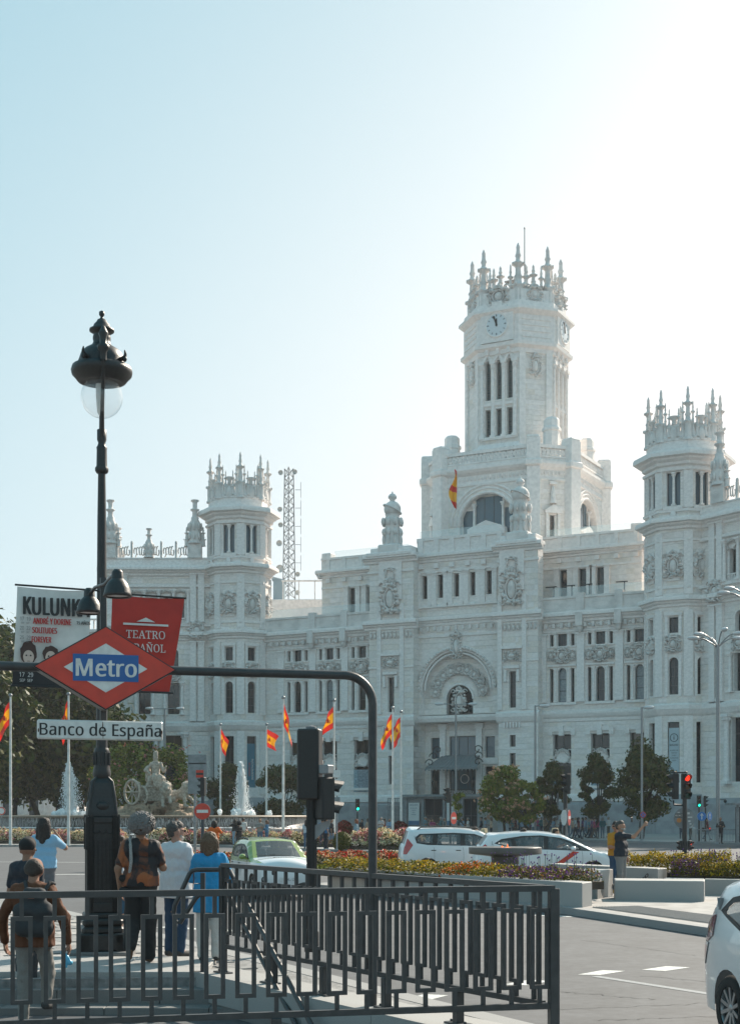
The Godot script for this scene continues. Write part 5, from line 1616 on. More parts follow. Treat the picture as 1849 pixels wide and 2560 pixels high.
# smooth-union bodies: bones are [a, ra, b, rb]
func sdf(mb: MB, bones: Array, cell: float, k: float, wr := 0.0, wf := 6.0, sd := 1, dir := Vector3.ONE, ymin := -1e6) -> void:
	if bones.is_empty(): return
	var lo := V(1e9, 1e9, 1e9); var hi := -lo
	for b in bones:
		for e in 2:
			var p: Vector3 = b[e * 2]; var r: float = b[e * 2 + 1] + cell * 2.5 + wr
			lo = lo.min(p - V(r, r, r)); hi = hi.max(p + V(r, r, r))
	var nx := int((hi.x - lo.x) / cell) + 2; var ny := int((hi.y - lo.y) / cell) + 2; var nz := int((hi.z - lo.z) / cell) + 2
	var f := PackedFloat32Array()
	f.resize(nx * ny * nz); f.fill(1.0)
	for b in bones:
		var a: Vector3 = b[0]; var ra: float = b[1]; var c: Vector3 = b[2]; var rb: float = b[3]
		var ab := c - a
		var l2 := maxf(ab.length_squared(), 1e-8)
		var mg := maxf(ra, rb) + k + cell * 2.2 + wr
		var m0 := a.min(c) - V(mg, mg, mg); var m1 := a.max(c) + V(mg, mg, mg)
		var i0 := maxi(int((m0.x - lo.x) / cell), 0); var i1 := mini(int((m1.x - lo.x) / cell) + 1, nx - 1)
		var j0 := maxi(int((m0.y - lo.y) / cell), 0); var j1 := mini(int((m1.y - lo.y) / cell) + 1, ny - 1)
		var k0 := maxi(int((m0.z - lo.z) / cell), 0); var k1 := mini(int((m1.z - lo.z) / cell) + 1, nz - 1)
		for kk in range(k0, k1 + 1):
			for jj in range(j0, j1 + 1):
				var row := (kk * ny + jj) * nx
				for ii in range(i0, i1 + 1):
					var p := lo + V(ii, jj, kk) * cell - a
					var t := clampf(p.dot(ab) / l2, 0.0, 1.0)
					var d := (p - ab * t).length() - (ra + (rb - ra) * t)
					var o := f[row + ii]
					var h := k - absf(o - d)
					if h > 0.0: f[row + ii] = minf(o, d) - h * h * 0.25 / k
					elif d < o: f[row + ii] = d
	var fn: FastNoiseLite = null
	if wr > 0.0:
		fn = FastNoiseLite.new()
		fn.seed = sd; fn.frequency = wf; fn.fractal_octaves = 2
	var id := {}
	var vs := PackedVector3Array(); var ns := PackedVector3Array()
	var sy := nx; var sz := nx * ny
	var off := [0, 1, sy, sy + 1, sz, sz + 1, sz + sy, sz + sy + 1]
	var cells := []
	if fn:
		for kk in nz:
			for jj in ny:
				var row := (kk * ny + jj) * nx
				for ii in nx:
					var o := f[row + ii]
					if absf(o) < wr + cell * 2.0:
						var p := lo + V(ii, jj, kk) * cell
						f[row + ii] = o + fn.get_noise_3dv(p * dir) * wr
	if ymin > -1e5:
		for kk in nz:
			for jj in ny:
				var cutv := ymin - (lo.y + jj * cell)
				if cutv < -cell * 3.0: continue
				var row := (kk * ny + jj) * nx
				for ii in nx: f[row + ii] = maxf(f[row + ii], cutv)
	for kk in nz - 1:
		for jj in ny - 1:
			var row := (kk * ny + jj) * nx
			for ii in nx - 1:
				var b := row + ii
				var v0 := f[b]
				if absf(v0) > cell * 2.0: continue
				var neg := 0
				for e in 8:
					if f[b + off[e]] < 0.0: neg += 1
				if neg == 0 or neg == 8: continue
				var c := [v0, f[b + 1], f[b + sy], f[b + sy + 1], f[b + sz], f[b + sz + 1], f[b + sz + sy], f[b + sz + sy + 1]]
				var s := Vector3.ZERO; var cnt := 0
				for e in [[0, 1], [2, 3], [4, 5], [6, 7], [0, 2], [1, 3], [4, 6], [5, 7], [0, 4], [1, 5], [2, 6], [3, 7]]:
					var p: float = c[e[0]]; var q: float = c[e[1]]
					if (p < 0.0) != (q < 0.0):
						var t := p / (p - q)
						var A := V(e[0] & 1, (e[0] >> 1) & 1, e[0] >> 2); var B := V(e[1] & 1, (e[1] >> 1) & 1, e[1] >> 2)
						s += A.lerp(B, t); cnt += 1
				id[b] = vs.size()
				vs.append(lo + (V(ii, jj, kk) + s / cnt) * cell)
				ns.append(V(c[1] + c[3] + c[5] + c[7] - c[0] - c[2] - c[4] - c[6], c[2] + c[3] + c[6] + c[7] - c[0] - c[1] - c[4] - c[5], c[4] + c[5] + c[6] + c[7] - c[0] - c[1] - c[2] - c[3]).normalized())
				cells.append(b)
	for b in cells:
		for ax in 3:
			var st: int = [1, sy, sz][ax]; var u: int = [sy, sz, 1][ax]; var w: int = [sz, 1, sy][ax]
			var p := f[b]; var q := f[b + st]
			if (p < 0.0) == (q < 0.0): continue
			if not (id.has(b - u) and id.has(b - w) and id.has(b - u - w)): continue
			var i0: int = id[b]; var i1: int = id[b - u]; var i2: int = id[b - u - w]; var i3: int = id[b - w]
			if p < 0.0:
				mb.tn(vs[i0], vs[i1], vs[i2], ns[i0], ns[i1], ns[i2]); mb.tn(vs[i0], vs[i2], vs[i3], ns[i0], ns[i2], ns[i3])
			else:
				mb.tn(vs[i0], vs[i2], vs[i1], ns[i0], ns[i2], ns[i1]); mb.tn(vs[i0], vs[i3], vs[i2], ns[i0], ns[i3], ns[i2])

func make_fountain() -> void:
	var c := G(388, 117.0, 0.15)
	var t := thing("fountain", "wide round stone fountain basin with two spilling tiers", "fountain", c)
	var b := MB.new()
	b.lathe(Vector3.ZERO, [V2(15.2, 0), V2(15.2, 0.5), V2(14.8, 0.55), V2(14.8, 0.35), V2(13.6, 0.35), V2(13.6, 0.95), V2(13.2, 1.0), V2(13.2, 0.9), V2(12.5, 0.9), V2(12.3, 1.72), V2(12.0, 1.72)], 96)
	obj("tiers", b, M.wetstone, t)
	var rim := MB.new()
	rim.lathe(Vector3.ZERO, [V2(12.2, 1.70), V2(12.65, 1.72), V2(12.7, 1.85), V2(12.55, 1.93), V2(11.9, 1.93), V2(11.9, 1.5)], 96)
	obj("rim", rim, M.rimstone, t)
	var wt := MB.new()
	wt.lathe(Vector3.ZERO, [V2(11.95, 1.86), V2(0, 1.86)], 48)
	obj("pool_water", wt, mat("pool", lin(0.05, 0.09, 0.09), 0.06, {"bump": TX["bump"], "bs": 0.3, "scale": 0.5}), t)
	# falling water, thin strands round both tiers
	var v := PackedVector3Array(); var n := PackedVector3Array(); var cc := PackedColorArray()
	var r := RandomNumberGenerator.new()
	r.seed = 5
	for i in 16000:
		var a := r.randf_range(-1.75, 1.75)
		var tier := r.randi() % 3
		var y1: float = [1.80, 0.97, 0.52][tier]; var y0: float = [0.95, 0.5, 0.15][tier]; var rr: float = [12.72, 13.68, 15.28][tier]
		var len := (y1 - y0) * (0.08 + r.randf() * 0.4)
		var yy := lerpf(y0 + len, y1, r.randf())
		var k := (y1 - yy) / (y1 - y0)
		var d := V(sin(a), 0, cos(a))
		var s := V(cos(a), 0, -sin(a)) * (0.003 + r.randf() * 0.008) * (1.0 if tier == 0 else 1.3)
		var P := d * (rr + 0.05 + 0.25 * k * r.randf()) + V(0, yy, 0); var Q := d * (rr + 0.08 + 0.3 * k * r.randf()) + V(0, yy - len, 0)
		for e in [P - s, Q + s, Q - s, P - s, P + s, Q + s]: v.append(e)
		var col := 0.22 + 0.45 * r.randf()
		for e in 6:
			n.append(d); cc.append(Color(col, col, col))
	var fall := obj("falling_water", mesh_from(v, n, cc), mat("strand", Color(1, 1, 1), 0.3, {"vc": true, "two": true, "back": Color(0.4, 0.4, 0.4)}), t)
	fall.set_meta("kind", "stuff")
	# foam lines where each tier lands
	var fo := MB.new()
	for i in 420:
		var a := r.randf_range(-1.7, 1.7)
		var tier := r.randi() % 2
		var rr: float = [13.3, 14.7][tier] + r.randfn() * 0.12
		fo.sph(V(sin(a) * rr, [1.02, 0.57][tier], cos(a) * rr), V(0.16, 0.045, 0.12) * (0.5 + r.randf()), 6, 4)
	obj("foam", fo, M.waterwhite, t).set_meta("kind", "stuff")
	# two jets
	for j in 2:
		var px: float = [172.0, 602.0][j]
		var jp := G(px, 116.0 if j == 0 else 117.0, 0.15)
		var jt := thing("water_jet", ["white water jet left of the statue before the dark trees", "white water jet right of the statue before the palace"][j], "water jet", jp)
		var top: float = 6.2 if j == 0 else 6.2
		var drops := []
		for i in 8000:
			var y := pow(r.randf(), 0.8)
			var spread := (0.12 + 0.95 * pow(1.0 - y, 0.8)) * (0.55 if j == 1 else 0.72)
			if i % 3 == 0: spread *= 0.35
			var p := V(r.randfn() * spread * 0.62 + (0.25 if j == 0 else 0.18) * (1.0 - y), 1.8 + y * (top - 1.8) * (0.93 + 0.07 * r.randf()), r.randfn() * spread * 0.6)
			var s := 0.009 + 0.025 * r.randf() * (0.5 + 0.8 * y)
			drops.append(Transform3D(Basis.from_scale(V(s, s * (1.2 + r.randf() * 1.5), s)), p))
		for i in 600:
			var y := r.randf()
			drops.append(Transform3D(Basis.from_scale(V(0.035, 0.12, 0.035) * (0.6 + r.randf())), V(r.randfn() * 0.07, 1.9 + y * (top - 1.9), r.randfn() * 0.07)))
		var mm := MultiMesh.new()
		mm.transform_format = MultiMesh.TRANSFORM_3D
		var dm := MB.new()
		dm.sph(Vector3.ZERO, Vector3.ONE, 5, 4)
		mm.mesh = dm.mesh()
		mm.instance_count = drops.size()
		for i in drops.size(): mm.set_instance_transform(i, drops[i])
		var mi := MultiMeshInstance3D.new()
		mi.name = "spray"; mi.multimesh = mm; mi.material_override = M.waterwhite
		mi.set_meta("kind", "stuff")
		jt.add_child(mi)
		var fm := MB.new()
		var bones := []
		for i in 26:
			var q := V(r.randfn() * 0.75, 1.8 + r.randf() * 0.35, r.randfn() * 0.6)
			bones.append([q, 0.16, q + V(0, 0.3 * r.randf(), 0), 0.22])
		sdf(fm, bones, 0.05, 0.1, 0.09, 4.0, 5)
		obj("froth", fm, M.waterwhite, jt)
	make_statue()

func make_statue() -> void:
	var o := G(388, 117.0, 2.0)
	# rock base
	var t := thing("statue", "stone goddess in a chariot drawn by two lions on a rocky island", "statue", o)
	var s := 0.0325  # metres to a photo pixel at this depth
	var rk := MB.new()
	var r := RandomNumberGenerator.new()
	r.seed = 9
	var bones := []
	for i in 40:
		var x := r.randf_range(-2.9, 2.9)
		var h := 1.15 * (1.0 - pow(absf(x) / 3.5, 2.4))
		bones.append([V(x, -0.2, r.randf_range(-1.4, 1.5)), 0.5, V(x + r.randfn() * 0.3, h - 0.35, r.randf_range(-0.9, 0.9)), 0.42])
	sdf(rk, bones, 0.12, 0.14, 0.22, 0.9, 4)
	obj("rock_island", rk, M.rock, t)
	# chariot
	var ch := MB.new()
	ch.box(V(-0.35, 1.85, 0), V(2.1, 1.0, 1.3), 0.08)
	ch.box(V(-0.2, 2.4, 0), V(2.5, 0.16, 1.5), 0.05)
	ch.box(V(-0.2, 1.32, 0), V(2.4, 0.2, 1.4), 0.05)
	ch.sph(V(-1.35, 2.55, 0.5), V(0.28, 0.28, 0.28), 10, 6)
	for i in 5: ch.box(V(-1.1 + i * 0.4, 1.85, 0.67), V(0.06, 0.9, 0.06))
	obj("chariot", ch, M.marble, t)
	for e in [[-1.75, 0.55, 0.55, 1.95], [-0.95, 0.95, 0.8, 1.65]]:
		var wm := MB.new()
		var wx: float = e[0]
		var R: float = 0.98 if wx < -1.3 else 0.74
		wm.x = Transform3D(Basis(Vector3.UP, -0.75), V(wx, e[3], e[2] + 0.1))
		var pts := []
		for i in 25: pts.append(V(cos(TAU * i / 24) * R, sin(TAU * i / 24) * R, 0))
		wm.tube(pts, 0.11, 6, false)
		for i in 8: wm.tube([Vector3.ZERO, V(cos(TAU * i / 8) * R, sin(TAU * i / 8) * R, 0)], 0.055, 5, false)
		wm.sph(Vector3.ZERO, V(0.2, 0.2, 0.18), 8, 5)
		obj("wheel", wm, M.marble, t)
	# goddess, seated, robed
	var g := MB.new()
	var gb := [[V(0.05, 2.6, 0), 0.42, V(0.1, 3.1, 0.05), 0.4], [V(0.1, 3.2, 0), 0.34, V(0.05, 4.1, 0), 0.36], [V(-0.3, 4.25, 0), 0.17, V(0.4, 4.25, 0), 0.17],
		[V(0.05, 4.4, 0), 0.13, V(0.05, 4.6, 0.02), 0.12], [V(0.05, 4.72, 0.03), 0.19, V(0.06, 4.85, 0.03), 0.18], [V(0.05, 4.98, 0), 0.19, V(0.05, 5.12, 0), 0.21],
		[V(-0.05, 3.15, 0.2), 0.30, V(0.15, 3.15, 0.75), 0.25], [V(0.3, 3.15, 0.2), 0.3, V(0.65, 3.05, 0.65), 0.25], [V(0.15, 3.1, 0.75), 0.24, V(0.25, 2.45, 0.85), 0.2], [V(0.65, 3.0, 0.65), 0.24, V(0.85, 2.4, 0.7), 0.2],
		[V(-0.35, 4.2, 0), 0.15, V(-0.75, 3.75, 0.15), 0.13], [V(-0.75, 3.75, 0.15), 0.13, V(-0.35, 3.45, 0.5), 0.09], [V(0.45, 4.2, 0), 0.15, V(0.75, 3.7, 0.15), 0.12], [V(0.75, 3.7, 0.15), 0.11, V(0.95, 4.05, 0.35), 0.08],
		[V(-0.6, 3.9, -0.1), 0.2, V(-0.55, 3.0, -0.1), 0.26], [V(-0.3, 3.1, 0.3), 0.22, V(-0.45, 2.5, 0.4), 0.24], [V(0.4, 3.1, 0.7), 0.22, V(0.5, 2.4, 0.75), 0.28]]
	sdf(g, gb, 0.05, 0.12, 0.07, 2.6, 8, V(1.6, 0.35, 1.6))
	obj("goddess", g, M.marble, t)
	for l in 2:
		var lm := MB.new()
		var q := V(0.95, 0, 1.0) if l == 0 else V(2.15, 0, 0.35)
		var turn := -1.25 if l == 0 else -0.2
		lm.x = Transform3D(Basis(Vector3.UP, turn), q)
		# faces local +x
		var lb := [[V(-0.75, 1.75, 0), 0.34, V(0.05, 1.75, 0), 0.40], [V(0.05, 1.8, 0), 0.42, V(0.35, 2.05, 0), 0.46], [V(0.5, 2.35, 0), 0.36, V(0.62, 2.4, 0), 0.34], [V(0.75, 2.3, 0), 0.22, V(0.95, 2.2, 0), 0.16],
			[V(0.3, 1.7, 0.22), 0.2, V(0.4, 1.2, 0.25), 0.14], [V(0.4, 1.2, 0.25), 0.13, V(0.42, 0.85, 0.25), 0.13], [V(0.42, 0.85, 0.25), 0.13, V(0.6, 0.82, 0.25), 0.13],
			[V(0.3, 1.7, -0.22), 0.2, V(0.7, 1.45, -0.25), 0.14], [V(0.7, 1.45, -0.25), 0.12, V(0.95, 1.2, -0.25), 0.12], [V(0.95, 1.2, -0.25), 0.13, V(1.05, 1.15, -0.25), 0.13]]
		for zz in [-0.22, 0.22]:
			lb.append_array([[V(-0.7, 1.65, zz), 0.26, V(-0.55, 1.35, zz * 1.1), 0.2], [V(-0.55, 1.35, zz * 1.1), 0.16, V(-0.8, 1.1, zz * 1.1), 0.11], [V(-0.8, 1.1, zz * 1.1), 0.1, V(-0.72, 0.85, zz * 1.1), 0.11], [V(-0.72, 0.82, zz * 1.1), 0.11, V(-0.55, 0.8, zz * 1.1), 0.12]])
		lb.append([V(-1.0, 1.7, 0), 0.07, V(-1.15, 1.1, 0.1), 0.07])
		sdf(lm, lb, 0.05, 0.09, 0.03, 3.0, 4)
		var body := obj("lion", lm, M.marble, t)
		var mn := MB.new()
		mn.x = lm.x
		var mb2 := []
		for i in 46:
			var d := V(r.randfn() * 0.6 - 0.25, r.randfn(), r.randfn()).normalized()
			var p := V(0.42, 2.3, 0) + d * V(0.3, 0.46, 0.42)
			mb2.append([p, 0.11, p + V(-0.05, -0.16, d.z * 0.05), 0.06])
		sdf(mn, mb2, 0.045, 0.03, 0.03, 5.0, 3)
		obj("mane", mn, M.marble, body)

# bed of small plants: strip from A to B (x, depth), width w, height h
func bed(called: String, label: String, A: Vector2, B: Vector2, w: float, h: float, base: float, n: int, sz: float, leafc: Array, flowc: Array, fshare: float, sd: int, toff := []) -> Node3D:
	var r := RandomNumberGenerator.new()
	r.seed = sd
	var t := thing(called, label, "flower bed")
	var d := (B - A); var L := d.length(); d = d.normalized()
	var nr := V2(-d.y, d.x)
	var fnz := FastNoiseLite.new()
	fnz.seed = sd; fnz.frequency = 0.9
	var v := PackedVector3Array(); var nn := PackedVector3Array(); var cc := PackedColorArray()
	var v2 := PackedVector3Array(); var n2 := PackedVector3Array(); var c2 := PackedColorArray()
	var zone := FastNoiseLite.new()
	zone.seed = sd + 3; zone.frequency = 0.35
	for i in n:
		var u := r.randf() * L; var s := (r.randf() - 0.5)
		var p2 := A + d * u + nr * s * w
		var edge := 1.0 - pow(absf(s) * 2.0, 4.0) * 0.6
		var top := h * edge * (0.8 + 0.35 * fnz.get_noise_2d(p2.x * 1.3, p2.y * 1.3) + 0.1 * r.randf())
		var flower := r.randf() < fshare
		var y := top * (1.0 - 0.75 * pow(r.randf(), 1.6)) if not flower else top * (0.72 + 0.33 * r.randf())
		var p := V(p2.x, base + y, -p2.y)
		var nrm := V(r.randfn(), r.randf() * 1.5 + 0.3, r.randfn()).normalized()
		var a := nrm.cross(V(r.randfn(), r.randfn(), r.randfn()).normalized()).normalized()
		var b := nrm.cross(a)
		var k := sz * (0.6 + 0.8 * r.randf())
		var col: Color
		if flower:
			var zi := clampf(zone.get_noise_2d(p2.x, p2.y) * 1.2 + 0.5, 0.0, 0.999) if toff.is_empty() else clampf(u / L, 0.0, 0.999)
			var set: Array = flowc[int(zi * flowc.size())] if flowc[0] is Array else flowc
			col = set[r.randi() % set.size()]
			a *= k * 0.8; b *= k * 0.8
		else:
			col = leafc[r.randi() % leafc.size()]
			a *= k * 1.2; b *= k * 0.6
		var Aa := p - a; var Bb := p + b; var Cc := p + a; var Dd := p - b
		if flower:
			for e in [Aa, Bb, Cc, Aa, Cc, Dd]: v2.append(e)
			for e in 6:
				n2.append(nrm); c2.append(col)
		else:
			for e in [Aa, Bb, Cc, Aa, Cc, Dd]: v.append(e)
			for e in 6:
				nn.append(nrm); cc.append(col)
	obj("foliage", mesh_from(v, nn, cc), M.leaf, t).set_meta("kind", "stuff")
	if v2.size() > 0: obj("blossom", mesh_from(v2, n2, c2), M.petal, t).set_meta("kind", "stuff")
	var so := MB.new()
	var q := []
	for e in [[0, -0.5], [0, 0.5], [1, 0.5], [1, -0.5]]:
		var p3: Vector2 = A + d * L * e[0] + nr * w * 0.98 * e[1]
		q.append([p3.x, p3.y])
	obj("soil", slab(q, base - 0.1, base + h * 0.18), M.soil, t)
	t.set_meta("kind", "stuff")
	return t
func gx(px: float, d: float) -> Vector2:
	return V2((px - 924.5) / FL * d, d)
func make_beds() -> void:
	var gl := [Color(0.05, 0.07, 0.012), Color(0.08, 0.09, 0.016), Color(0.035, 0.05, 0.012), Color(0.11, 0.09, 0.018)]
	var cream := [Color(0.72, 0.66, 0.42), Color(0.78, 0.72, 0.5), Color(0.6, 0.55, 0.3), Color(0.7, 0.5, 0.4)]
	var pink := [Color(0.55, 0.16, 0.2), Color(0.42, 0.10, 0.15), Color(0.65, 0.30, 0.3), Color(0.7, 0.5, 0.42)]
	var grp := "cream and pink hedges round the fountain"
	for e in [[gx(-60, 99), gx(315, 98), 1.6, 1.0, "long hedge of cream and pink flowers behind the lamp post", 11000], [gx(380, 98), gx(548, 97), 1.6, 1.0, "hedge of cream and pink flowers behind the woman in black", 6000], [gx(562, 96), gx(760, 92), 1.6, 0.95, "hedge of cream and pink flowers behind the green roofed car", 7000], [gx(776, 91), gx(838, 88), 1.6, 1.0, "short hedge of cream and pink flowers at the golden bush", 3500], [gx(895, 84), gx(1040, 83), 4.5, 1.15, "deep bank of cream and pink flowers behind the white taxis", 13000]]:
		bed("flower_hedge", e[4], e[0], e[1], e[2], e[3], 0.15, e[5], 0.062, gl, [pink, cream, cream, cream, pink], 0.62, int(e[5]))
	var red := [Color(0.50, 0.03, 0.015), Color(0.40, 0.02, 0.02), Color(0.58, 0.06, 0.02)]
	var pale := [Color(0.72, 0.60, 0.36), Color(0.7, 0.5, 0.3), Color(0.55, 0.12, 0.08)]
	bed("flower_strip", "low strip of red flowers in the grass island by the no-entry sign", gx(392, 59), gx(575, 58), 2.6, 0.5, 0.16, 7000, 0.04, gl, [red, pale, red, pale], 0.5, 91)
	bed("flower_strip", "low strip of red flowers behind the yellow flower planter", gx(755, 57), gx(1040, 57), 2.6, 0.55, 0.16, 12000, 0.04, gl, [red, pale, red, pale, red], 0.5, 92)
	# lawn of the island, short blades
	var r := RandomNumberGenerator.new()
	r.seed = 3
	var v := PackedVector3Array(); var n := PackedVector3Array(); var c := PackedColorArray()
	var poly := PackedVector2Array([V2(-8.6, 58), V2(-2, 52.7), V2(2.0, 51.9), V2(5.7, 53.7), V2(5.7, 59.6), V2(-7.8, 63.5)])
	for i in 26000:
		var q := V2(r.randf_range(-8.6, 5.7), r.randf_range(52, 59.5))
		if not Geometry2D.is_point_in_polygon(q, poly): continue
		var a := r.randf() * TAU
		var s := V(cos(a), 0, sin(a)) * 0.02
		var p := V(q.x, 0.16, -q.y)
		var top := p + V(r.randfn() * 0.03, 0.07 + 0.05 * r.randf(), r.randfn() * 0.03)
		v.append(p - s); v.append(top); v.append(p + s)
		var g := 0.7 + 0.6 * r.randf()
		for e in 3:
			n.append(V(r.randfn() * 0.4, 1, r.randfn() * 0.4).normalized()); c.append(Color(0.13 * g, 0.17 * g, 0.02 * g))
	var lawn := thing("lawn", "short bright green lawn around the red flower strips", "grass")
	lawn.set_meta("kind", "stuff")
	obj("grass_blades", mesh_from(v, n, c), M.leaf, lawn)
	var pts := []
	for e in poly: pts.append([e.x, e.y])
	obj("turf", slab(pts, 0.1, 0.165), M.grass, lawn)
# ---------------------------------------------------------------- metro entrance
func v3(p: Vector2, y: float) -> Vector3:
	return V(p.x, y, -p.y)
func baluster_mesh() -> ArrayMesh:
	if cache.has("baluster"): return cache["baluster"]
	var m := MB.new()
	var w := 0.15; var b := 0.03
	m.box(V(0, 0.825, 0), V(b, 0.15, b)); m.box(V(0, 0.07, 0), V(b, 0.14, b))
	m.box(V(-w / 2 + b / 2, 0.445, 0), V(b, 0.61, b + 0.002)); m.box(V(w / 2 - b / 2, 0.445, 0), V(b, 0.61, b + 0.002))
	m.box(V(0, 0.735, 0), V(w - 2 * b, b, b)); m.box(V(0, 0.155, 0), V(w - 2 * b, b, b))
	cache["baluster"] = m.mesh()
	return cache["baluster"]
func railing(label: String, A: Vector2, B: Vector2, posts: Array, feet: Array) -> void:
	var t := thing("railing", label, "railing")
	var d := (B - A); var L := d.length(); var dn := d.normalized()
	var yaw := atan2(dn.y, dn.x)
	var base := 0.40
	var tr := MB.new()
	tr.bar(v3(A, 1.59), v3(B, 1.59), 0.07, 0.045)
	obj("top_rail", tr, M.rail, t)
	var br := MB.new()
	br.bar(v3(A, 0.70), v3(B, 0.70), 0.05, 0.045)
	obj("bottom_rail", br, M.rail, t)
	var n := int(L / 0.222)
	for i in n:
		var p := A + d * ((i + 0.5) / n)
		var near := false
		for q in posts:
			if absf(q * L - (i + 0.5) * L / n) < 0.06: near = true
		if near: continue
		var o := obj("baluster", baluster_mesh(), M.rail, t, v3(p, 0.69), V(0, yaw, 0))
	for q in posts + feet:
		var pm := MB.new()
		var p: Vector2 = A + d * q
		pm.x = Transform3D(Basis(Vector3.UP, yaw), v3(p, base))
		var full := posts.has(q)
		var ph := 1.19 if full else 0.28
		pm.box(V(0, ph / 2, 0), V(0.075, ph, 0.075), 0.006)
		var po := obj("post" if full else "foot", pm, M.rail, t)
		if true:
			var bm := MB.new()
			bm.x = pm.x
			bm.box(V(0, 0.008, 0), V(0.26, 0.016, 0.12), 0.003)
			for s in [-0.1, 0.1]: bm.lathe(V(s, 0.016, 0), [V2(0.014, 0), V2(0.014, 0.018), V2(0, 0.018)], 6)
			obj("base_plate", bm, M.rail, po)
func make_entrance() -> void:
	var C := V2(1.39, 10.92); var E := V2(-1.62, 15.9); var A := V2(-4.7, 9.45)
	railing("dark grey steel railing of box balusters across the stairwell end", A, C, [0.0, 1.0], [0.3, 0.66])
	railing("dark grey steel railing of box balusters along the kerb, under the arched pole", C + (E - C) * 0.022, E, [1.0], [0.2, 0.4, 0.6, 0.8])
	# stone border under the side railing
	var dn := (E - C).normalized(); var nr := V2(dn.y, -dn.x)
	if nr.x < 0: nr = -nr
	var bd := thing("stairwell_border", "pale granite border stones along the stairwell under the railing", "border")
	var L := C.distance_to(E) + 0.7
	var k := int(L / 1.15)
	for i in k:
		var p0 := C - dn * 0.3 + dn * (L * i / k + 0.004); var p1 := C - dn * 0.3 + dn * (L * (i + 1) / k - 0.004)
		obj("border_stone", slab([[p0.x - nr.x * 0.22, p0.y - nr.y * 0.22], [p0.x + nr.x * 0.34, p0.y + nr.y * 0.34], [p1.x + nr.x * 0.34, p1.y + nr.y * 0.34], [p1.x - nr.x * 0.22, p1.y - nr.y * 0.22]], 0.1, 0.40), M.granitelight, bd)
	# stairwell walls
	var wl := MB.new()
	var i0 := C - nr * 0.21; var i1 := E - nr * 0.21
	wl.bar(v3(C - dn * 0.5 - nr * 0.18, -1.3), v3(E + dn * 0.3 - nr * 0.18, -1.3), 0.06, 3.0)
	wl.bar(v3(V2(-6, 9.3), -1.5), v3(V2(1.6, 11.1), -1.5), 0.1, 3.6)
	structure("stairwell_wall", wl, M.granite)
	var fl := MB.new()
	fl.q(V(-7, -3.0, -8), V(3, -3.0, -8), V(3, -3.0, -17), V(-7, -3.0, -17))
	structure("stairwell_floor", fl, M.granite)
	# landing and steps, each a row of stones
	var st := thing("staircase", "grey granite staircase going down to the metro", "staircase")
	for s in 14:
		var y := 0.40 - 0.16 * s
		var back := 16.0 - 0.3 * s + 0.31; var front := 16.0 - 0.3 * s
		if s == 0: back = 17.75
		var xr := -1.62 + (16.0 - front) * 0.6 - 0.24
		var x := -6.2 + (s % 2) * 0.55
		while x < xr - 0.02:
			var x2 := minf(x + 1.12, xr)
			var rows := [[front, back]] if s > 0 else [[front, front + 0.55], [front + 0.555, front + 1.15], [front + 1.155, back]]
			for rw in rows:
				var m := MB.new()
				var cx := (x + x2) * 0.5; var w := x2 - x - 0.006
				m.box(V(cx, y - 0.09, -(rw[0] + rw[1]) * 0.5 + (cx + 4) * -0.0), V(w, 0.18, rw[1] - rw[0]), 0.006)
				obj("step_stone" if s > 0 else "landing_stone", m, M.granite if s > 0 else M.granitelight, st)
			x = x2
	# double handrail with a rounded end
	var hr := thing("handrail", "double grey tube handrail going down beside the staircase", "handrail")
	for j in 2:
		var dy := -0.27 * j
		var pts := []
		if j == 0: pts = [V(-2.17, 1.06, -15.95), V(-2.16, 1.14, -15.95), V(-2.0, 1.49, -15.98), V(-1.97, 1.525, -15.98), V(-1.92, 1.535, -15.98), V(-1.6, 1.535, -16.0), V(-1.55, 1.52, -15.98), V(-1.5, 1.45, -15.85), V(-0.45, 0.06, -13.2)]
		else: pts = [V(-2.17, 1.06, -15.95), V(-2.15, 0.96, -15.95), V(-2.10, 0.95, -15.95), V(-1.93, 1.22, -15.97), V(-1.88, 1.262, -15.98), V(-1.62, 1.265, -16.0), V(-1.56, 1.24, -15.98), V(-1.5, 1.16, -15.85), V(-0.45, -0.22, -13.2)]
		var m := MB.new()
		m.tube(pts, 0.026, 10)
		obj("rail_tube", m, M.rail, hr)
	for e in [[-1.855, 15.98, 1.5, 0.4], [-0.95, 14.45, 0.72, -0.5]]:
		var pm := MB.new()
		pm.box(V(e[0], (e[2] + e[3]) / 2, -e[1] - 0.03), V(0.05, e[2] - e[3], 0.05))
		pm.tube([V(e[0], e[2] - 0.12, -e[1] - 0.03), V(e[0] - 0.1, e[2] - 0.12, -e[1] - 0.02), V(e[0] - 0.1, e[2] + 0.0, -e[1] - 0.0)], 0.007, 5)
		obj("handrail_post", pm, M.rail, hr)

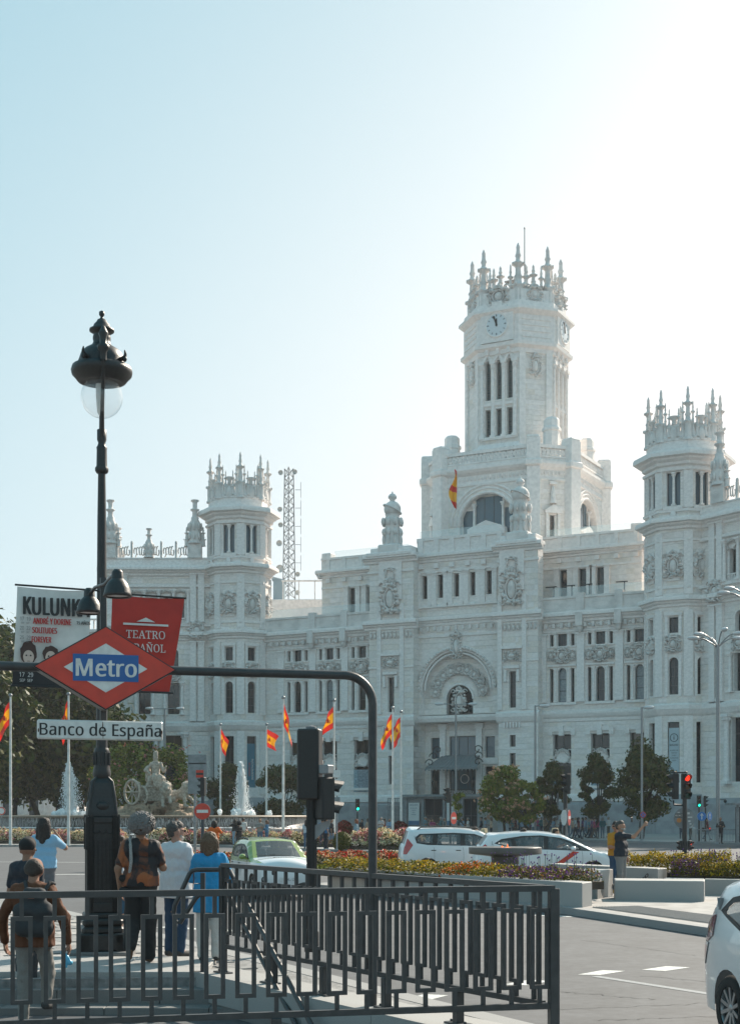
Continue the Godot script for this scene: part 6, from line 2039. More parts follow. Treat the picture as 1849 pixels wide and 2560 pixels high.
func make_lamp_post() -> void:
	var t := thing("lamp_post", "ornate dark iron lamp post with clear glass globe and domed hood", "lamp post", V(-3.385, 0.34, -18.2))
	var e := func(y: float) -> float: return 2.15 + (2036.0 - y) * 0.005056 - 0.34
	var g := MB.new()
	g.box(V(0, 0.05, 0), V(0.74, 0.1, 0.74), 0.01)
	obj("granite_foot", g, M.granite, t)
	var p := MB.new()
	p.x = tf(0, 0, 0, 0.26)
	p.box(V(0, 0.21, 0), V(0.60, 0.22, 0.60), 0.02); p.box(V(0, 0.36, 0), V(0.52, 0.10, 0.52), 0.03); p.box(V(0, 0.46, 0), V(0.50, 0.10, 0.50), 0.03); p.box(V(0, 0.54, 0), V(0.46, 0.07, 0.46), 0.02)
	for k in 4:
		p.x = tf(0, 0, 0, 0.26 + PI / 2 * k)
		p.box(V(-0.22, 0.2, 0.22), V(0.16, 0.26, 0.16), 0.02)
	obj("base", p, M.iron, t)
	var s := MB.new()
	s.x = tf(0, 0, 0, 0.26)
	var y0 := 0.56; var y1: float = e.call(2040.0)
	s.box(V(0, (y0 + y1) / 2, 0), V(0.36, y1 - y0, 0.36), 0.01)
	for k in 4:
		s.x = tf(0, 0, 0, 0.26 + PI / 2 * k)
		for c in [-1, 1]: s.box(V(c * 0.155, (y0 + y1) / 2, 0.155), V(0.085, y1 - y0 - 0.02, 0.085), 0.012)
		s.box(V(0, y1 - 0.05, 0.19), V(0.24, 0.08, 0.03), 0.01); s.box(V(0, y0 + 0.08, 0.19), V(0.24, 0.12, 0.03), 0.01)
		for i in 4: s.box(V(-0.075 + i * 0.05, (y0 + y1) / 2 - 0.06, 0.186), V(0.022, y1 - y0 - 0.5, 0.02), 0.005)
		for i in 3:
			var sc := []
			for q in 7: sc.append(V(-0.08 + i * 0.08 + cos(PI * q / 6) * 0.04, y1 - 0.17 - sin(PI * q / 6) * 0.05, 0.19))
			s.tube(sc, 0.008, 4)
		for c in [-1, 1]:
			for i in 4: s.box(V(c * (0.135 + i * 0.018), y1 - 0.20, 0.205), V(0.008, 0.44, 0.012))
	obj("pedestal", s, M.iron, t)
	var b := MB.new()
	b.x = tf(0, 0, 0, 0.26 + PI / 4)
	var pr := []
	for a in [[2040, 0.40], [2030, 0.395], [2010, 0.36], [1995, 0.33], [1975, 0.305], [1958, 0.27], [1948, 0.20], [1944, 0.17]]:
		pr.append(V2(a[1] * 0.5 * 1.30, e.call(float(a[0]))))
	b.lathe(Vector3.ZERO, pr, 4, true)
	b.x = tf(0, 0, 0, 0.26)
	for k in 4:
		b.x = tf(0, 0, 0, 0.26 + PI / 2 * k)
		b.tube([V(0.17, e.call(2036.0), 0.17), V(0.15, e.call(1995.0), 0.15), V(0.12, e.call(1955.0), 0.12), V(0.07, e.call(1945.0), 0.07)], 0.022, 6)
		b.sph(V(0, e.call(2015.0), 0.165), V(0.09, 0.06, 0.03), 8, 5)
	obj("bell", b, M.iron, t)
	var n := MB.new()
	n.lathe(Vector3.ZERO, [V2(0.10, e.call(1945.0)), V2(0.115, e.call(1938.0)), V2(0.11, e.call(1925.0)), V2(0.095, e.call(1915.0)), V2(0.10, e.call(1880.0)), V2(0.09, e.call(1872.0)), V2(0.072, e.call(1868.0)), V2(0.07, e.call(1700.0)), V2(0.056, e.call(1300.0)), V2(0.047, e.call(1185.0)), V2(0.07, e.call(1183.0)), V2(0.085, e.call(1178.0)), V2(0.085, e.call(1170.0)), V2(0.068, e.call(1166.0)), V2(0.064, e.call(1124.0)), V2(0.07, e.call(1120.0)), V2(0.055, e.call(1115.0)), V2(0.045, e.call(1108.0)), V2(0.06, e.call(1100.0)), V2(0.06, e.call(1075.0)), V2(0.0, e.call(1072.0))], 10)
	for k in 10:
		var a := TAU * k / 10
		n.box(V(sin(a) * 0.10, e.call(1897.0), cos(a) * 0.10), V(0.02, 0.16, 0.02), 0.005)
	obj("shaft", n, M.iron, t)
	# fork carrying the lantern
	for sgn in [-1.0, 1.0]:
		var fk := MB.new()
		var dx := 0.38
		var pts := []
		for a in [[1100, 0.02], [1075, 0.06], [1045, 0.10], [1010, 0.17], [980, 0.26], [950, 0.33], [925, 0.37], [908, 0.385]]:
			pts.append(V(sgn * a[1] * 0.23, e.call(float(a[0])), sgn * a[1] * 0.97))
		fk.tube(pts, [0.035, 0.032, 0.028, 0.026, 0.026, 0.026, 0.03, 0.036], 8)
		var q: Vector3 = pts[7]
		fk.lathe(q, [V2(0.042, -0.08), V2(0.042, 0.02), V2(0.075, 0.06), V2(0.08, 0.1), V2(0.045, 0.13), V2(0.045, 0.2), V2(0.065, 0.25), V2(0.05, 0.28), V2(0.02, 0.34), V2(0, 0.35)], 8)
		obj("fork_arm", fk, M.iron, t)
	var gb := MB.new()
	var cy: float = e.call(993.0)
	var gp := []
	for i in 17:
		var a := -PI / 2 + (PI * 0.86) * i / 16
		gp.append(V2(cos(a) * 0.265, cy + sin(a) * 0.265))
	gb.lathe(Vector3.ZERO, gp, 28)
	obj("globe", gb, M.glass, t)
	var bu := MB.new()
	bu.lathe(V(-0.03, 0, 0), [V2(0.0, e.call(1040.0)), V2(0.03, e.call(1030.0)), V2(0.045, e.call(990.0)), V2(0.045, e.call(960.0))], 10)
	obj("bulb", bu, M.signwhite, t)
	var h := MB.new()
	var hp := []
	for a in [[957, 0.26], [955, 0.30], [945, 0.34], [938, 0.375], [928, 0.385], [918, 0.37], [914, 0.30], [912, 0.285], [900, 0.285], [885, 0.26], [875, 0.215], [866, 0.14], [862, 0.12], [855, 0.105], [850, 0.112], [842, 0.112], [838, 0.10], [834, 0.115], [829, 0.155], [824, 0.155], [819, 0.11], [812, 0.10], [806, 0.07], [800, 0.055], [796, 0.02], [792, 0.018], [788, 0.034], [780, 0.034], [776, 0.0]]:
		hp.append(V2(a[1], e.call(float(a[0]))))
	h.lathe(Vector3.ZERO, hp, 28)
	h.lathe(Vector3.ZERO, [V2(0.0, e.call(950.0)), V2(0.26, e.call(957.0))], 20)
	obj("hood", h, M.iron, t)
	for k in 4:
		var a := TAU * k / 4 + 0.3 + PI / 4
		var or2 := MB.new()
		var base := V(sin(a) * 0.36, e.call(914.0), cos(a) * 0.36)
		or2.tube([base - V(sin(a), 0, cos(a)) * 0.12 + V(0, 0.02, 0), base + V(0, 0.05, 0), base + V(sin(a), 0, cos(a)) * 0.01 + V(0, 0.09, 0), base + V(sin(a), 0, cos(a)) * 0.0 + V(0, 0.14, 0)], [0.03, 0.028, 0.018, 0.008], 6)
		or2.sph(base + V(0, 0.03, 0), V(0.03, 0.04, 0.03), 6, 4)
		obj("rim_ornament", or2, M.iron, t)
	# two cloth banners on arms
	make_banner(t, true)
	make_banner(t, false)

func banner_mesh(w0: float, w1: float, h: float, shift: float, y0f: float, y1f: float) -> MB:
	var m := MB.new()
	var f := func(u: float, v: float) -> Vector3:
		var ww := lerpf(w0, w1, v)
		return V(shift * v + u * ww, -v * h - 0.02 * sin(u * PI) * (1.0 - v) , 0.012 * sin(u * 7.0 + v * 3.0) + 0.02 * sin(v * 5.0))
	var nv := maxi(2, int(10 * (y1f - y0f)))
	for i in 12:
		for j in nv:
			var v0 := lerpf(y0f, y1f, float(j) / nv); var v1 := lerpf(y0f, y1f, float(j + 1) / nv)
			var a: Vector3 = f.call(i / 12.0, v0); var b: Vector3 = f.call((i + 1) / 12.0, v0); var c: Vector3 = f.call((i + 1) / 12.0, v1); var d: Vector3 = f.call(i / 12.0, v1)
			m.q(d, c, b, a)
	return m
func make_banner(post: Node3D, white: bool) -> void:
	var yaw := 0.36
	var pos := W(44, 1466, 17.75) if white else W(281, 1486, 18.25)
	var t := thing("banner", "white theatre banner with black lettering hanging from the lamp post" if white else "red theatre banner with white lettering hanging from the lamp post", "banner", pos, yaw)
	var w := 0.92; var h := 1.22
	if white:
		obj("cloth", banner_mesh(0.92, 0.88, h, -0.06, 0.0, 0.82), M.bannerwhite, t)
		obj("cloth_foot", banner_mesh(0.92, 0.88, h, -0.06, 0.82, 1.0), M.bannerdark, t)
		text("lettering", "KULUNKA", 0.30, t, V(0.46, -0.24, 0.06), M.black, {"sx": 0.62, "bold": 1.3, "font": "Droid Sans"})
		text("lettering", "15 AÑOS", 0.055, t, V(0.80, -0.42, 0.05), M.black, {"sx": 0.8, "bold": 1.0})
		var rows := [["ANDRÉ Y DORINE", "17  19"], ["SOLITUDES", "20  22"], ["FOREVER", "25  29"]]
		for i in 3:
			var a := text("lettering", rows[i][0], 0.10, t, V([0.42, 0.325, 0.285][i], -0.42 - i * 0.115, 0.05), M.inkred, {"sx": 0.60, "bold": 1.3})
			text("lettering", rows[i][1], 0.065, t, V(0.09, -0.40 - i * 0.115, 0.05), mat("inkgrey", lin(0.2, 0.2, 0.2), 0.7), {"sx": 0.75})
			text("lettering", "SEP   SEP", 0.03, t, V(0.09, -0.45 - i * 0.115, 0.05), M.inkgrey, {"sx": 0.85})
		text("lettering", "17  29", 0.075, t, V(0.10, -1.09, 0.055), M.bannerwhite, {"sx": 0.85})
		text("lettering", "SEP  SEP", 0.05, t, V(0.10, -1.16, 0.055), M.bannerwhite, {"sx": 0.85})
		# plain printed heads
		for k in 3:
			var cx: float = [0.13, 0.40, 0.66][k]
			var hm := MB.new(); var fm := MB.new(); var em := MB.new()
			var hair := PackedVector2Array(); var face := PackedVector2Array()
			for i in 20:
				var a := TAU * i / 20
				var wob := 1.0 + 0.06 * sin(i * 3.7 + k)
				hair.append(V2(cx + cos(a) * 0.10 * wob, -0.82 + sin(a) * [0.15, 0.10, 0.10][k] * wob)); face.append(V2(cx + cos(a) * 0.066, -0.87 + sin(a) * 0.085))
			hm.ext(hair, 0.036, 0.040); fm.ext(face, 0.041, 0.045)
			for s in [-0.026, 0.026]: em.sph(V(cx + s, -0.85, 0.046), V(0.011, 0.011, 0.002), 8, 4)
			em.box(V(cx, -0.92, 0.046), V(0.035, 0.006, 0.003))
			obj("printed_hair", hm, mat("inkbrown", lin(0.06, 0.03, 0.025), 0.7), t); obj("printed_face", fm, mat("inkface", lin(0.52, 0.40, 0.34), 0.7), t); obj("printed_eyes", em, M.black, t)
	else:
		obj("cloth", banner_mesh(0.93, 0.80, h, -0.06, 0.0, 1.0), M.bannerred, t)
		var lg := MB.new()
		lg.box(V(0.42, -0.37, 0.05), V(0.58, 0.026, 0.006))
		lg.ext(PackedVector2Array([V2(0.30, -0.335), V2(0.54, -0.335), V2(0.42, -0.28)]), 0.047, 0.053)
		obj("emblem", lg, M.bannerwhite, t)
		text("lettering", "TEATRO", 0.14, t, V(0.42, -0.50, 0.055), M.bannerwhite, {"font": "Droid Serif", "sx": 0.92})
		text("lettering", "ESPAÑOL", 0.14, t, V(0.40, -0.67, 0.055), M.bannerwhite, {"font": "Droid Serif", "sx": 0.86})
	var ar := MB.new()
	var far := V(0.93, -0.0, 0) if not white else V(0.0, 0, 0)
	ar.tube([V(-0.15 if not white else -0.03, 0.02, 0), V(0.95 if not white else 1.15, 0.0, 0)], 0.014, 6)
	ar.tube([V(-0.2 if not white else -0.08, -h - 0.005, 0.0), V(0.78 if not white else 1.1, -h - 0.005, 0)], 0.014, 6)
	obj("arm", ar, M.iron, t)

func make_metro_sign() -> void:
	var yaw := deg_to_rad(15.7)
	var t := thing("metro_sign", "red diamond metro sign with white and blue middle hung on a grey arched pole", "metro sign", V(-2.30, 3.416, -12.52), yaw)
	# arched pole
	var pm := MB.new()
	var pts := []
	var inv := t.transform.affine_inverse()
	var left := V(-5.2, 3.416, -11.7); var cornerp := V(0.024, 3.416, -13.17)
	pts.append(inv * left)
	var dirx := (cornerp - left).normalized()
	var r := 0.26
	for i in 9:
		var a := PI / 2 * i / 8
		pts.append(inv * (cornerp - dirx * r * (1.0 - sin(a)) - V(0, r * (1.0 - cos(a)), 0)))
	pts.append(inv * V(cornerp.x, 0.40, cornerp.z))
	pm.tube(pts, 0.040, 12)
	obj("arched_pole", pm, M.rail, t)
	# box
	var W2 := 0.615; var H2 := 0.365
	var dm := func(k: float) -> PackedVector2Array: return PackedVector2Array([V2(-W2 * k, 0), V2(0, -H2 * k), V2(W2 * k, 0), V2(0, H2 * k)])
	var bx := MB.new()
	bx.ext(dm.call(1.0), -0.16, 0.06)
	obj("casing", bx, M.iron, t)
	for back in 2:
		var sg := 1.0 if back == 0 else -1.0
		var z0 := 0.06 if back == 0 else -0.16
		var rd := MB.new(); rd.ext(dm.call(0.965), minf(z0, z0 + sg * 0.012), maxf(z0, z0 + sg * 0.012)); obj("red_face", rd, M.red, t)
		var wh := MB.new(); wh.ext(dm.call(0.58), minf(z0, z0 + sg * 0.016), maxf(z0, z0 + sg * 0.016)); obj("white_diamond", wh, M.signwhite, t)
		var bl := MB.new(); bl.box(V(0, 0, z0 + sg * 0.010), V(0.56, 0.232, 0.02)); obj("blue_plate", bl, M.signblue, t)
		text("lettering", "Metro", 0.205, t, V(0, -0.003, z0 + sg * 0.0225), M.signwhite, {"bold": 0.9, "sx": 0.97, "rot": V(0, 0 if back == 0 else PI, 0)})
	# slim mast with twin lamps, station plate below
	var ma := MB.new()
	ma.box(V(0.0, 0.11, -0.19), V(0.05, 1.42, 0.05)); ma.box(V(0.0, -0.53, -0.1), V(0.06, 0.06, 0.14))
	obj("mast", ma, M.rail, t)
	for k in 2:
		var lp := V(-2.11, 3.97, -12.05) if k == 0 else V(-2.54, 3.97, -13.05)
		var la := MB.new()
		la.lathe(Vector3.ZERO, [V2(0.0, 0.235), V2(0.03, 0.23), V2(0.048, 0.205), V2(0.052, 0.15), V2(0.058, 0.145), V2(0.085, 0.115), V2(0.105, 0.07), V2(0.113, 0.03), V2(0.118, 0.025), V2(0.118, 0.0), V2(0.10, 0.0), V2(0.05, 0.10)], 20)
		var ln := obj("bell_lamp", la, M.iron, t)
		ln.transform = inv * Transform3D(Basis.IDENTITY, lp)
		var le := MB.new()
		le.lathe(Vector3.ZERO, [V2(0, 0.012), V2(0.105, 0.012)], 16)
		obj("lens", le, M.signwhite, ln)
		var am := MB.new()
		am.tube([inv * V(-2.31, 3.416 + 0.74, -12.55), inv * (lp + V(0, 0.19, 0)).lerp(V(-2.31, 4.20, -12.55), 0.4), inv * (lp + V(0, 0.17, 0))], 0.016, 7)
		obj("lamp_arm", am, M.rail, t)
	var sp := thing("station_plate", "white station name plate with black lettering and rust marks below the metro diamond", "name plate", V(-2.335, 2.88, -12.50), yaw + 0.06)
	var pl := MB.new()
	pl.box(Vector3.ZERO, V(1.08, 0.168, 0.05), 0.012)
	obj("plate", pl, M.signwhite, sp)
	text("lettering", "Banco de España", 0.142, sp, V(0.0, 0.0, 0.027), M.black, {"sx": 0.985, "bold": 0.5})
	var rs := MB.new()
	for e in [[0.015, 0.04, 0.004, 0.035], [0.017, -0.04, 0.003, 0.035], [-0.532, -0.01, 0.006, 0.018], [0.53, -0.01, 0.006, 0.02], [0.528, -0.05, 0.003, 0.025]]: rs.sph(V(e[0], e[1], 0.026), V(e[2], e[3], 0.003), 8, 5)
	obj("rust_mark", rs, M.rust, sp)

# ---------------------------------------------------------------- signals and signs
func signal_head(parent: Node3D, at: Vector3, yaw: float, n := 3, lit := -1, sc := 1.0) -> void:
	var hm := MB.new()
	var w := 0.30 * sc; var hh := 0.31 * n * sc
	hm.box(V(0, 0, -0.06 * sc), V(w, hh, 0.20 * sc), 0.02)
	hm.box(V(0, 0, 0.035 * sc), V(w * 0.96, hh * 0.98, 0.02))
	var o := obj("signal_head", hm, M.irondark, parent, at, V(0, yaw, 0))
	for i in n:
		var y := hh / 2 - (i + 0.5) * hh / n
		var vm := MB.new()
		var R := 0.125 * sc
		for k in 12:
			var a0 := PI * (-0.12 + 1.24 * k / 12.0); var a1 := PI * (-0.12 + 1.24 * (k + 1) / 12.0)
			var p0 := V(cos(a0) * R, y + sin(a0) * R, 0.04 * sc); var p1 := V(cos(a1) * R, y + sin(a1) * R, 0.04 * sc)
			var f0 := p0 + V(0, -0.02, (0.10 + 0.14 * maxf(0.0, sin(a0))) * sc); var f1 := p1 + V(0, -0.02, (0.10 + 0.14 * maxf(0.0, sin(a1))) * sc)
			vm.q(p1, p0, f0, f1); vm.q(p0 * 1.0, p1, f1, f0)
		obj("visor", vm, M.irondark, o)
		var lm := MB.new()
		lm.sph(V(0, y, 0.045 * sc), V(R * 0.92, R * 0.92, 0.02 * sc), 14, 6)
		var lit_m := mat("sig_off%d" % i, [lin(0.06, 0.006, 0.006), lin(0.06, 0.03, 0.004), lin(0.005, 0.05, 0.035)][mini(i, 2)], 0.2)
		if i == lit:
			var isr := i == 0
			lit_m = mat("sig_on%d" % i, lin(0.6, 0.05, 0.02) if isr else lin(0.05, 0.6, 0.5), 0.3, {"emit": Color(1.0, 0.16, 0.06) if isr else Color(0.1, 1.0, 0.8), "ee": 1.3})
		obj("lens", lm, lit_m, o)
func pole(parent: Node3D, at: Vector3, h: float, r: float, material: Material, called := "pole") -> void:
	var m := MB.new()
	m.lathe(at, [V2(r * 1.5, 0), V2(r * 1.5, 0.06), V2(r, 0.1), V2(r * 0.92, h), V2(0, h + r * 0.4)], 10)
	obj(called, m, material, parent)
func disc_sign(parent: Node3D, at: Vector3, yaw: float, r: float, face: Material, back: Material) -> MeshInstance3D:
	var m := MB.new()
	m.x = Transform3D(Basis(Vector3.RIGHT, PI / 2), Vector3.ZERO)
	m.lathe(Vector3.ZERO, [V2(0, -0.02), V2(r, -0.02), V2(r, 0.01), V2(r * 0.97, 0.012)], 28)
	var o := obj("sign_plate", m, back, parent, at, V(0, yaw, 0))
	var f := MB.new()
	f.x = m.x
	f.lathe(Vector3.ZERO, [V2(r * 0.985, 0.014), V2(0, 0.014)], 28)
	obj("sign_face", f, face, o)
	return o
func make_signals() -> void:
	# near signal seen from behind
	var t := thing("traffic_light", "large black traffic light seen from behind on a dark fluted pole", "traffic light", G(779, 19.0, 0.34))
	var pm := MB.new()
	pm.lathe(Vector3.ZERO, [V2(0.10, 0), V2(0.10, 0.25), V2(0.066, 0.3), V2(0.064, 2.05), V2(0.085, 2.1), V2(0.085, 2.16), V2(0.05, 2.2), V2(0.05, 2.9)], 10)
	for k in 10: pm.box(V(sin(TAU * k / 10) * 0.066, 1.15, cos(TAU * k / 10) * 0.066), V(0.012, 1.7, 0.012))
	obj("pole", pm, M.irondark, t)
	var sc := 0.98
	signal_head(t, V(-0.01, 2.47, -0.02), PI - 0.25, 3, -1, 1.0)
	signal_head(t, V(0.20, 2.02, 0.05), PI - 1.0, 2, -1, 0.9)
	var bx := MB.new()
	bx.x = tf(0.14, 2.40, 0.08, -0.5)
	bx.box(Vector3.ZERO, V(0.27, 0.115, 0.16), 0.01)
	obj("control_box", bx, M.greypaint, t)
	var br := MB.new()
	br.ext(PackedVector2Array([V2(0.02, 1.45), V2(0.24, 1.66), V2(0.24, 1.74), V2(0.02, 1.66)]), 0.0, 0.05)
	br.lathe(V(-0.01, 2.94, -0.02), [V2(0.07, 0), V2(0.07, 0.03), V2(0, 0.045)], 10)
	obj("bracket", br, M.greypaint, t)
	# right signal with red lit
	t = thing("traffic_light", "traffic light with its red lamp lit on a black pole behind the planter", "traffic light", G(1710, 51.0, 0.15))
	pole(t, Vector3.ZERO, 2.6, 0.085, M.irondark)
	signal_head(t, V(0.07, 2.99, 0.0), 0.30, 3, 0, 0.98)
	signal_head(t, V(-0.40, 2.99, 0.05), -PI / 2, 3, -1, 0.98)
	var am := MB.new()
	am.box(V(-0.2, 3.48, 0.0), V(0.55, 0.05, 0.06)); am.tube([V(-0.4, 2.5, 0.0), V(-0.38, 2.34, 0), V(0, 2.32, 0)], 0.035, 7)
	for x in [-0.36, 0.04]: am.lathe(V(x, 3.46, 0), [V2(0.07, 0), V2(0.07, 0.05), V2(0, 0.07)], 8)
	obj("bracket", am, M.irondark, t)
	signal_head(t, V(-0.16, 0.9, 0.02), -1.2, 2, -1, 0.55); signal_head(t, V(0.20, 0.9, 0.02), 0.9, 2, 0, 0.55)
	t = thing("round_sign", "back of a round grey sign covered in stickers behind the red traffic light", "sign", G(1709, 51.3, 0.15))
	pole(t, V(0, 0, -0.1), 2.2, 0.03, M.galv)
	var ds := disc_sign(t, V(0, 1.86, 0), 0.0, 0.375, M.greypaint, M.greypaint)
	var kb := MB.new(); kb.box(V(-0.19, 0.10, 0.02), V(0.28, 0.13, 0.006)); obj("sticker", kb, M.black, ds)
	text("lettering", "KOKO", 0.10, ds, V(-0.19, 0.10, 0.025), M.signwhite, {"bold": 1.3})
	var s2 := MB.new(); s2.x = Transform3D(Basis(Vector3.RIGHT, PI / 2), V(-0.19, -0.07, 0.018)); s2.lathe(Vector3.ZERO, [V2(0.085, 0), V2(0.085, 0.006), V2(0, 0.006)], 16); obj("sticker", s2, mat("stickorange", lin(0.5, 0.2, 0.06), 0.6), ds)
	var s3 := MB.new()
	for e in [[0.15, 0.18, 0.05, 0.07], [0.2, 0.04, 0.10, 0.04], [0.18, -0.1, 0.05, 0.06], [-0.2, 0.21, 0.05, 0.03], [0.22, -0.2, 0.04, 0.04]]: s3.box(V(e[0], e[1], 0.018), V(e[2] * 1.6, e[3], 0.006))
	obj("sticker", s3, M.signwhite, ds)
	# no-entry sign with a narrow signal above
	t = thing("no_entry_sign", "round red no-entry sign on a dark pole in the grass island", "sign", G(507, 56.0, 0.15))
	pole(t, Vector3.ZERO, 3.2, 0.07, mat("bluegrey", lin(0.03, 0.04, 0.055), 0.5))
	var ne := disc_sign(t, V(0, 2.12, 0.1), 0.0, 0.32, M.red, M.greypaint)
	var wb := MB.new(); wb.box(V(0, 0, 0.018), V(0.44, 0.12, 0.006)); obj("white_bar", wb, M.signwhite, ne)
	signal_head(t, V(-0.02, 3.08, 0.02), -PI / 2 - 0.2, 3, -1, 0.78)
	t = thing("sign_board", "grey backs of two stacked road sign panels on a pole with a red sticker", "sign", G(488, 58.0, 0.15))
	pole(t, Vector3.ZERO, 4.4, 0.06, M.galv)
	for e in [[3.60, 1.26, 0.76], [4.36, 0.40, 0.74]]:
		var pm2 := MB.new(); pm2.box(V(0.1, e[0] - 0.15, 0.09), V(e[2], e[1], 0.04), 0.015)
		obj("panel", pm2, M.greypaint, t)
	var sk := MB.new(); sk.box(V(0.2, 3.63, 0.118), V(0.3, 0.3, 0.008)); obj("sticker", sk, M.red, t)
	var sk2 := MB.new(); sk2.box(V(0.2, 3.63, 0.125), V(0.28, 0.09, 0.006)); obj("sticker", sk2, M.black, t)
	# far traffic lights and signs
	t = thing("traffic_light", "slim far traffic light with green lamp lit beside the golden bush", "traffic light", G(893, 112.0, 0.15))
	pole(t, Vector3.ZERO, 2.2, 0.06, M.irondark); signal_head(t, V(0.02, 2.75, 0), 0.25, 3, 2, 1.0)
	disc_sign(t, V(-0.35, 1.35, -0.08), 0, 0.38, M.greypaint, M.greypaint); signal_head(t, V(0.25, 1.2, 0.05), 1.0, 2, -1, 0.6)
	t = thing("traffic_light", "far traffic light turned sideways before the palace doorway", "traffic light", G(1125, 98.0, 0.15))
	pole(t, Vector3.ZERO, 3.4, 0.07, M.irondark); signal_head(t, V(-0.22, 3.3, 0), -PI / 2 + 0.2, 3, -1, 1.1); signal_head(t, V(-0.1, 0.7, 0.05), -0.4, 1, 0, 0.6)
	t = thing("no_entry_sign", "narrow turned no-entry sign before the palace doorway", "sign", G(1133, 97.0, 0.15))
	pole(t, Vector3.ZERO, 2.6, 0.04, M.greypaint)
	ne = disc_sign(t, V(0, 1.75, 0.1), 1.0, 0.42, M.red, M.greypaint); wb = MB.new(); wb.box(V(0, 0, 0.018), V(0.56, 0.16, 0.006)); obj("white_bar", wb, M.signwhite, ne)
	t = thing("traffic_light", "tall grey-backed traffic light behind the second white taxi", "traffic light", G(1412, 66.0, 0.0))
	pole(t, Vector3.ZERO, 3.3, 0.10, M.iron); signal_head(t, V(0.03, 3.55, 0.0), -PI / 2 + 0.35, 3, -1, 1.0)
	t = thing("no_entry_sign", "pair of edge-on round signs, one red, behind the second white taxi", "sign", G(1414, 65.6, 0.0))
	pole(t, V(0, 0, 0), 2.4, 0.03, M.greypaint)
	ne = disc_sign(t, V(0.12, 2.0, 0.12), 1.25, 0.36, M.red, M.greypaint); wb = MB.new(); wb.box(V(0, 0, 0.018), V(0.5, 0.14, 0.006)); obj("white_bar", wb, M.signwhite, ne)
	disc_sign(t, V(-0.10, 2.0, 0.12), -1.3, 0.36, M.signwhite, M.greypaint)
	for e in [[1746, 104.0, "far traffic light with green lamp lit beside the blue arrow sign", 2, 0.1], [1762, 106.0, "far dark traffic light turned sideways past the blue arrow sign", -1, 1.4]]:
		t = thing("traffic_light", e[2], "traffic light", G(e[0], e[1], 0.15))
		pole(t, Vector3.ZERO, 2.5, 0.06, M.irondark); signal_head(t, V(0, 2.95, 0), e[4], 3, e[3], 0.9)
		signal_head(t, V(0.3, 0.9, 0.0), 0.3, 2, 0 if e[3] < 0 else -1, 0.5)
	for e in [[1752, 103.0, 0.33, 0.0, "round blue sign with a white upward arrow"], [1772, 108.0, 0.33, 0.8, "smaller turned blue sign with a white upward arrow"]]:
		t = thing("arrow_sign", e[4], "sign", G(e[0], e[1], 0.15))
		pole(t, Vector3.ZERO, 2.2, 0.035, M.greypaint)
		ne = disc_sign(t, V(0, 1.86, 0.08), e[3], e[2], mat("arrowblue", lin(0.02, 0.16, 0.45), 0.4), M.signwhite)
		wb = MB.new(); wb.box(V(0, -0.05, 0.018), V(0.08, 0.34, 0.006)); wb.ext(PackedVector2Array([V2(-0.13, 0.06), V2(0.13, 0.06), V2(0, 0.25)]), 0.016, 0.022); obj("white_arrow", wb, M.signwhite, ne)
	t = thing("no_stopping_sign", "small blue and red no-stopping sign on a tall grey pole", "sign", G(1606, 108.0, 0.15))
	pole(t, Vector3.ZERO, 2.3, 0.03, M.greypaint)
	ne = disc_sign(t, V(-0.02, 1.97, 0.1), 0, 0.24, M.red, M.greypaint)
	disc_sign(t, V(-0.02, 1.97, 0.13), 0, 0.18, M.arrowblue, M.arrowblue)
	wb = MB.new(); wb.x = Transform3D(Basis(Vector3.BACK, 0.78), Vector3.ZERO); wb.box(V(0, 0, 0.046), V(0.36, 0.045, 0.006)); wb.box(V(0, 0, 0.049), V(0.045, 0.36, 0.006)); obj("red_cross", wb, M.red, ne)
	t = thing("turn_sign", "small round red and white turn sign under the dark trees", "sign", G(5, 108.0, 0.15))
	pole(t, Vector3.ZERO, 2.2, 0.03, M.greypaint)
	disc_sign(t, V(0, 2.25, 0.08), 0.0, 0.3, M.red, M.greypaint); disc_sign(t, V(0, 2.25, 0.11), 0.0, 0.22, M.signwhite, M.signwhite)
	# white totem of small panels beside the near signal
	t = thing("sign_column", "thin pole of small white information panels beside the near traffic light", "sign", G(842, 80.0, 0.15))
	pole(t, Vector3.ZERO, 4.6, 0.045, M.galv)
	for i in 4:
		var pm3 := MB.new(); pm3.box(V(0.0, 4.25 - i * 0.5, 0.08), V(0.36, 0.42, 0.04), 0.01)
		obj("panel", pm3, M.signwhite if i < 3 else M.greypaint, t)
	# low barrier rail at the far right kerb
	t = thing("pedestrian_barrier", "low grey pedestrian barrier at the far kerb by the palace wing", "barrier", G(1745, 99.0, 0.15), -0.12)
	var top := MB.new(); top.box(V(1.8, 0.95, 0), V(3.9, 0.06, 0.06)); top.box(V(1.8, 0.12, 0), V(3.9, 0.05, 0.05)); obj("rails", top, M.galv, t)
	var bm := MB.new(); bm.box(V(0, 0.53, 0), V(0.03, 0.78, 0.03))
	var bmesh := bm.mesh()
	for i in 20: obj("bar", bmesh, M.galv, t, V(-0.1 + i * 0.2, 0, 0))
	t = thing("stone_bollard", "round-topped pale stone bollard at the end of the barrier", "bollard", G(1734, 99.0, 0.15))
	var sb := MB.new(); sb.lathe(Vector3.ZERO, [V2(0.17, 0), V2(0.15, 0.9), V2(0.17, 0.93), V2(0.15, 1.02), V2(0.08, 1.1), V2(0, 1.12)], 12); obj("shaft", sb, M.granitelight, t)
	t = thing("kiosk", "grey glazed shelter at the right end of the far barrier", "shelter", G(1846, 97.0, 0.15))
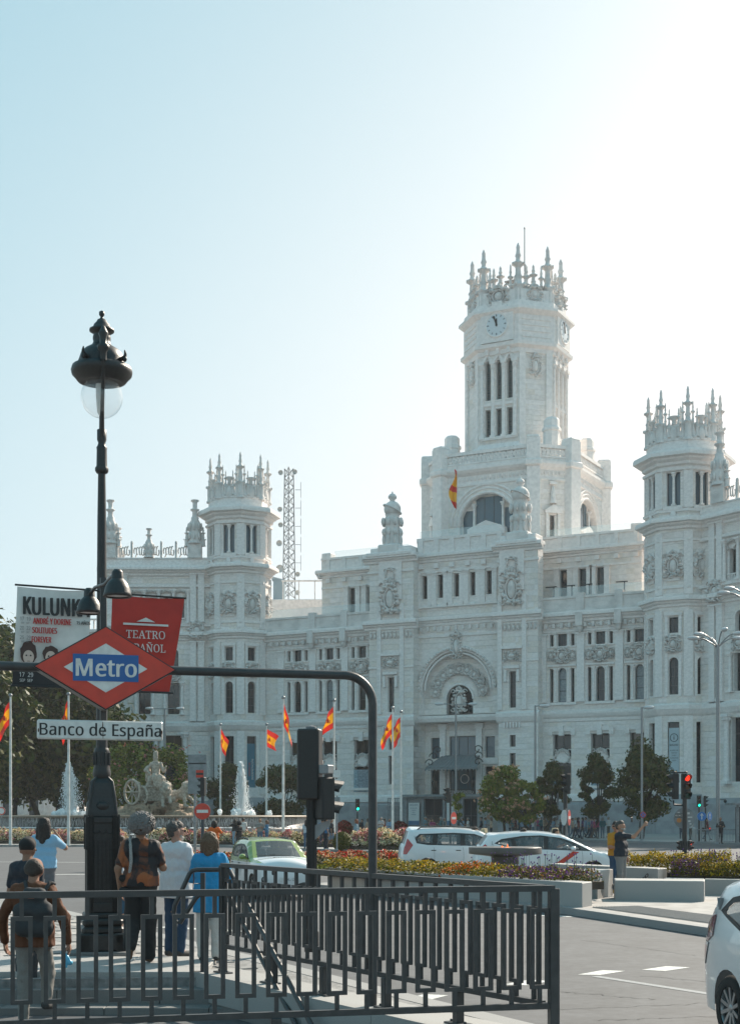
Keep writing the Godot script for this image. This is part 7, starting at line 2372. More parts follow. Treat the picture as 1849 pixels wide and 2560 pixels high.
	var km := MB.new(); km.box(V(0.4, 2.7, 0), V(2.2, 0.14, 2.0)); km.box(V(-0.25, 1.35, 0.6), V(0.16, 2.6, 0.16)); km.box(V(1.3, 1.35, 0.6), V(0.16, 2.6, 0.16)); obj("frame", km, M.greypaint, t)
	var kg := MB.new(); kg.box(V(0.5, 1.3, 0.0), V(1.5, 2.4, 0.04)); obj("glass", kg, M.pane, t)

# ---------------------------------------------------------------- flags and lamps
func make_flags() -> void:
	var names := ["flagpole with a drooping red and yellow flag, in the hedge left of the first jet", "flagpole whose flag hides behind the station plate", "flagpole with a small flag beside the grey sign panels", "flagpole with an opened flag right of the second water jet", "flagpole with a long narrow flag hanging straight, before the palace", "flagpole with a wide bright flag above the near traffic light", "flagpole with a large crested flag before the palace doorway pier", "flagpole with a flag partly behind its neighbour, before the doorway pier"]
	var fl := [[27, 94.0, 0.55, -1.0, 2.3], [172, 93.0, 0.28, -1.0, 2.5], [551, 124.5, 0.42, 1.0, 2.0], [666, 124.5, 0.85, 1.0, 1.6], [708, 95.8, 0.45, 1.0, 2.6], [835, 98.0, 0.75, -1.0, 2.0], [981, 105.0, 0.6, -1.0, 2.4], [1002, 109.0, 0.5, -1.0, 2.0]]
	for i in fl.size():
		var e: Array = fl[i]
		var t := thing("flagpole", names[i], "flagpole", G(e[0], e[1], 0.15), 0.0, "flagpoles round the fountain")
		var m := MB.new()
		m.lathe(Vector3.ZERO, [V2(0.11, 0), V2(0.10, 0.5), V2(0.085, 5.0), V2(0.06, 9.7)], 10)
		obj("pole", m, M.whitepole, t)
		var b := MB.new()
		b.sph(V(0, 9.78, 0), V(0.13, 0.12, 0.13), 10, 7)
		obj("finial", b, M.galv, t)
		var sgn: float = e[3]; var sp: float = e[2]; var drop: float = e[4]
		var f := func(u: float, v: float) -> Vector3:
			var hy := 9.35 - v * 1.5
			var fold := sin(u * 8.0 + v * 2.0 + i) * 0.16 * u
			return V(sgn * (0.06 + u * sp * 1.45 * (0.75 + 0.25 * sin(v * 3.0 + i)) + 0.10 * sin(u * 6.0 + i) * u), hy - pow(u, 1.25) * (drop - 1.0) * (1.0 - 0.25 * v * sp), fold + 0.2 * u)
		for s in 3:
			var v0: float = [0.0, 0.27, 0.73][s]; var v1: float = [0.27, 0.73, 1.0][s]
			var sm := MB.new()
			for a in 12:
				for c in 3:
					var va := lerpf(v0, v1, c / 3.0); var vb := lerpf(v0, v1, (c + 1) / 3.0)
					sm.q(f.call(a / 12.0, vb), f.call((a + 1) / 12.0, vb), f.call((a + 1) / 12.0, va), f.call(a / 12.0, va))
			obj("flag_stripe", sm, M.yflag if s == 1 else M.rflag, t)
		var cr := MB.new()
		var cp: Vector3 = f.call(0.38, 0.5)
		for s in [-0.03, 0.03]:
			cr.box(cp + V(0, 0, s), V(0.14, 0.22, 0.012)); cr.box(cp + V(-0.13, -0.02, s), V(0.035, 0.22, 0.012)); cr.box(cp + V(0.13, -0.02, s), V(0.035, 0.22, 0.012)); cr.box(cp + V(0, 0.16, s), V(0.10, 0.07, 0.012))
		obj("coat_of_arms", cr, M.rflag, t)

func arm_lamp(parent: Node3D, from: Vector3, to: Vector3, rise: float) -> void:
	var m := MB.new()
	var pts := []
	for i in 9:
		var k := i / 8.0
		pts.append(from.lerp(to, k) + V(0, sin(k * PI * 0.5) * rise - rise * k * 0.0, 0))
	m.tube(pts, 0.045, 7)
	obj("arm", m, M.galv, parent)
	var h := MB.new()
	var d := (to - from); d.y = 0
	d = d.normalized()
	h.x = Transform3D(Basis(d, Vector3.UP, d.cross(Vector3.UP)), to + V(0, rise, 0) + d * 0.3)
	h.sph(Vector3.ZERO, V(0.44, 0.15, 0.19), 12, 7)
	obj("lamp_head", h, mat("lamphead", lin(0.5, 0.51, 0.52), 0.35), parent)
func make_street_lamps() -> void:
	for e in [[412, 150.0, 1771.0, "double-armed street lamp behind the station plate"], [1139, 138.0, 1760.0, "double-armed street lamp before the palace doorway"]]:
		var h: float = EYE + (2036.0 - e[2]) / FL * e[1] - 0.15
		var t := thing("street_lamp", e[3], "street lamp", G(e[0], e[1], 0.15))
		pole(t, Vector3.ZERO, h, 0.10, M.galv)
		arm_lamp(t, V(0, h - 0.05, 0), V(1.3, h - 0.05, 0), 0.05); arm_lamp(t, V(0, h - 0.05, 0), V(-1.3, h - 0.05, 0), 0.05)
	for e in [[1337, 118.0, 1764.0, "tall slim street lamp rising out of the pink blossoming trees", 1.0], [1603, 109.0, 1768.0, "tall slim street lamp before the large egg-shaped tree", 0.5], [310, 160.0, 1783.0, "small single-armed street lamp behind the metro sign", -1.6], [1393, 124.0, 1958.0, "short single-armed lamp among the street trees", -1.4]]:
		var h: float = EYE + (2036.0 - e[2]) / FL * e[1] - 0.15
		var t := thing("street_lamp", e[3], "street lamp", G(e[0], e[1], 0.15))
		pole(t, Vector3.ZERO, h, 0.09, M.galv)
		arm_lamp(t, V(0, h - 0.05, 0), V(e[4] * 0.45, h - 0.05, 0), 0.03)
	for e in [[1793, 98.0, 1612.0, "tall many-armed street lamp before the palace's right wing"], [1872, 92.0, 1500.0, "higher street lamp reaching in over the palace's right wing"]]:
		var h: float = EYE + (2036.0 - e[2]) / FL * e[1] - 0.15
		var t := thing("street_lamp", e[3], "street lamp", G(e[0], e[1], 0.15))
		pole(t, Vector3.ZERO, h, 0.13, M.galv)
		for a in [[-1.35, 0.5, 0.85], [-1.6, 0.0, 0.65], [1.2, 0.5, 0.9], [1.4, -0.3, 0.7], [0.15, 0.8, 1.1], [-0.3, -0.8, 0.7]]:
			arm_lamp(t, V(0, h - 0.2, 0), V(a[0] * 0.85, h - 0.2, a[1]), a[2])
		var cb := MB.new(); cb.box(V(0.3, 3.0, 0.0), V(0.5, 0.05, 0.05)); cb.sph(V(0.5, 2.9, 0), V(0.12, 0.12, 0.12), 8, 5); obj("camera_bracket", cb, M.black, t)

# ---------------------------------------------------------------- planters and memorial
func stone_wall(called: String, label: String, pts: Array, y0: float, y1: float, joints: int) -> Node3D:
	# pts: footprint quad (x, depth): a, b along the front, c, d along the back
	var t := thing(called, label, called.replace("_", " "))
	var a := V2(pts[0][0], pts[0][1]); var b := V2(pts[1][0], pts[1][1]); var c := V2(pts[2][0], pts[2][1]); var d := V2(pts[3][0], pts[3][1])
	for i in joints:
		var k0 := (i + 0.0) / joints; var k1 := (i + 1.0) / joints
		var e := 0.003 / maxf(a.distance_to(b), 0.1)
		var p0 := a.lerp(b, k0 + e); var p1 := a.lerp(b, k1 - e); var q1 := d.lerp(c, k1 - e); var q0 := d.lerp(c, k0 + e)
		# bevelled top
		var m := MB.new()
		var cen := (p0 + p1 + q0 + q1) * 0.25
		var top := []
		var P := [p0, p1, q1, q0]
		for p in P: top.append(p + (cen - p).normalized() * 0.02)
		for j in 4:
			var u: Vector2 = P[j]; var w: Vector2 = P[(j + 1) % 4]; var ut: Vector2 = top[j]; var wt: Vector2 = top[(j + 1) % 4]
			m.q(v3(u, y0), v3(w, y0), v3(w, y1 - 0.015), v3(u, y1 - 0.015)); m.q(v3(u, y1 - 0.015), v3(w, y1 - 0.015), v3(wt, y1), v3(ut, y1))
		m.q(v3(top[0], y1), v3(top[1], y1), v3(top[2], y1), v3(top[3], y1))
		obj("wall_stone", m, M.granitelight if i % 3 != 1 else M.granite2, t)
	return t
func make_planters() -> void:
	mat("granite2", lin(0.33, 0.325, 0.315), 0.72, {"tex": TX["granl"], "scale": 1.1, "bump": TX["fineb"], "bs": 0.2})
	stone_wall("planter_wall", "long low granite planter wall in front of the yellow flowers", [[-1.18, 40.0], [4.55, 30.9], [4.85, 31.5], [-0.9, 40.8]], 0.1, 0.68, 6)
	stone_wall("planter_wall", "short granite block at the right end of the purple flowers", [[4.9, 34.6], [5.35, 33.9], [6.0, 35.6], [5.6, 36.2]], 0.1, 0.80, 1)
	stone_wall("planter_wall", "granite wall behind the hanging chain and the two men", [[4.95, 40.0], [7.25, 36.3], [7.6, 36.9], [5.3, 40.6]], 0.1, 0.78, 3)
	stone_wall("stone_bench", "solid granite block bench beside the two men", [[5.68, 33.4], [7.65, 33.0], [7.9, 34.0], [5.85, 34.6]], 0.15, 0.62, 1)
	stone_wall("planter_wall", "granite planter wall under the yellow and purple flowers by the red signal", [[7.35, 36.0], [9.2, 35.2], [9.3, 35.7], [7.45, 36.5]], 0.1, 0.55, 2)
	stone_wall("planter_wall", "dark granite planter wall running off behind the white car", [[9.25, 35.2], [12.5, 36.5], [12.5, 37.0], [9.3, 35.7]], 0.1, 0.55, 2)
	var gl := [Color(0.10, 0.09, 0.012), Color(0.15, 0.13, 0.015), Color(0.07, 0.06, 0.012), Color(0.16, 0.10, 0.02)]
	var yel := [Color(0.50, 0.36, 0.02), Color(0.42, 0.30, 0.02), Color(0.30, 0.24, 0.03)]
	var org := [Color(0.62, 0.14, 0.01), Color(0.55, 0.10, 0.01), Color(0.5, 0.25, 0.02)]
	var pur := [Color(0.13, 0.04, 0.22), Color(0.09, 0.03, 0.16), Color(0.2, 0.08, 0.26), Color(0.3, 0.18, 0.05)]
	bed("planter_flowers", "bank of yellow, orange and purple flowers behind the long planter wall", V2(-0.85, 40.5), V2(4.7, 32.3), 1.5, 0.42, 0.55, 15000, 0.030, gl, [yel, yel, yel, yel, yel, org, yel, pur, pur], 0.36, 301, [1])
	bed("planter_flowers", "bank of yellow flowers under the red traffic light", V2(6.9, 38.5), V2(9.4, 37.6), 1.3, 0.68, 0.5, 8000, 0.028, gl, [yel, yel, yel], 0.5, 302, [1])
	bed("planter_flowers", "bank of dark purple flowers over the right planter wall", V2(7.75, 36.9), V2(9.8, 36.1), 1.0, 0.50, 0.5, 8000, 0.026, gl, [pur, yel, yel], 0.34, 303, [1])
	# tall single stalks with purple heads
	var st := thing("flower_stalks", "thin purple-headed stalks standing above the planter flowers", "flowers")
	st.set_meta("kind", "stuff")
	var r := RandomNumberGenerator.new(); r.seed = 6
	var sm := MB.new(); var hm := MB.new()
	for i in 150:
		var p := V2(3.0, 34.9).lerp(V2(4.9, 32.1), r.randf()) if i < 70 else V2(7.8, 36.9).lerp(V2(10.1, 36.1), r.randf())
		p += V2(r.randfn() * 0.2, r.randfn() * 0.3)
		var y := 0.95 + r.randf() * 0.32
		sm.tube([v3(p, 0.6), v3(p + V2(r.randfn() * 0.03, 0), y)], 0.004, 3, false)
		hm.sph(v3(p + V2(r.randfn() * 0.02, 0), y), V(0.017, 0.022, 0.017), 6, 4)
	obj("stalks", sm, mat("stalk", lin(0.07, 0.09, 0.02), 0.8), st); obj("heads", hm, mat("purplehead", lin(0.11, 0.04, 0.19), 0.8), st)
	# memorial fire bowl
	var o := G(1262, 37.6, 0.15)
	var t := thing("fire_bowl", "round flat dark metal memorial bowl on a black foot behind the flowers", "fire bowl", o)
	var m := MB.new()
	m.lathe(Vector3.ZERO, [V2(0.36, 0.70), V2(0.36, 0.9), V2(0.94, 0.97), V2(0.95, 1.0), V2(0.95, 1.13), V2(0.93, 1.15), V2(0.3, 1.15), V2(0.25, 1.12), V2(0, 1.12)], 48)
	obj("bowl", m, mat("bowlmetal", lin(0.10, 0.10, 0.10), 0.4, {"metal": 0.4, "tex": TX["soft"], "scale": 1.0}), t)
	var fm := MB.new(); fm.lathe(Vector3.ZERO, [V2(0.24, 0.3), V2(0.2, 0.72), V2(0.36, 0.92)], 20); fm.box(V(0.3, 0.2, 0), V(2.6, 0.6, 0.9), 0.02); obj("foot", fm, M.black, t)
	var fi := MB.new(); fi.lathe(V(0.06, 1.13, 0), [V2(0.015, 0), V2(0.022, 0.02), V2(0.012, 0.06), V2(0, 0.10)], 8); fi.lathe(V(-0.08, 1.13, 0), [V2(0.03, 0), V2(0.03, 0.02), V2(0, 0.06)], 8)
	obj("flame", fi, mat("flame", lin(0.8, 0.25, 0.03), 0.8, {"emit": Color(1.0, 0.38, 0.08), "ee": 0.9}), t)
	var ol := OmniLight3D.new(); ol.name = "flame_light"; ol.light_energy = 0.05; ol.light_color = Color(1, 0.5, 0.2); ol.light_size = 0.06; ol.omni_range = 10; ol.omni_attenuation = 2.0; ol.shadow_enabled = true
	t.add_child(ol); ol.position = V(0.06, 1.36, 0.0)
	# chain between two stone blocks
	var ch := thing("chain", "dark iron chain hanging between the stone planters", "chain")
	var A := V(5.62, 0.60, -35.2); var B := V(7.05, 0.62, -36.6)
	var pts := []
	for i in 21:
		var k := i / 20.0
		pts.append(A.lerp(B, k) - V(0, 0.28 * (1.0 - pow(2.0 * k - 1.0, 2.0)), 0))
	for i in 20:
		var lm := MB.new()
		var mid: Vector3 = (pts[i] + pts[i + 1]) * 0.5
		var d: Vector3 = (pts[i + 1] - pts[i]).normalized()
		var side := d.cross(Vector3.UP).normalized() if i % 2 == 0 else d.cross(d.cross(Vector3.UP)).normalized()
		var rp := []
		for q in 11: rp.append(mid + d * cos(TAU * q / 10) * 0.068 + side * sin(TAU * q / 10) * 0.036)
		lm.tube(rp, 0.011, 5, false)
		obj("link", lm, M.irondark, ch)
# ---------------------------------------------------------------- cars
func cr_spline(p: Array, sub: int) -> Array:
	# points [x, y, tag]; returns the same with extra points between
	var o := []
	for i in p.size() - 1:
		var p0: Array = p[maxi(i - 1, 0)]; var p1: Array = p[i]; var p2: Array = p[i + 1]; var p3: Array = p[mini(i + 2, p.size() - 1)]
		for k in sub:
			var t := float(k) / sub
			var a := V2(p0[0], p0[1]); var b := V2(p1[0], p1[1]); var c := V2(p2[0], p2[1]); var d := V2(p3[0], p3[1])
			var q := b.cubic_interpolate(c, a, d, t) if p1[2] == "b" else b.lerp(c, t)
			o.append([q.x, q.y, p1[2]])
	o.append(p[p.size() - 1])
	return o
func car(called: String, label: String, category: String, at: Vector3, yaw: float, d: Dictionary) -> Node3D:
	var t := thing(called, label, category, at, yaw)
	var L: float = d.L; var Wd: float = d.W; var H: float = d.H; var belt: float = d.belt
	var ol := cr_spline(d.outline, 4)
	var poly := PackedVector2Array()
	for e in ol: poly.append(V2(e[0], e[1]))
	var hw := func(x: float, y: float, edge: bool) -> float:
		var e := clampf((absf(x) - (L / 2 - 1.0)) / 1.0, 0.0, 1.0)
		var f := (1.0 - 0.17 * pow(e, 2.4))
		if y < belt: f *= 1.0 - 0.05 * pow((y / belt - 0.65) / 0.65, 2.0)
		else:
			var k := (y - belt) / (H - belt)
			f *= 0.985 - 0.15 * k - 0.05 * k * k
		var r := 0.10
		var dd := 0.0
		if not edge:
			dd = 9.0
			for i in poly.size() - 1:
				var q := Geometry2D.get_closest_point_to_segment(V2(x, y), poly[i], poly[i + 1])
				dd = minf(dd, q.distance_to(V2(x, y)))
		var cut := 0.0
		if dd < r: cut = r * (1.0 - sqrt(maxf(0.0, 1.0 - pow(1.0 - dd / r, 2.0)))) * 0.85
		return Wd * 0.5 * f - cut
	var parts := {"body": SurfaceTool.new(), "roof": SurfaceTool.new(), "side_window": SurfaceTool.new(), "windscreen": SurfaceTool.new(), "rear_window": SurfaceTool.new(), "trim": SurfaceTool.new()}
	for k in parts: (parts[k] as SurfaceTool).begin(Mesh.PRIMITIVE_TRIANGLES); (parts[k] as SurfaceTool).set_smooth_group(0)
	var arches := []
	for xw in d.wheels:
		var c := PackedVector2Array()
		for i in 24: c.append(V2(xw + cos(TAU * i / 24) * (d.wr + 0.055), d.wr + sin(TAU * i / 24) * (d.wr + 0.055)))
		arches.append(c)
	var day := PackedVector2Array(d.day)
	var zcache := {}
	var put := func(key: String, p: PackedVector2Array, off: float) -> void:
		var ix := Geometry2D.triangulate_polygon(p)
		for i in range(0, ix.size(), 3):
			var q := [p[ix[i]], p[ix[i + 1]], p[ix[i + 2]]]
			if (q[1] - q[0]).cross(q[2] - q[0]) < 0.0: q = [q[0], q[2], q[1]]
			var z := []
			for e in q:
				var kk: Vector2 = (e as Vector2).snapped(V2(0.0005, 0.0005))
				if not zcache.has(kk): zcache[kk] = hw.call(kk.x, kk.y, false)
				z.append(zcache[kk] + off)
			var st: SurfaceTool = parts[key]
			for o in [0, 2, 1]:
				var kk: Vector2 = (q[o] as Vector2).snapped(V2(0.0005, 0.0005))
				st.add_vertex(V(kk.x, kk.y, z[o]))
			for o in [0, 1, 2]:
				var kk: Vector2 = (q[o] as Vector2).snapped(V2(0.0005, 0.0005))
				st.add_vertex(V(kk.x, kk.y, -z[o]))
	var cs := 0.075
	var nx := int(L / cs) + 2; var ny := int(H / cs) + 2
	var two: bool = d.has("roofmat")
	for i in nx:
		for j in ny:
			var x0 := -L / 2 - 0.03 + i * cs; var y0 := 0.1 + j * cs
			var cell := PackedVector2Array([V2(x0, y0), V2(x0 + cs, y0), V2(x0 + cs, y0 + cs), V2(x0, y0 + cs)])
			for pc in Geometry2D.intersect_polygons(cell, poly):
				var lst := [pc]
				for cutter in [arches[0], arches[1], day]:
					var nl := []
					for e in lst: nl.append_array(Geometry2D.clip_polygons(e, cutter))
					lst = nl
				for e in lst: put.call("roof" if two and y0 + cs * 0.5 > belt - 0.02 + (x0 + 0.3) * 0.0 else ("trim" if y0 + cs * 0.5 < d.get("sill", 0.28) else "body"), e, 0.0)
			for pc in Geometry2D.intersect_polygons(cell, day):
				var rest := [pc]
				for pn in d.panes:
					var pp2 := PackedVector2Array(pn)
					for g in Geometry2D.intersect_polygons(pc, pp2): put.call("side_window", g, -0.014)
					var nl := []
					for e in rest: nl.append_array(Geometry2D.clip_polygons(e, pp2))
					rest = nl
				for e in rest: put.call("trim" if d.get("pillars", "trim") == "trim" else "body", e, -0.006)
	# strip over the top, front and back
	var S := 12
	var n := ol.size()
	var row := func(i: int) -> Array:
		var x: float = ol[i][0]; var y: float = ol[i][1]
		var w: float = hw.call(x, y, true)
		var a: Array = ol[maxi(i - 1, 0)]; var b: Array = ol[mini(i + 1, n - 1)]
		var tg := V2(b[0] - a[0], b[1] - a[1]).normalized()
		var nm := V2(-tg.y, tg.x)
		if nm.dot(V2(x, y - H * 0.45)) < 0: nm = -nm
		var cr: float = 0.045 if absf(x) < L / 2 - 0.75 else 0.045 + 0.10 * minf(1.0, (absf(x) - L / 2 + 0.75) / 0.7)
		var out := []
		for s in S + 1:
			var u := -1.0 + 2.0 * s / S
			var c := cr * (1.0 - u * u)
			out.append(V(x + nm.x * c, y + nm.y * c, w * u).snapped(V(0.0005, 0.0005, 0.0005)))
		return out
	var prev: Array = row.call(0)
	for i in range(1, n):
		var cur: Array = row.call(i)
		var tg: String = ol[i - 1][2]
		for s in S:
			var u := absf(-1.0 + 2.0 * (s + 0.5) / S)
			var key := "body"
			if tg == "g": key = ("windscreen" if ol[i][0] > 0.0 else "rear_window") if u < 0.90 else ("roof" if two else "body")
			elif tg == "t": key = "trim"
			elif two and ol[i - 1][1] > belt + 0.05: key = "roof"
			var st: SurfaceTool = parts[key]
			for q in [prev[s], cur[s], cur[s + 1], prev[s], cur[s + 1], prev[s + 1]]: st.add_vertex(q)
		prev = cur
	for k in parts:
		var st: SurfaceTool = parts[k]
		st.generate_normals()
		var me := st.commit()
		if me.get_surface_count() == 0: continue
		var m: Material = {"body": d.mat, "roof": d.get("roofmat", d.mat), "side_window": M.carglass, "windscreen": M.carglass, "rear_window": M.carglass, "trim": M.trim}[k]
		obj(k, me, m, t)
	# inside: floor, seats, dashboard; dark underbody
	var im := MB.new()
	im.box(V(0.0, 0.42, 0), V(L - 0.9, 0.36, Wd - 0.56)); im.box(V(L * 0.5 - 1.35, belt - 0.12, 0), V(0.45, 0.2, Wd - 0.36), 0.06)
	obj("underbody", im, M.trim, t)
	for sx in [0.35, -0.65]:
		for sz in [-0.36, 0.36]:
			var sm := MB.new()
			sm.box(V(sx, 0.68, sz), V(0.5, 0.16, 0.48), 0.05); sm.x = Transform3D(Basis(Vector3.BACK, 0.22), V(sx - 0.28, 0.95, sz)); sm.box(Vector3.ZERO, V(0.13, 0.6, 0.46), 0.05); sm.box(V(0, 0.4, 0), V(0.09, 0.18, 0.24), 0.04)
			obj("seat", sm, mat("seat", lin(0.03, 0.03, 0.032), 0.8), t)
	# wheels
	for xw in d.wheels:
		for sz in [-1.0, 1.0]:
			var tm := MB.new()
			var rr: float = d.wr
			tm.x = Transform3D(Basis(Vector3.RIGHT, PI / 2), V(xw, rr, sz * (Wd / 2 - 0.115)))
			tm.lathe(Vector3.ZERO, [V2(rr * 0.66, -0.10), V2(rr * 0.9, -0.105), V2(rr, -0.07), V2(rr, 0.07), V2(rr * 0.9, 0.105), V2(rr * 0.66, 0.10)], 28)
			var wo := obj("wheel", tm, M.tyre, t)
			var rm := MB.new()
			rm.x = tm.x
			var f: float = 0.085 * sz
			rm.lathe(Vector3.ZERO, [V2(rr * 0.66, -0.09), V2(rr * 0.60, -0.03), V2(rr * 0.60, 0.03), V2(rr * 0.66, 0.09)], 24)
			for i in 10:
				var a := TAU * i / 10
				rm.bar(V(sin(a) * 0.03, f * 0.8, cos(a) * 0.03), V(sin(a) * rr * 0.64, f, cos(a) * rr * 0.64), 0.035, 0.02, V(0, 1, 0))
			rm.sph(V(0, f * 0.8, 0), V(0.05, 0.025, 0.05), 10, 5)
			obj("rim", rm, M.rim, wo)
	# door seams and handles on both sides
	for sz in [-1.0, 1.0]:
		for hx in d.get("handles", []):
			var hm := MB.new()
			hm.box(V(hx, belt - 0.10, sz * (hw.call(hx, belt - 0.10, false) + 0.012)), V(0.17, 0.028, 0.03), 0.01)
			obj("door_handle", hm, d.get("handlemat", M.trim), t)
		for sxm in d.get("seams", []):
			var sm := MB.new()
			var p0 := 0.36; var p1 := belt
			var pts := []
			for i in 9:
				var y := lerpf(p0, p1, i / 8.0)
				pts.append(V(sxm + 0.03 * sin(i * 0.35), y, sz * (hw.call(sxm, y, false) + 0.0005)))
			sm.tube(pts, 0.004, 4, false)
			obj("door_seam", sm, M.trim, t)
		# mirrors
		if d.has("mirror"):
			var mm := MB.new()
			var mx: float = d.mirror
			mm.sph(V(mx, belt + 0.08, sz * (Wd / 2 + 0.09)), V(0.09, 0.075, 0.10), 12, 8); mm.box(V(mx + 0.02, belt + 0.03, sz * (Wd / 2 - 0.01)), V(0.06, 0.04, 0.12))
			obj("mirror", mm, d.get("mirrormat", d.mat), t)
		# lamps
		for lm in d.get("lamps", []):
			# [polygon in side view, material]
			var st := SurfaceTool.new()
			st.begin(Mesh.PRIMITIVE_TRIANGLES); st.set_smooth_group(0)
			var pg := PackedVector2Array(lm[0])
			for i in nx:
				for j in ny:
					var x0 := -L / 2 - 0.03 + i * cs; var y0 := 0.1 + j * cs
					var cell := PackedVector2Array([V2(x0, y0), V2(x0 + cs, y0), V2(x0 + cs, y0 + cs), V2(x0, y0 + cs)])
					for p in Geometry2D.intersect_polygons(cell, pg):
						for pq in Geometry2D.intersect_polygons(p, poly):
							var ix := Geometry2D.triangulate_polygon(pq)
							for k in range(0, ix.size(), 3):
								var q := [pq[ix[k]], pq[ix[k + 1]], pq[ix[k + 2]]]
								if (q[1] - q[0]).cross(q[2] - q[0]) < 0.0: q = [q[0], q[2], q[1]]
								var ord := [0, 2, 1] if sz > 0 else [0, 1, 2]
								for o in ord: st.add_vertex(V(q[o].x, q[o].y, sz * (hw.call(q[o].x, q[o].y, false) + 0.008)))
			st.generate_normals()
			var me := st.commit()
			if me.get_surface_count() > 0: obj(lm[2], me, lm[1], t)
		for fm in d.get("front_lamps", []):
			var hm := MB.new()
			hm.sph(V(fm[0], fm[1], sz * fm[2]), fm[3], 14, 8)
			obj(fm[5], hm, fm[4], t)
	for pl in d.get("plates", []):
		var pm := MB.new()
		pm.x = tf(pl[0], pl[1], 0, PI / 2 if pl[0] > 0 else -PI / 2)
		pm.box(Vector3.ZERO, V(0.50, 0.11, 0.02), 0.004)
		var po := obj("number_plate", pm, M.signwhite, t)
		text("lettering", pl[2], 0.10, po, V(pl[0] + signf(pl[0]) * 0.011, pl[1], 0), M.black, {"sx": 0.85, "rot": V(0, PI / 2 if pl[0] > 0 else -PI / 2, 0)})
	if d.has("rails"):
		for sz in [-1.0, 1.0]:
			var rl := MB.new()
			rl.tube([V(d.rails[0], d.rails[2] - 0.03, sz * (Wd / 2 - 0.24)), V(d.rails[0] + 0.12, d.rails[2] + 0.045, sz * (Wd / 2 - 0.25)), V((d.rails[0] + d.rails[1]) / 2, d.rails[2] + 0.07, sz * (Wd / 2 - 0.25)), V(d.rails[1] - 0.12, d.rails[2] + 0.03, sz * (Wd / 2 - 0.25)), V(d.rails[1], d.rails[2] - 0.05, sz * (Wd / 2 - 0.24))], 0.022, 6)
			obj("roof_rail", rl, M.trim, t)
	if d.has("taxi"):
		var xm := MB.new()
		xm.x = tf(d.taxi[0], d.taxi[1], 0)
		xm.lathe(Vector3.ZERO, [V2(0.13, 0), V2(0.13, 0.02), V2(0.10, 0.17), V2(0, 0.175)], 4, true, 1.0, 1.25)
		obj("taxi_sign", xm, mat("taxisign", lin(0.42, 0.33, 0.20), 0.5), t)
	return t

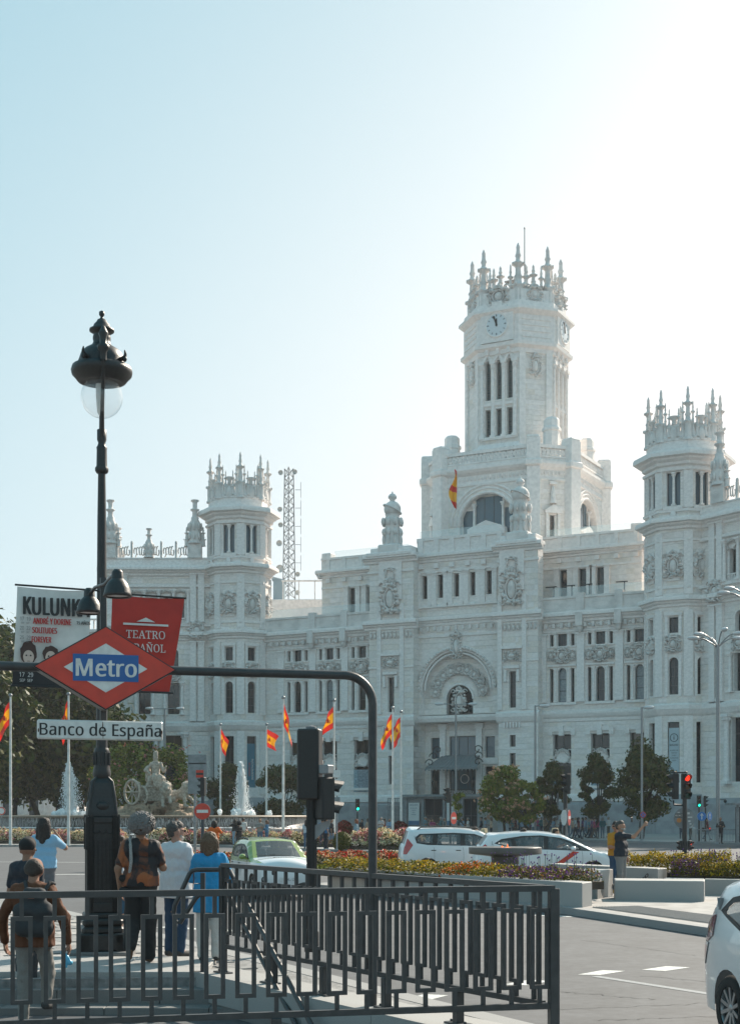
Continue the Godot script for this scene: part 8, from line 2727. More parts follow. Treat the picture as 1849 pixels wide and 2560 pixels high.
func make_cars() -> void:
	var prius := {"L": 4.62, "W": 1.76, "H": 1.58, "belt": 0.98, "wr": 0.315, "wheels": [1.36, -1.42], "mat": M.carwhite,
		"outline": [[2.20, 0.22, "b"], [2.30, 0.45, "b"], [2.28, 0.62, "b"], [2.12, 0.78, "b"], [1.80, 0.90, "b"], [1.42, 1.00, "g"], [0.52, 1.43, "b"], [0.1, 1.53, "b"], [-0.5, 1.58, "b"], [-1.2, 1.565, "b"], [-1.75, 1.50, "b"], [-1.95, 1.44, "g"], [-2.17, 1.12, "b"], [-2.24, 0.95, "b"], [-2.31, 0.62, "b"], [-2.24, 0.25, "b"]],
		"day": [V2(1.30, 0.98), V2(-1.2, 1.06), V2(-1.78, 1.22), V2(-1.55, 1.36), V2(-0.9, 1.46), V2(-0.3, 1.48), V2(0.35, 1.40), V2(0.8, 1.24)],
		"panes": [[V2(0.92, 1.02), V2(0.88, 1.17), V2(0.32, 1.37), V2(-0.06, 1.43), V2(-0.06, 1.05)], [V2(1.2, 1.0), V2(0.98, 1.02), V2(0.94, 1.13)], [V2(-0.2, 1.05), V2(-0.2, 1.44), V2(-0.85, 1.42), V2(-1.12, 1.36), V2(-1.05, 1.09)], [V2(-1.2, 1.10), V2(-1.25, 1.34), V2(-1.5, 1.31), V2(-1.68, 1.22)]],
		"handles": [-0.1, -0.98], "seams": [1.0, -0.12, -1.05], "handlemat": M.carwhite, "mirror": 0.72,
		"lamps": [[[V2(-2.06, 1.20), V2(-1.86, 0.98), V2(-2.2, 0.90), V2(-2.32, 1.0)], M.lampred, "tail_lamp"], [[V2(1.72, 0.88), V2(2.0, 0.74), V2(2.28, 0.62), V2(2.22, 0.76), V2(1.95, 0.86)], M.lampclear, "headlamp"]],
		"plates": [[2.31, 0.45, "0742 KLM"], [-2.33, 0.60, "0742 KLM"]], "taxi": [0.25, 1.54]}
	var lodgy := {"L": 4.5, "W": 1.75, "H": 1.69, "belt": 1.02, "wr": 0.31, "wheels": [1.42, -1.40], "mat": M.carwhite,
		"outline": [[2.16, 0.22, "b"], [2.24, 0.45, "b"], [2.22, 0.72, "b"], [2.0, 0.90, "b"], [1.6, 0.99, "b"], [1.25, 1.05, "g"], [0.55, 1.50, "b"], [0.2, 1.60, "b"], [-0.4, 1.67, "b"], [-1.3, 1.68, "b"], [-1.88, 1.63, "b"], [-2.02, 1.56, "g"], [-2.16, 1.12, "b"], [-2.22, 0.95, "b"], [-2.25, 0.55, "b"], [-2.16, 0.25, "b"]],
		"day": [V2(1.15, 1.05), V2(-1.4, 1.10), V2(-1.78, 1.16), V2(-1.84, 1.34), V2(-1.68, 1.48), V2(-0.5, 1.52), V2(0.2, 1.48), V2(0.6, 1.34)],
		"panes": [[V2(0.95, 1.08), V2(0.5, 1.36), V2(0.15, 1.44), V2(-0.12, 1.45), V2(-0.12, 1.08)], [V2(-0.28, 1.09), V2(-0.28, 1.47), V2(-1.04, 1.46), V2(-1.10, 1.12)], [V2(-1.24, 1.15), V2(-1.22, 1.45), V2(-1.62, 1.44), V2(-1.76, 1.32), V2(-1.72, 1.19)]],
		"handles": [-0.35, -1.2 + 0.0], "seams": [1.0, -0.2, -1.2], "mirror": 0.82,
		"lamps": [[[V2(-2.10, 1.34), V2(-1.90, 1.10), V2(-2.12, 0.78), V2(-2.30, 0.78), V2(-2.25, 1.1)], M.lampred, "tail_lamp"], [[V2(1.75, 0.92), V2(2.24, 0.62), V2(2.24, 0.80), V2(2.0, 0.90)], M.lampclear, "headlamp"]],
		"plates": [[2.25, 0.45, "1158 HBN"], [-2.27, 0.62, "1158 HBN"]], "taxi": [0.62, 1.50], "rails": [-1.75, 0.4, 1.66]}
	var spring := {"L": 3.73, "W": 1.60, "H": 1.50, "belt": 0.98, "wr": 0.30, "wheels": [1.20, -1.22], "mat": M.carwhite, "roofmat": M.cargreen,
		"outline": [[1.78, 0.24, "b"], [1.86, 0.42, "b"], [1.86, 0.70, "b"], [1.78, 0.88, "b"], [1.4, 0.98, "b"], [0.92, 1.03, "g"], [0.28, 1.42, "b"], [0.0, 1.47, "b"], [-0.6, 1.50, "b"], [-1.2, 1.47, "b"], [-1.5, 1.40, "g"], [-1.74, 1.02, "b"], [-1.84, 0.9, "b"], [-1.86, 0.5, "b"], [-1.78, 0.25, "b"]],
		"day": [V2(0.84, 1.0), V2(-1.0, 1.04), V2(-1.30, 1.10), V2(-1.24, 1.30), V2(-0.6, 1.38), V2(-0.1, 1.37), V2(0.3, 1.28)],
		"panes": [[V2(0.62, 1.04), V2(0.26, 1.24), V2(-0.08, 1.32), V2(-0.30, 1.33), V2(-0.30, 1.05)], [V2(-0.42, 1.06), V2(-0.42, 1.33), V2(-0.95, 1.30), V2(-1.12, 1.24), V2(-1.14, 1.12), V2(-0.95, 1.07)]],
		"handles": [-0.22, -1.05], "seams": [0.66, -0.36], "mirror": 0.58, "mirrormat": M.cargreen,
		"lamps": [[[V2(-1.72, 1.06), V2(-1.55, 0.98), V2(-1.7, 0.84), V2(-1.9, 0.84)], M.lampred, "tail_lamp"]],
		"front_lamps": [[1.74, 0.80, 0.56, V(0.12, 0.05, 0.17), M.lampclear, "headlamp"], [1.80, 0.50, 0.58, V(0.07, 0.13, 0.11), M.trim, "fog_lamp"], [1.845, 0.52, 0.58, V(0.05, 0.08, 0.08), M.lampclear, "fog_lens"]],
		"plates": [[2.0, 0.52, "8443 LXJ"], [-1.98, 0.62, "8443 LXJ"]], "rails": [-1.35, -0.1, 1.46]}
	var c1 := car("taxi", "white estate taxi with roof rails and red tail lamp behind the planter", "taxi", V(3.36, 0, -50.2), 0.02, lodgy)
	var c2 := car("taxi", "white taxi with a red door stripe, just ahead of the estate taxi", "taxi", V(5.76, 0, -46.8), -0.02, prius)
	for q in [[c1, -1.82, 1.36, "V", 0.80], [c2, -1.83, 1.07, "L", 0.82]]:
		text("lettering", q[3], 0.16, q[0], V(q[1], q[2] + (0.0 if q[3] == "V" else 0.16), q[4]), M.greypaint, {"depth": 0.02})
	# red diagonal stripe on the taxi's front door
	var sm := MB.new()
	var pr := PackedVector2Array([V2(0.12, 0.55), V2(0.36, 0.55), V2(0.92, 0.95), V2(0.72, 0.97)])
	sm.ext(pr, 0.84, 0.886)
	obj("red_stripe", sm, M.red, c2)
	var c3 := car("car", "small white hatchback with lime green roof and mirrors", "car", V(-2.62, 0, -38.0), deg_to_rad(-72), spring)
	var gm := MB.new()
	gm.box(V(1.93, 0.70, 0), V(0.06, 0.14, 0.9), 0.02); gm.box(V(1.95, 0.36, 0), V(0.06, 0.16, 1.0), 0.03)
	obj("grille", gm, M.trim, c3)
	text("lettering", "ZITY", 0.26, c3, V(1.30, 1.052, 0.0), mat("zity", lin(0.10, 0.12, 0.13), 0.5), {"bold": 0.9, "rot": V(deg_to_rad(-88), PI / 2, 0), "depth": 0.012})
	text("lettering", "ZITY", 0.34, c3, V(-0.3, 0.66, 0.795), M.zity, {"bold": 0.9, "depth": 0.012})
	var wp := MB.new()
	wp.tube([V(0.98, 1.075, -0.3), V(0.88, 1.12, 0.25)], 0.008, 5); wp.tube([V(0.98, 1.075, 0.2), V(0.88, 1.12, 0.6)], 0.008, 5)
	obj("wiper", wp, M.trim, c3)
	var rear := prius.duplicate()
	rear["lamps"] = [[[V2(-1.86, 1.18), V2(-1.84, 0.98), V2(-2.04, 0.90), V2(-2.28, 0.92), V2(-2.2, 1.1)], mat("lamppink", lin(0.22, 0.06, 0.09), 0.15, {"coat": 1.0}), "tail_lamp"], [[V2(-2.0, 0.89), V2(-2.3, 0.91), V2(-2.32, 0.66), V2(-2.16, 0.66)], M.lampclear, "reversing_lamp"], [[V2(-2.06, 0.86), V2(-2.18, 0.86), V2(-2.2, 0.74), V2(-2.1, 0.74)], M.lampred, "fog_lamp"]]
	rear.erase("taxi")
	var c4 := car("car", "white car half in view, driving past the kerb with its rear wheel showing", "car", V(4.48, 0, -12.35), deg_to_rad(-80), rear)
	text("lettering", "V", 0.16, c4, V(-1.80, 1.28, 0.78), M.greypaint, {"depth": 0.03})
	var c5 := copy_of(c1, G(70, 128, 0.0), 0.0, "white van roof just showing over the fountain rim")
	var c6 := copy_of(c3, G(15, 131, 0.0), 2.9, "small light car half hidden beyond the fountain rim")
# ---------------------------------------------------------------- people
func hand_bones(out: Array, wrist: Vector3, dir: Vector3, nrm: Vector3, thumb: float, curl: float, s: float) -> void:
	dir = dir.normalized()
	var lat := dir.cross(nrm).normalized()
	nrm = lat.cross(dir).normalized()
	for k in 2:
		var o := lat * (0.018 if k == 0 else -0.018) * s
		out.append([wrist + o * 0.5, 0.021 * s, wrist + dir * 0.085 * s + o, 0.019 * s])
	for f in 4:
		var o := lat * (f - 1.5) * 0.0195 * s
		var ln: float = [0.070, 0.080, 0.075, 0.058][f] * s
		var a := wrist + dir * 0.088 * s + o
		var b := a + (dir * cos(curl) + nrm * sin(curl)) * ln * 0.5
		var c := b + (dir * cos(curl * 2.2) + nrm * sin(curl * 2.2)) * ln * 0.5
		out.append([a, 0.0092 * s, b, 0.0086 * s]); out.append([b, 0.0086 * s, c, 0.0072 * s])
	var t0 := wrist + dir * 0.03 * s + lat * thumb * 0.03 * s
	var t1 := t0 + (dir * 0.6 + lat * thumb * 0.7 + nrm * 0.3).normalized() * 0.042 * s
	out.append([t0, 0.013 * s, t1, 0.011 * s]); out.append([t1, 0.010 * s, t1 + (dir * 0.9 + nrm * 0.5).normalized() * 0.03 * s, 0.008 * s])

func cloth(col: Color, key := "") -> Material:
	return mat("cl_" + col.to_html() + key, col.linear_to_srgb(), 0.85, {"tex": noise_tex("weave", 0.12, 0.82, 1.06, 81, 3), "scale": 3.0, "world": false})
func person(label: String, at: Vector3, yaw: float, d: Dictionary) -> Node3D:
	var t := thing("person", label, "person", at, yaw, d.get("group", ""))
	var s: float = d.get("h", 1.72) / 1.75
	var c: float = d.get("cell", 0.02)
	var ch: float = d.get("hcell", c * 0.5)
	var fat: float = d.get("fat", 1.0)
	var J := {"hipL": V(-0.09, 0.93, 0), "hipR": V(0.09, 0.93, 0), "kneeL": V(-0.10, 0.50, 0.015), "kneeR": V(0.10, 0.50, 0.015), "ankL": V(-0.10, 0.085, -0.02), "ankR": V(0.10, 0.085, -0.02),
		"shL": V(-0.175, 1.42, -0.01), "shR": V(0.175, 1.42, -0.01), "elL": V(-0.235, 1.14, -0.03), "elR": V(0.235, 1.14, -0.03), "wrL": V(-0.24, 0.90, 0.05), "wrR": V(0.24, 0.90, 0.05)}
	var pose: String = d.get("pose", "stand")
	if pose == "walk":
		J.merge({"kneeL": V(-0.10, 0.52, 0.12), "ankL": V(-0.10, 0.10, 0.22), "kneeR": V(0.10, 0.50, -0.06), "ankR": V(0.10, 0.14, -0.30), "elL": V(-0.24, 1.15, -0.12), "wrL": V(-0.24, 0.93, -0.08), "elR": V(0.24, 1.15, 0.06), "wrR": V(0.23, 0.95, 0.18)}, true)
	elif pose == "photo":
		J.merge({"elL": V(-0.30, 1.27, 0.18), "wrL": V(-0.12, 1.50, 0.26), "elR": V(0.30, 1.27, 0.18), "wrR": V(0.12, 1.50, 0.26)}, true)
	elif pose == "fold":
		J.merge({"elL": V(-0.27, 1.14, 0.06), "wrL": V(0.02, 1.14, 0.20), "elR": V(0.27, 1.14, 0.06), "wrR": V(-0.02, 1.18, 0.21)}, true)
	elif pose == "phone":
		J.merge({"elL": V(-0.25, 1.13, 0.04), "wrL": V(-0.08, 1.20, 0.26), "elR": V(0.25, 1.13, 0.04), "wrR": V(0.06, 1.22, 0.27)}, true)
	J.merge(d.get("joints", {}), true)
	var hipdrop: float = d.get("lean", 0.0)
	for k in J: J[k] = J[k] * s
	# head frame
	var hb := Transform3D(Basis(Vector3.UP, d.get("hyaw", 0.0)) * Basis(Vector3.RIGHT, d.get("hpitch", 0.0)), V(0, 1.50, 0.0) * s)
	var hp := func(x: float, y: float, z: float) -> Vector3: return hb * (V(x, y - 1.50, z) * s)
	var toeL: Vector3 = J.ankL + d.get("toeL", V(-0.02, -0.045, 0.15)) * s; var toeR: Vector3 = J.ankR + d.get("toeR", V(0.02, -0.045, 0.15)) * s
	var skin := MB.new()
	var sb := [[V(0, 1.00, 0) * s, 0.09 * s, V(0, 1.36, 0) * s, 0.09 * s], [V(-0.13, 1.39, -0.01) * s, 0.06 * s, V(0.13, 1.39, -0.01) * s, 0.06 * s], [V(0, 1.40, -0.015) * s, 0.062 * s, hp.call(0, 1.55, 0.0), 0.054 * s]]
	var la := 0.72 if d.get("legs", "long") == "long" else 1.0; var ka := 0.72 if d.get("sleeve", "short") == "long" else 1.0
	for q in ["L", "R"]:
		var cf: Vector3 = J["knee" + q].lerp(J["ank" + q], 0.35) + V(0, 0, -0.015 * s)
		sb.append_array([[J["sh" + q], 0.05 * s * ka, J["el" + q], 0.041 * s * ka], [J["el" + q], 0.041 * s * ka, J["wr" + q], 0.028 * s], [J["hip" + q], 0.08 * s * la, J["knee" + q], 0.055 * s * la], [J["knee" + q], 0.053 * s * la, cf, 0.052 * s * la], [cf, 0.052 * s * la, J["ank" + q], 0.037 * s]])
	sb.append_array([[J.ankL, 0.038 * s, toeL, 0.028 * s], [J.ankR, 0.038 * s, toeR, 0.028 * s]])
	sdf(skin, sb, c, 0.03 * s)
	var hd := [[hp.call(0, 1.665, -0.012), 0.092 * s, hp.call(0, 1.655, 0.018), 0.086 * s], [hp.call(0, 1.60, 0.035), 0.064 * s, hp.call(0, 1.557, 0.06), 0.036 * s], [hp.call(-0.03, 1.615, 0.055), 0.04 * s, hp.call(0.03, 1.615, 0.055), 0.04 * s], [hp.call(0, 1.50, -0.01), 0.054 * s, hp.call(0, 1.58, 0.0), 0.052 * s],
		[hp.call(0, 1.645, 0.100), 0.011 * s, hp.call(0, 1.608, 0.122), 0.016 * s], [hp.call(-0.035, 1.663, 0.085), 0.016 * s, hp.call(0.035, 1.663, 0.085), 0.016 * s]]
	for e in [-1.0, 1.0]: hd.append([hp.call(e * 0.088, 1.645, -0.005), 0.016 * s, hp.call(e * 0.086, 1.605, 0.004), 0.012 * s])
	sdf(skin, hd, ch, 0.022 * s)
	for q in ["L", "R"]:
		var hbn := []
		var fd: Vector3 = d.get("hand" + q, (J["wr" + q] - J["el" + q]))
		var inward := V(1 if q == "L" else -1, 0, 0)
		if absf(fd.normalized().dot(inward)) > 0.8: inward = V(0, 0, -1)
		hand_bones(hbn, J["wr" + q], fd, d.get("palm" + q, inward), -1.0 if q == "L" else 1.0, d.get("curl", 0.35), s)
		sdf(skin, hbn, ch, 0.008 * s)
	var body := obj("body", skin, cloth(d.get("skin", Color(0.36, 0.20, 0.13)), "s"), t)
	# clothes
	var top := MB.new()
	var tb := [[V(-0.10, 1.375, -0.005) * s, 0.103 * s * fat, V(0.10, 1.375, -0.005) * s, 0.103 * s * fat], [V(-0.075, 1.20, 0.01) * s, 0.115 * s * fat, V(0.075, 1.20, 0.01) * s, 0.115 * s * fat], [V(-0.07, 1.05, 0.005) * s, 0.118 * s * fat, V(0.07, 1.05, 0.005) * s, 0.118 * s * fat],
		[V(-0.155, 1.425, -0.01) * s, 0.066 * s, V(0.155, 1.425, -0.01) * s, 0.066 * s], [V(-0.05, 1.455, -0.012) * s, 0.06 * s, V(0.05, 1.455, -0.012) * s, 0.06 * s]]
	var hem: float = d.get("hem", 0.93)
	var wr: float = d.get("wrinkle", 0.012)
	var wfq := 12.0 if c < 0.025 else 7.0
	for e in [-0.082, 0.082]: tb.append([V(e, hem - 0.12, -0.004) * s, 0.128 * s * lerpf(1.0, fat, 0.8) + wr * 0.6, V(e, 1.02, 0) * s, 0.118 * s * fat])
	var sl: String = d.get("sleeve", "short")
	for q in ["L", "R"]:
		if sl == "short": tb.append([J["sh" + q], 0.07 * s, J["sh" + q].lerp(J["el" + q], 0.72), 0.064 * s])
		elif sl == "long":
			tb.append([J["sh" + q], 0.070 * s, J["el" + q], 0.058 * s]); tb.append([J["el" + q], 0.058 * s, J["el" + q].lerp(J["wr" + q], 0.95), 0.045 * s])
	sdf(top, tb, c, 0.035 * s, wr, wfq, int(at.x * 10) + 3, V(1.0, 0.7, 1.0), minf(hem, minf(J.wrL.y, J.wrR.y) / s - 0.01) * s if sl == "long" else hem * s)
	obj("top", top, d.get("topmat", cloth(d.get("top", Color(0.2, 0.2, 0.2)))), t)
	var bt := MB.new()
	var wide: float = d.get("wide", 1.0)
	var bb := [[V(-0.075, 0.95, -0.005) * s, 0.118 * s * lerpf(1.0, fat, 0.5), V(0.075, 0.95, -0.005) * s, 0.118 * s * lerpf(1.0, fat, 0.5)]]
	var lg: String = d.get("legs", "long")
	for q in ["L", "R"]:
		if lg == "short": bb.append([J["hip" + q], 0.10 * s, J["knee" + q].lerp(J["hip" + q], 0.25), 0.088 * s])
		elif lg == "skirt": bb.append([J["hip" + q], 0.11 * s, J["knee" + q] * V(1.2, 0.8, 1.0), 0.16 * s])
		else:
			bb.append([J["hip" + q], 0.096 * s, J["knee" + q], 0.070 * s * wide]); bb.append([J["knee" + q], 0.070 * s * wide, J["ank" + q] + V(0, 0.01, 0), 0.056 * s * wide])
	sdf(bt, bb, c, 0.03 * s, wr * 0.8, wfq, int(at.z * 10) + 5, V(1.0, 0.8, 1.0))
	obj("skirt" if lg == "skirt" else "trousers", bt, cloth(d.get("bottom", Color(0.05, 0.06, 0.09))), t)
	var shm := MB.new()
	sdf(shm, [[J.ankL + V(0, -0.02, -0.02) * s, 0.048 * s, toeL, 0.040 * s], [J.ankR + V(0, -0.02, -0.02) * s, 0.048 * s, toeR, 0.040 * s]], maxf(ch, 0.012), 0.02 * s)
	obj("shoes", shm, cloth(d.get("shoes", Color(0.05, 0.05, 0.05))), t)
	# hair
	var hs: String = d.get("hair", "short")
	var hm := MB.new()
	var hcol: Color = d.get("haircol", Color(0.03, 0.02, 0.015))
	var hl := []
	var hw := 0.009; var hf := 28.0
	match hs:
		"short": hl = [[hp.call(0, 1.685, -0.022), 0.098 * s, hp.call(0, 1.705, 0.02), 0.080 * s], [hp.call(0, 1.62, -0.06), 0.055 * s, hp.call(0, 1.66, -0.06), 0.07 * s]]
		"thin":
			hw = 0.006; hf = 40.0
			hl = [[hp.call(-0.045, 1.635, -0.03), 0.058 * s, hp.call(0.045, 1.635, -0.03), 0.058 * s], [hp.call(0, 1.665, -0.038), 0.078 * s, hp.call(0, 1.60, -0.05), 0.052 * s]]
		"bob": hl = [[hp.call(0, 1.69, -0.02), 0.107 * s, hp.call(0, 1.70, 0.02), 0.092 * s], [hp.call(-0.07, 1.64, -0.03), 0.062 * s, hp.call(-0.075, 1.53, -0.02), 0.055 * s], [hp.call(0.07, 1.64, -0.03), 0.062 * s, hp.call(0.075, 1.53, -0.02), 0.055 * s], [hp.call(0, 1.64, -0.07), 0.075 * s, hp.call(0, 1.50, -0.06), 0.065 * s]]
		"long": hl = [[hp.call(0, 1.69, -0.02), 0.107 * s, hp.call(0, 1.70, 0.02), 0.092 * s], [hp.call(-0.065, 1.64, -0.04), 0.062 * s, hp.call(-0.08, 1.44, -0.06), 0.055 * s], [hp.call(0.065, 1.64, -0.04), 0.062 * s, hp.call(0.08, 1.44, -0.06), 0.055 * s], [hp.call(0, 1.64, -0.075), 0.078 * s, hp.call(0, 1.40, -0.10), 0.06 * s]]
		"afro":
			hw = 0.020; hf = 36.0
			hl = [[hp.call(-0.03, 1.70, -0.05), 0.135 * s, hp.call(0.03, 1.69, -0.03), 0.135 * s], [hp.call(0, 1.74, 0.03), 0.105 * s, hp.call(0, 1.66, -0.09), 0.10 * s]]
		"bun": hl = [[hp.call(0, 1.69, -0.02), 0.10 * s, hp.call(0, 1.70, 0.02), 0.085 * s], [hp.call(0, 1.66, -0.12), 0.05 * s, hp.call(0, 1.68, -0.13), 0.045 * s]]
	if not hl.is_empty():
		sdf(hm, hl, ch, 0.03 * s, hw, hf, 7)
		obj("hair", hm, mat("hair_" + hcol.to_html(), hcol.linear_to_srgb(), 0.7, {"tex": noise_tex("hairn", 0.10, 0.45, 1.25, 83, 3), "scale": 7.0, "world": false}), t)
	if d.has("cap"):
		var cm := MB.new()
		sdf(cm, [[hp.call(0, 1.69, -0.015), 0.103 * s, hp.call(0, 1.71, 0.01), 0.095 * s], [hp.call(-0.04, 1.675, 0.08), 0.02, hp.call(-0.035, 1.655, 0.18), 0.012], [hp.call(0.04, 1.675, 0.08), 0.02, hp.call(0.035, 1.655, 0.18), 0.012], [hp.call(0.0, 1.68, 0.09), 0.02, hp.call(0, 1.655, 0.19), 0.012]], ch, 0.03)
		obj("cap", cm, cloth(d.cap), t)
	# eyes and mouth
	if d.get("face", true):
		var em := MB.new()
		for e in [-0.032, 0.032]: em.sph(hp.call(e, 1.648, 0.098), V(0.011, 0.007, 0.008) * s, 6, 4)
		em.sph(hp.call(0, 1.578, 0.096), V(0.022, 0.005, 0.008) * s, 6, 4)
		obj("face_marks", em, mat("facemarks", lin(0.06, 0.025, 0.02), 0.5), t)
	if d.has("glasses"):
		var gm := MB.new()
		gm.x = hb * Transform3D(Basis.IDENTITY, Vector3.ZERO)
		for e in [-0.034, 0.034]: gm.sph(V(e, 0.150, 0.112) * s, V(0.029, 0.020, 0.008) * s, 10, 6)
		for e in [-1, 1]: gm.bar(V(e * 0.062, 0.155, 0.105) * s, V(e * 0.090, 0.152, -0.005) * s, 0.006, 0.010)
		gm.box(V(0, 0.155, 0.115) * s, V(0.03, 0.006, 0.006))
		obj("sunglasses", gm, M.black, t)
	if d.get("beard", false):
		var bm := MB.new()
		sdf(bm, [[hp.call(-0.05, 1.585, 0.045), 0.026 * s, hp.call(0, 1.555, 0.078), 0.03 * s], [hp.call(0.05, 1.585, 0.045), 0.026 * s, hp.call(0, 1.555, 0.078), 0.03 * s]], ch, 0.02, 0.006, 40.0, 3)
		obj("beard", bm, mat("beardgrey", lin(0.3, 0.28, 0.26), 0.9), t)
	return t
func backpack(label: String, at: Transform3D, sz: Vector3, col: Color, cell := 0.02) -> Node3D:
	var t := thing("backpack", label, "backpack")
	t.transform = at
	var m := MB.new()
	sdf(m, [[V(-sz.x * 0.28, sz.y * 0.25, 0), sz.z * 0.5, V(sz.x * 0.28, sz.y * 0.25, 0), sz.z * 0.5], [V(-sz.x * 0.3, sz.y * 0.55, 0), sz.z * 0.5, V(sz.x * 0.3, sz.y * 0.55, 0), sz.z * 0.5], [V(-sz.x * 0.12, sz.y * 0.85, 0.02), sz.z * 0.42, V(sz.x * 0.12, sz.y * 0.85, 0.02), sz.z * 0.42]], cell, 0.06, 0.012, 8.0, 5)
	obj("bag", m, cloth(col), t)
	for s in [-1.0, 1.0]:
		var sm := MB.new()
		sm.tube([V(s * sz.x * 0.22, sz.y * 0.9, 0.06), V(s * sz.x * 0.33, sz.y * 1.08, 0.12), V(s * sz.x * 0.36, sz.y * 1.04, 0.22)], 0.022, 6)
		obj("strap", sm, cloth(col), t)
	var fl := MB.new()
	fl.box(V(0.0, sz.y * 0.84, -sz.z * 0.46), V(0.07, 0.05, 0.01), 0.003)
	obj("patch", fl, mat("patchtan", lin(0.30, 0.09, 0.05), 0.8), t)
	return t
func faces(v: Vector2) -> float:
	# yaw so that local +z looks along (x, depth)
	return atan2(v.x, -v.y)
func make_people() -> void:
	var away := PI
	# ---- on and by the stairs
	var p1 := G(84, 15.05, -0.08)
	person("man in a brown corduroy jacket climbing the metro stairs with a backpack", p1, faces(V2(0.1, 1.0)), {"h": 1.77, "cell": 0.02, "hcell": 0.01, "fat": 1.18, "sleeve": "long", "top": Color(0.115, 0.038, 0.014), "bottom": Color(0.21, 0.20, 0.185), "hair": "thin", "haircol": Color(0.05, 0.035, 0.028), "hem": 0.84, "wrinkle": 0.016, "hpitch": 0.25, "skin": Color(0.30, 0.16, 0.11),
		"joints": {"elL": V(-0.33, 1.14, -0.02), "wrL": V(-0.35, 0.88, 0.06), "elR": V(0.33, 1.14, -0.02), "wrR": V(0.33, 0.88, 0.08), "kneeL": V(-0.11, 0.56, 0.14), "ankL": V(-0.11, 0.25, 0.08)}})
	backpack("dark grey drawstring backpack on the man in the brown jacket", Transform3D(Basis(Vector3.UP, faces(V2(0.1, 1.0))), p1 + V(0.05, 0.92, 0.19)), V(0.40, 0.56, 0.20), Color(0.028, 0.031, 0.035))
	var pk := thing("snack_packet", "crumpled light blue packet in the hand of the man in brown", "packet", p1 + V(0.34, 0.74, -0.02))
	var pm := MB.new(); sdf(pm, [[V(-0.03, 0.04, 0), 0.02, V(0.04, -0.06, 0), 0.03], [V(-0.05, 0.06, 0), 0.012, V(0.0, -0.1, 0), 0.02]], 0.012, 0.02, 0.01, 20.0, 3); obj("wrapper", pm, mat("packet", lin(0.10, 0.42, 0.62), 0.35), pk)
	person("man in a black cap and navy polo shirt at the top of the stairs", G(68, 16.05, 0.24), faces(V2(0.55, 1.0)), {"h": 1.62, "cell": 0.02, "hcell": 0.01, "fat": 1.12, "top": Color(0.012, 0.018, 0.03), "bottom": Color(0.05, 0.05, 0.055), "hair": "none", "cap": Color(0.012, 0.012, 0.013), "skin": Color(0.28, 0.15, 0.10), "hpitch": 0.15, "hyaw": 0.35})
	person("long-haired man in a light blue T-shirt taking a photo at the kerb", G(112, 24.0, 0.34), faces(V2(0.15, 1.0)), {"h": 1.72, "cell": 0.022, "hcell": 0.011, "fat": 1.1, "pose": "photo", "top": Color(0.22, 0.42, 0.60), "bottom": Color(0.10, 0.11, 0.13), "hair": "long", "haircol": Color(0.014, 0.010, 0.009), "skin": Color(0.32, 0.18, 0.12)})
	# printed blouse
	var im := Image.create(128, 128, false, Image.FORMAT_RGB8)
	var fz := FastNoiseLite.new(); fz.seed = 14; fz.frequency = 0.03; fz.fractal_octaves = 1
	var src := fz.get_seamless_image(128, 128)
	for j in 128:
		for i in 128: im.set_pixel(i, j, Color(0.60, 0.33, 0.17) if src.get_pixel(i, j).r > 0.64 else Color(0.09, 0.09, 0.11))
	im.generate_mipmaps()
	TX["blouse"] = ImageTexture.create_from_image(im)
	mat("blousem", Color(1, 1, 1), 0.7, {"tex": TX["blouse"], "scale": 1.1, "sy": 0.7, "world": false})
	person("grey curly-haired woman in a black and orange printed blouse walking off the stairs", G(352, 17.0, 0.40), faces(V2(-0.12, 1.0)), {"h": 1.70, "cell": 0.018, "hcell": 0.01, "fat": 1.16, "topmat": M.blousem, "bottom": Color(0.010, 0.010, 0.012), "hair": "afro", "haircol": Color(0.20, 0.185, 0.18), "skin": Color(0.29, 0.155, 0.10), "shoes": Color(0.16, 0.085, 0.045), "wide": 1.45, "hyaw": 0.35, "sleeve": "short",
		"joints": {"elL": V(-0.27, 1.15, 0.02), "wrL": V(-0.16, 1.22, 0.22), "elR": V(0.27, 1.14, -0.05), "wrR": V(0.25, 0.90, 0.0), "kneeR": V(0.10, 0.50, 0.04), "ankR": V(0.12, 0.22, -0.24), "kneeL": V(-0.09, 0.5, 0.02)}, "toeR": V(0.01, -0.13, 0.05)})
	var bg := thing("shoulder_bag", "black shoulder bag with patterned strap on the woman in the printed blouse", "bag", G(322, 16.98, 0.40))
	var bm := MB.new(); sdf(bm, [[V(-0.06, 0.85, 0.06), 0.05, V(0.05, 0.85, 0.06), 0.05], [V(-0.06, 1.0, 0.06), 0.045, V(0.05, 1.0, 0.06), 0.045]], 0.015, 0.03); obj("bag", bm, cloth(Color(0.012, 0.012, 0.012)), bg)
	bm = MB.new(); bm.tube([V(0.02, 1.02, 0.08), V(0.05, 1.2, 0.125), V(0.04, 1.38, 0.10), V(0.02, 1.475, 0.02), V(0.0, 1.46, -0.08)], 0.019, 6); obj("strap", bm, mat("strapweave", lin(0.42, 0.41, 0.40), 0.8, {"tex": noise_tex("weavebw", 0.3, 0.0, 1.9, 91, 1, 64), "scale": 9.0, "world": false}), bg)
	person("child in a white top and denim shorts beside the lamp post", G(298, 19.6, 0.34), faces(V2(1.0, 0.4)), {"h": 1.50, "cell": 0.022, "hcell": 0.011, "top": Color(0.55, 0.58, 0.62), "bottom": Color(0.03, 0.09, 0.16), "legs": "short", "hair": "bun", "haircol": Color(0.05, 0.025, 0.015)})
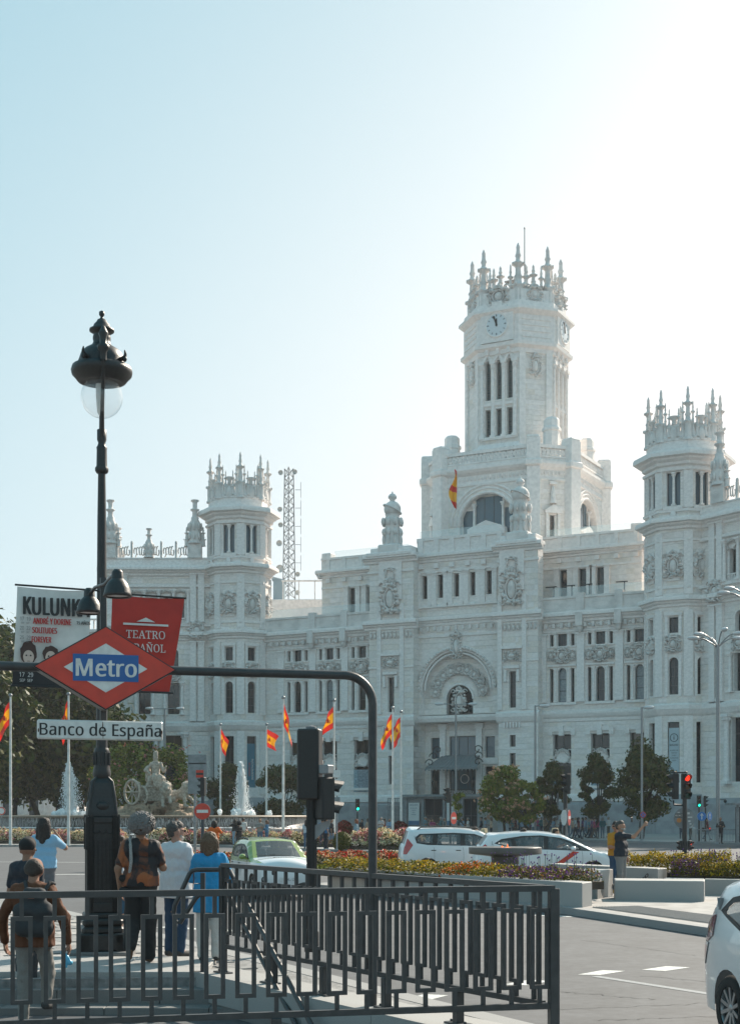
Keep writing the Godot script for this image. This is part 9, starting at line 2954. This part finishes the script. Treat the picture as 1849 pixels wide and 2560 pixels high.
	person("grey-haired man in sunglasses and a loose white shirt", G(440, 18.0, 0.36), faces(V2(0.62, 1.0)), {"h": 1.68, "cell": 0.018, "hcell": 0.009, "fat": 1.22, "sleeve": "long", "top": Color(0.62, 0.63, 0.66), "bottom": Color(0.02, 0.055, 0.11), "hair": "short", "haircol": Color(0.085, 0.075, 0.07), "glasses": true, "beard": true, "hyaw": -0.5, "hem": 0.78, "pose": "fold", "wrinkle": 0.013, "skin": Color(0.42, 0.24, 0.18)})
	person("woman with brown bobbed hair in a bright blue tunic and white trousers", G(525, 17.3, 0.38), faces(V2(0.1, 1.0)), {"h": 1.53, "cell": 0.018, "hcell": 0.009, "fat": 1.2, "sleeve": "long", "top": Color(0.02, 0.26, 0.52), "bottom": Color(0.56, 0.53, 0.50), "hair": "bob", "haircol": Color(0.14, 0.085, 0.05), "hem": 0.68, "wrinkle": 0.014, "pose": "fold", "wide": 1.3, "skin": Color(0.38, 0.2, 0.14)})
	# ---- by the fountain
	person("woman in a bright orange top and dark jeans with hands on hips", G(536, 62.0, 0.15), faces(V2(-0.1, 1.0)), {"h": 1.70, "cell": 0.03, "fat": 1.12, "top": Color(0.70, 0.12, 0.008), "bottom": Color(0.012, 0.03, 0.06), "hair": "bob", "haircol": Color(0.015, 0.010, 0.010), "joints": {"elL": V(-0.36, 1.17, -0.06), "wrL": V(-0.20, 1.0, 0.04), "elR": V(0.36, 1.17, -0.06), "wrR": V(0.2, 1.0, 0.04)}})
	person("red-haired woman in a black sleeveless top holding an arm out by the hedge", G(442, 93.0, 0.15), away, {"h": 1.68, "cell": 0.035, "sleeve": "none", "top": Color(0.012, 0.012, 0.014), "bottom": Color(0.014, 0.018, 0.03), "hair": "long", "haircol": Color(0.16, 0.045, 0.02), "legs": "skirt", "joints": {"elR": V(0.36, 1.2, 0.1), "wrR": V(0.6, 1.22, 0.18)}})
	person("woman in pale jeans photographing at the fountain", G(587, 93.5, 0.15), faces(V2(-0.6, 0.8)), {"h": 1.66, "cell": 0.035, "pose": "photo", "top": Color(0.016, 0.016, 0.018), "bottom": Color(0.20, 0.32, 0.42), "hair": "long"})
	person("man in a white T-shirt and shorts facing the fountain", G(608, 95.0, 0.15), away, {"h": 1.74, "cell": 0.035, "fat": 1.1, "top": Color(0.62, 0.60, 0.57), "bottom": Color(0.45, 0.40, 0.33), "legs": "short", "hair": "short"})
	person("woman in a loose black T-shirt with curly dark hair before the fountain", G(597, 80.0, 0.1), faces(V2(-0.7, 0.7)), {"h": 1.62, "cell": 0.03, "fat": 1.2, "top": Color(0.013, 0.013, 0.015), "bottom": Color(0.02, 0.02, 0.025), "hair": "afro", "haircol": Color(0.012, 0.009, 0.008)})
	person("man in a grey T-shirt looking at his phone beside the fountain", G(650, 91.0, 0.15), faces(V2(0.3, -1.0)), {"h": 1.72, "cell": 0.033, "fat": 1.1, "pose": "phone", "top": Color(0.26, 0.25, 0.23), "bottom": Color(0.08, 0.14, 0.22), "hair": "thin", "haircol": Color(0.2, 0.19, 0.18)})
	person("woman in a denim jacket leaning towards the man with the phone", G(667, 91.0, 0.15), faces(V2(-0.7, -0.3)), {"h": 1.60, "cell": 0.033, "pose": "phone", "sleeve": "long", "top": Color(0.06, 0.19, 0.32), "bottom": Color(0.07, 0.15, 0.24), "hair": "bob", "haircol": Color(0.16, 0.08, 0.045)})
	person("woman in white standing behind the near traffic light", G(766, 84.0, 0.15), away, {"h": 1.66, "cell": 0.035, "top": Color(0.5, 0.55, 0.6), "bottom": Color(0.08, 0.15, 0.24), "hair": "long"})
	var bp := G(814, 81.0, 0.15)
	person("man in a bright blue T-shirt with a black backpack near the signal", bp, faces(V2(0.8, 0.5)), {"h": 1.75, "cell": 0.03, "top": Color(0.02, 0.16, 0.36), "bottom": Color(0.012, 0.02, 0.035), "hair": "short", "shoes": Color(0.6, 0.6, 0.6)})
	backpack("black backpack on the man in the bright blue T-shirt", Transform3D(Basis(Vector3.UP, faces(V2(0.8, 0.5))), bp + V(-0.19, 0.95, 0.06)), V(0.34, 0.5, 0.2), Color(0.01, 0.01, 0.012), 0.03)
	person("grey-haired man in a dark shirt and denim shorts beside the blue backpacker", G(828, 82.0, 0.15), faces(V2(0.9, 0.4)), {"h": 1.76, "cell": 0.03, "fat": 1.12, "pose": "walk", "top": Color(0.02, 0.022, 0.028), "bottom": Color(0.20, 0.28, 0.36), "legs": "short", "hair": "short", "haircol": Color(0.25, 0.24, 0.23)})
	person("person photographing behind the blue backpacker", G(806, 88.0, 0.15), away, {"h": 1.74, "cell": 0.035, "pose": "photo", "top": Color(0.03, 0.2, 0.45), "hair": "short"})
	person("red-haired woman in a pale denim jacket and white trousers among the flowers", G(890, 88.0, 0.15), faces(V2(-1.0, 0.1)), {"h": 1.68, "cell": 0.033, "sleeve": "long", "top": Color(0.16, 0.27, 0.34), "bottom": Color(0.58, 0.58, 0.58), "pose": "walk", "hair": "bob", "haircol": Color(0.22, 0.06, 0.02), "glasses": true})
	# ---- two men taking a selfie
	var sp := G(1551, 35.4, 0.15)
	person("man in a yellow T-shirt and sunglasses behind the man taking a selfie", G(1538, 36.4, 0.15), faces(V2(0.55, -0.8)), {"h": 1.80, "cell": 0.024, "hcell": 0.012, "fat": 1.12, "top": Color(0.50, 0.22, 0.015), "bottom": Color(0.02, 0.06, 0.12), "hair": "short", "glasses": true, "shoes": Color(0.45, 0.25, 0.03), "skin": Color(0.40, 0.20, 0.13), "hyaw": -0.9, "pose": "fold"})
	person("man in a dark navy T-shirt and grey jeans raising his arm for a selfie", sp, faces(V2(0.75, -0.45)), {"h": 1.82, "cell": 0.022, "hcell": 0.011, "fat": 1.15, "top": Color(0.010, 0.017, 0.028), "bottom": Color(0.16, 0.17, 0.175), "hair": "short", "haircol": Color(0.07, 0.065, 0.06), "beard": true, "hpitch": -0.12, "skin": Color(0.38, 0.21, 0.14), "curl": 0.7,
		"joints": {"elL": V(-0.10, 1.40, 0.36), "wrL": V(0.0, 1.66, 0.56)}})
	var ph := thing("phone", "black phone held up by the man taking a selfie", "phone", W(1578, 2049, 35.2), 0.8)
	var phm := MB.new(); phm.box(Vector3.ZERO, V(0.075, 0.12, 0.012), 0.004); obj("casing", phm, M.black, ph)
	person("bald man in dark clothes standing with folded arms at the far kerb", G(1799, 98.0, 0.15), 0.2, {"h": 1.80, "cell": 0.035, "sleeve": "long", "pose": "fold", "top": Color(0.014, 0.022, 0.03), "bottom": Color(0.015, 0.02, 0.03), "hair": "thin", "haircol": Color(0.3, 0.28, 0.26)})
	# ---- small figures walking before the palace
	var cols := [Color(0.05, 0.10, 0.12), Color(0.45, 0.43, 0.42), Color(0.30, 0.05, 0.12), Color(0.02, 0.03, 0.04), Color(0.08, 0.20, 0.24), Color(0.25, 0.35, 0.45), Color(0.10, 0.02, 0.025), Color(0.03, 0.12, 0.14), Color(0.40, 0.30, 0.22), Color(0.10, 0.05, 0.14), Color(0.55, 0.54, 0.53), Color(0.20, 0.30, 0.42)]
	var cn := ["teal", "pale grey", "dark pink", "black", "sea-green", "light blue", "maroon", "dark green", "tan", "purple", "white", "blue"]
	var bc := [Color(0.02, 0.025, 0.035), Color(0.03, 0.05, 0.08), Color(0.08, 0.07, 0.06), Color(0.10, 0.15, 0.2)]
	var bn := ["black", "navy", "brown", "denim"]
	var hn := {"short": "short hair", "long": "long hair", "bob": "bobbed hair", "thin": "thinning hair", "bun": "tied-up hair"}
	var spots := [[905, 112], [919, 111], [952, 118], [961, 119], [973, 117], [1063, 120], [1076, 121], [1081, 119], [1101, 118], [1145, 121], [1156, 124], [1169, 122], [1202, 116], [1227, 114], [1274, 118], [1288, 120], [1304, 126], [1316, 122], [1325, 128], [1345, 129], [1352, 127], [1368, 130], [1382, 126], [1391, 124], [1400, 122], [1430, 118], [1438, 117], [1445, 116], [1463, 122], [1471, 120], [1478, 119], [1484, 118], [1283, 131], [1296, 123], [1309, 133], [1333, 125], [1340, 134], [1361, 124], [1375, 133], [1386, 131], [1408, 127], [1421, 122], [1455, 126], [1492, 123], [1505, 121], [1110, 124], [1213, 121], [1520, 125], [1600, 128], [1702, 118], [1726, 112], [1766, 112]]
	var seen := {}
	var r := RandomNumberGenerator.new(); r.seed = 42
	for i in spots.size():
		var k := (i * 5 + 3) % cols.size(); var b := (i + i / 4) % 4
		var hs: String = ["short", "long", "short", "bob", "thin", "bun"][(i * 7 + i / 6) % 6]
		var walk := i > 23 and i < 32 or i % 3 == 0
		var lb := "distant %s person, %s top, %s trousers, %s, before the palace" % ["walking" if walk else "standing", cn[k], bn[b], hn[hs]]
		if seen.has(lb): lb = lb.replace("before the palace", "near the palace trees")
		seen[lb] = true
		var yw: float = (PI / 2 if i % 2 else -PI / 2) if walk else r.randf() * TAU
		person(lb, G(spots[i][0], spots[i][1], 0.15), yw, {"h": 1.60 + r.randf() * 0.2, "cell": 0.045, "hcell": 0.03, "pose": "walk" if walk else ["stand", "fold", "phone"][i % 3], "top": cols[k], "bottom": bc[b], "hair": hs, "sleeve": "long" if i % 4 == 0 else "short", "haircol": [Color(0.02, 0.015, 0.012), Color(0.08, 0.05, 0.03), Color(0.3, 0.28, 0.26)][i % 3], "group": "people before the palace", "wrinkle": 0.0, "face": false, "skin": Color(0.34, 0.2, 0.14)})
	# visitors on the tower terrace
	for i in 4:
		person("tiny visitor in a %s top on the clock tower terrace" % ["pale", "dark", "grey", "black"][i], pal.transform * V([22.2, 28.1, 31.2, 32.3][i], 44.0, -9.5), 0.1, {"h": 1.75, "cell": 0.06, "hcell": 0.04, "top": [Color(0.4, 0.4, 0.42), Color(0.03, 0.03, 0.04), Color(0.2, 0.2, 0.2), Color(0.01, 0.01, 0.012)][i], "group": "visitors on the tower terrace", "wrinkle": 0.0, "face": false})
	# people inside the taxis
	for e in [[V(5.98, 0.05, -46.45), "driver seated in the taxi with the red door stripe", Color(0.1, 0.13, 0.16)], [V(4.95, 0.05, -46.45), "dark-haired passenger in the back of the taxi with the red door stripe", Color(0.05, 0.08, 0.09)], [V(3.62, 0.08, -49.85), "driver seated in the estate taxi with roof rails", Color(0.07, 0.1, 0.13)]]:
		person(e[1], e[0], PI / 2, {"h": 1.62, "cell": 0.04, "hcell": 0.025, "top": e[2], "pose": "phone", "hair": "short", "face": false, "wrinkle": 0.0, "joints": {"hipL": V(-0.09, 0.6, 0), "hipR": V(0.09, 0.6, 0), "kneeL": V(-0.1, 0.68, 0.42), "kneeR": V(0.1, 0.68, 0.42), "ankL": V(-0.1, 0.4, 0.6), "ankR": V(0.1, 0.4, 0.6)}, "seat": true})
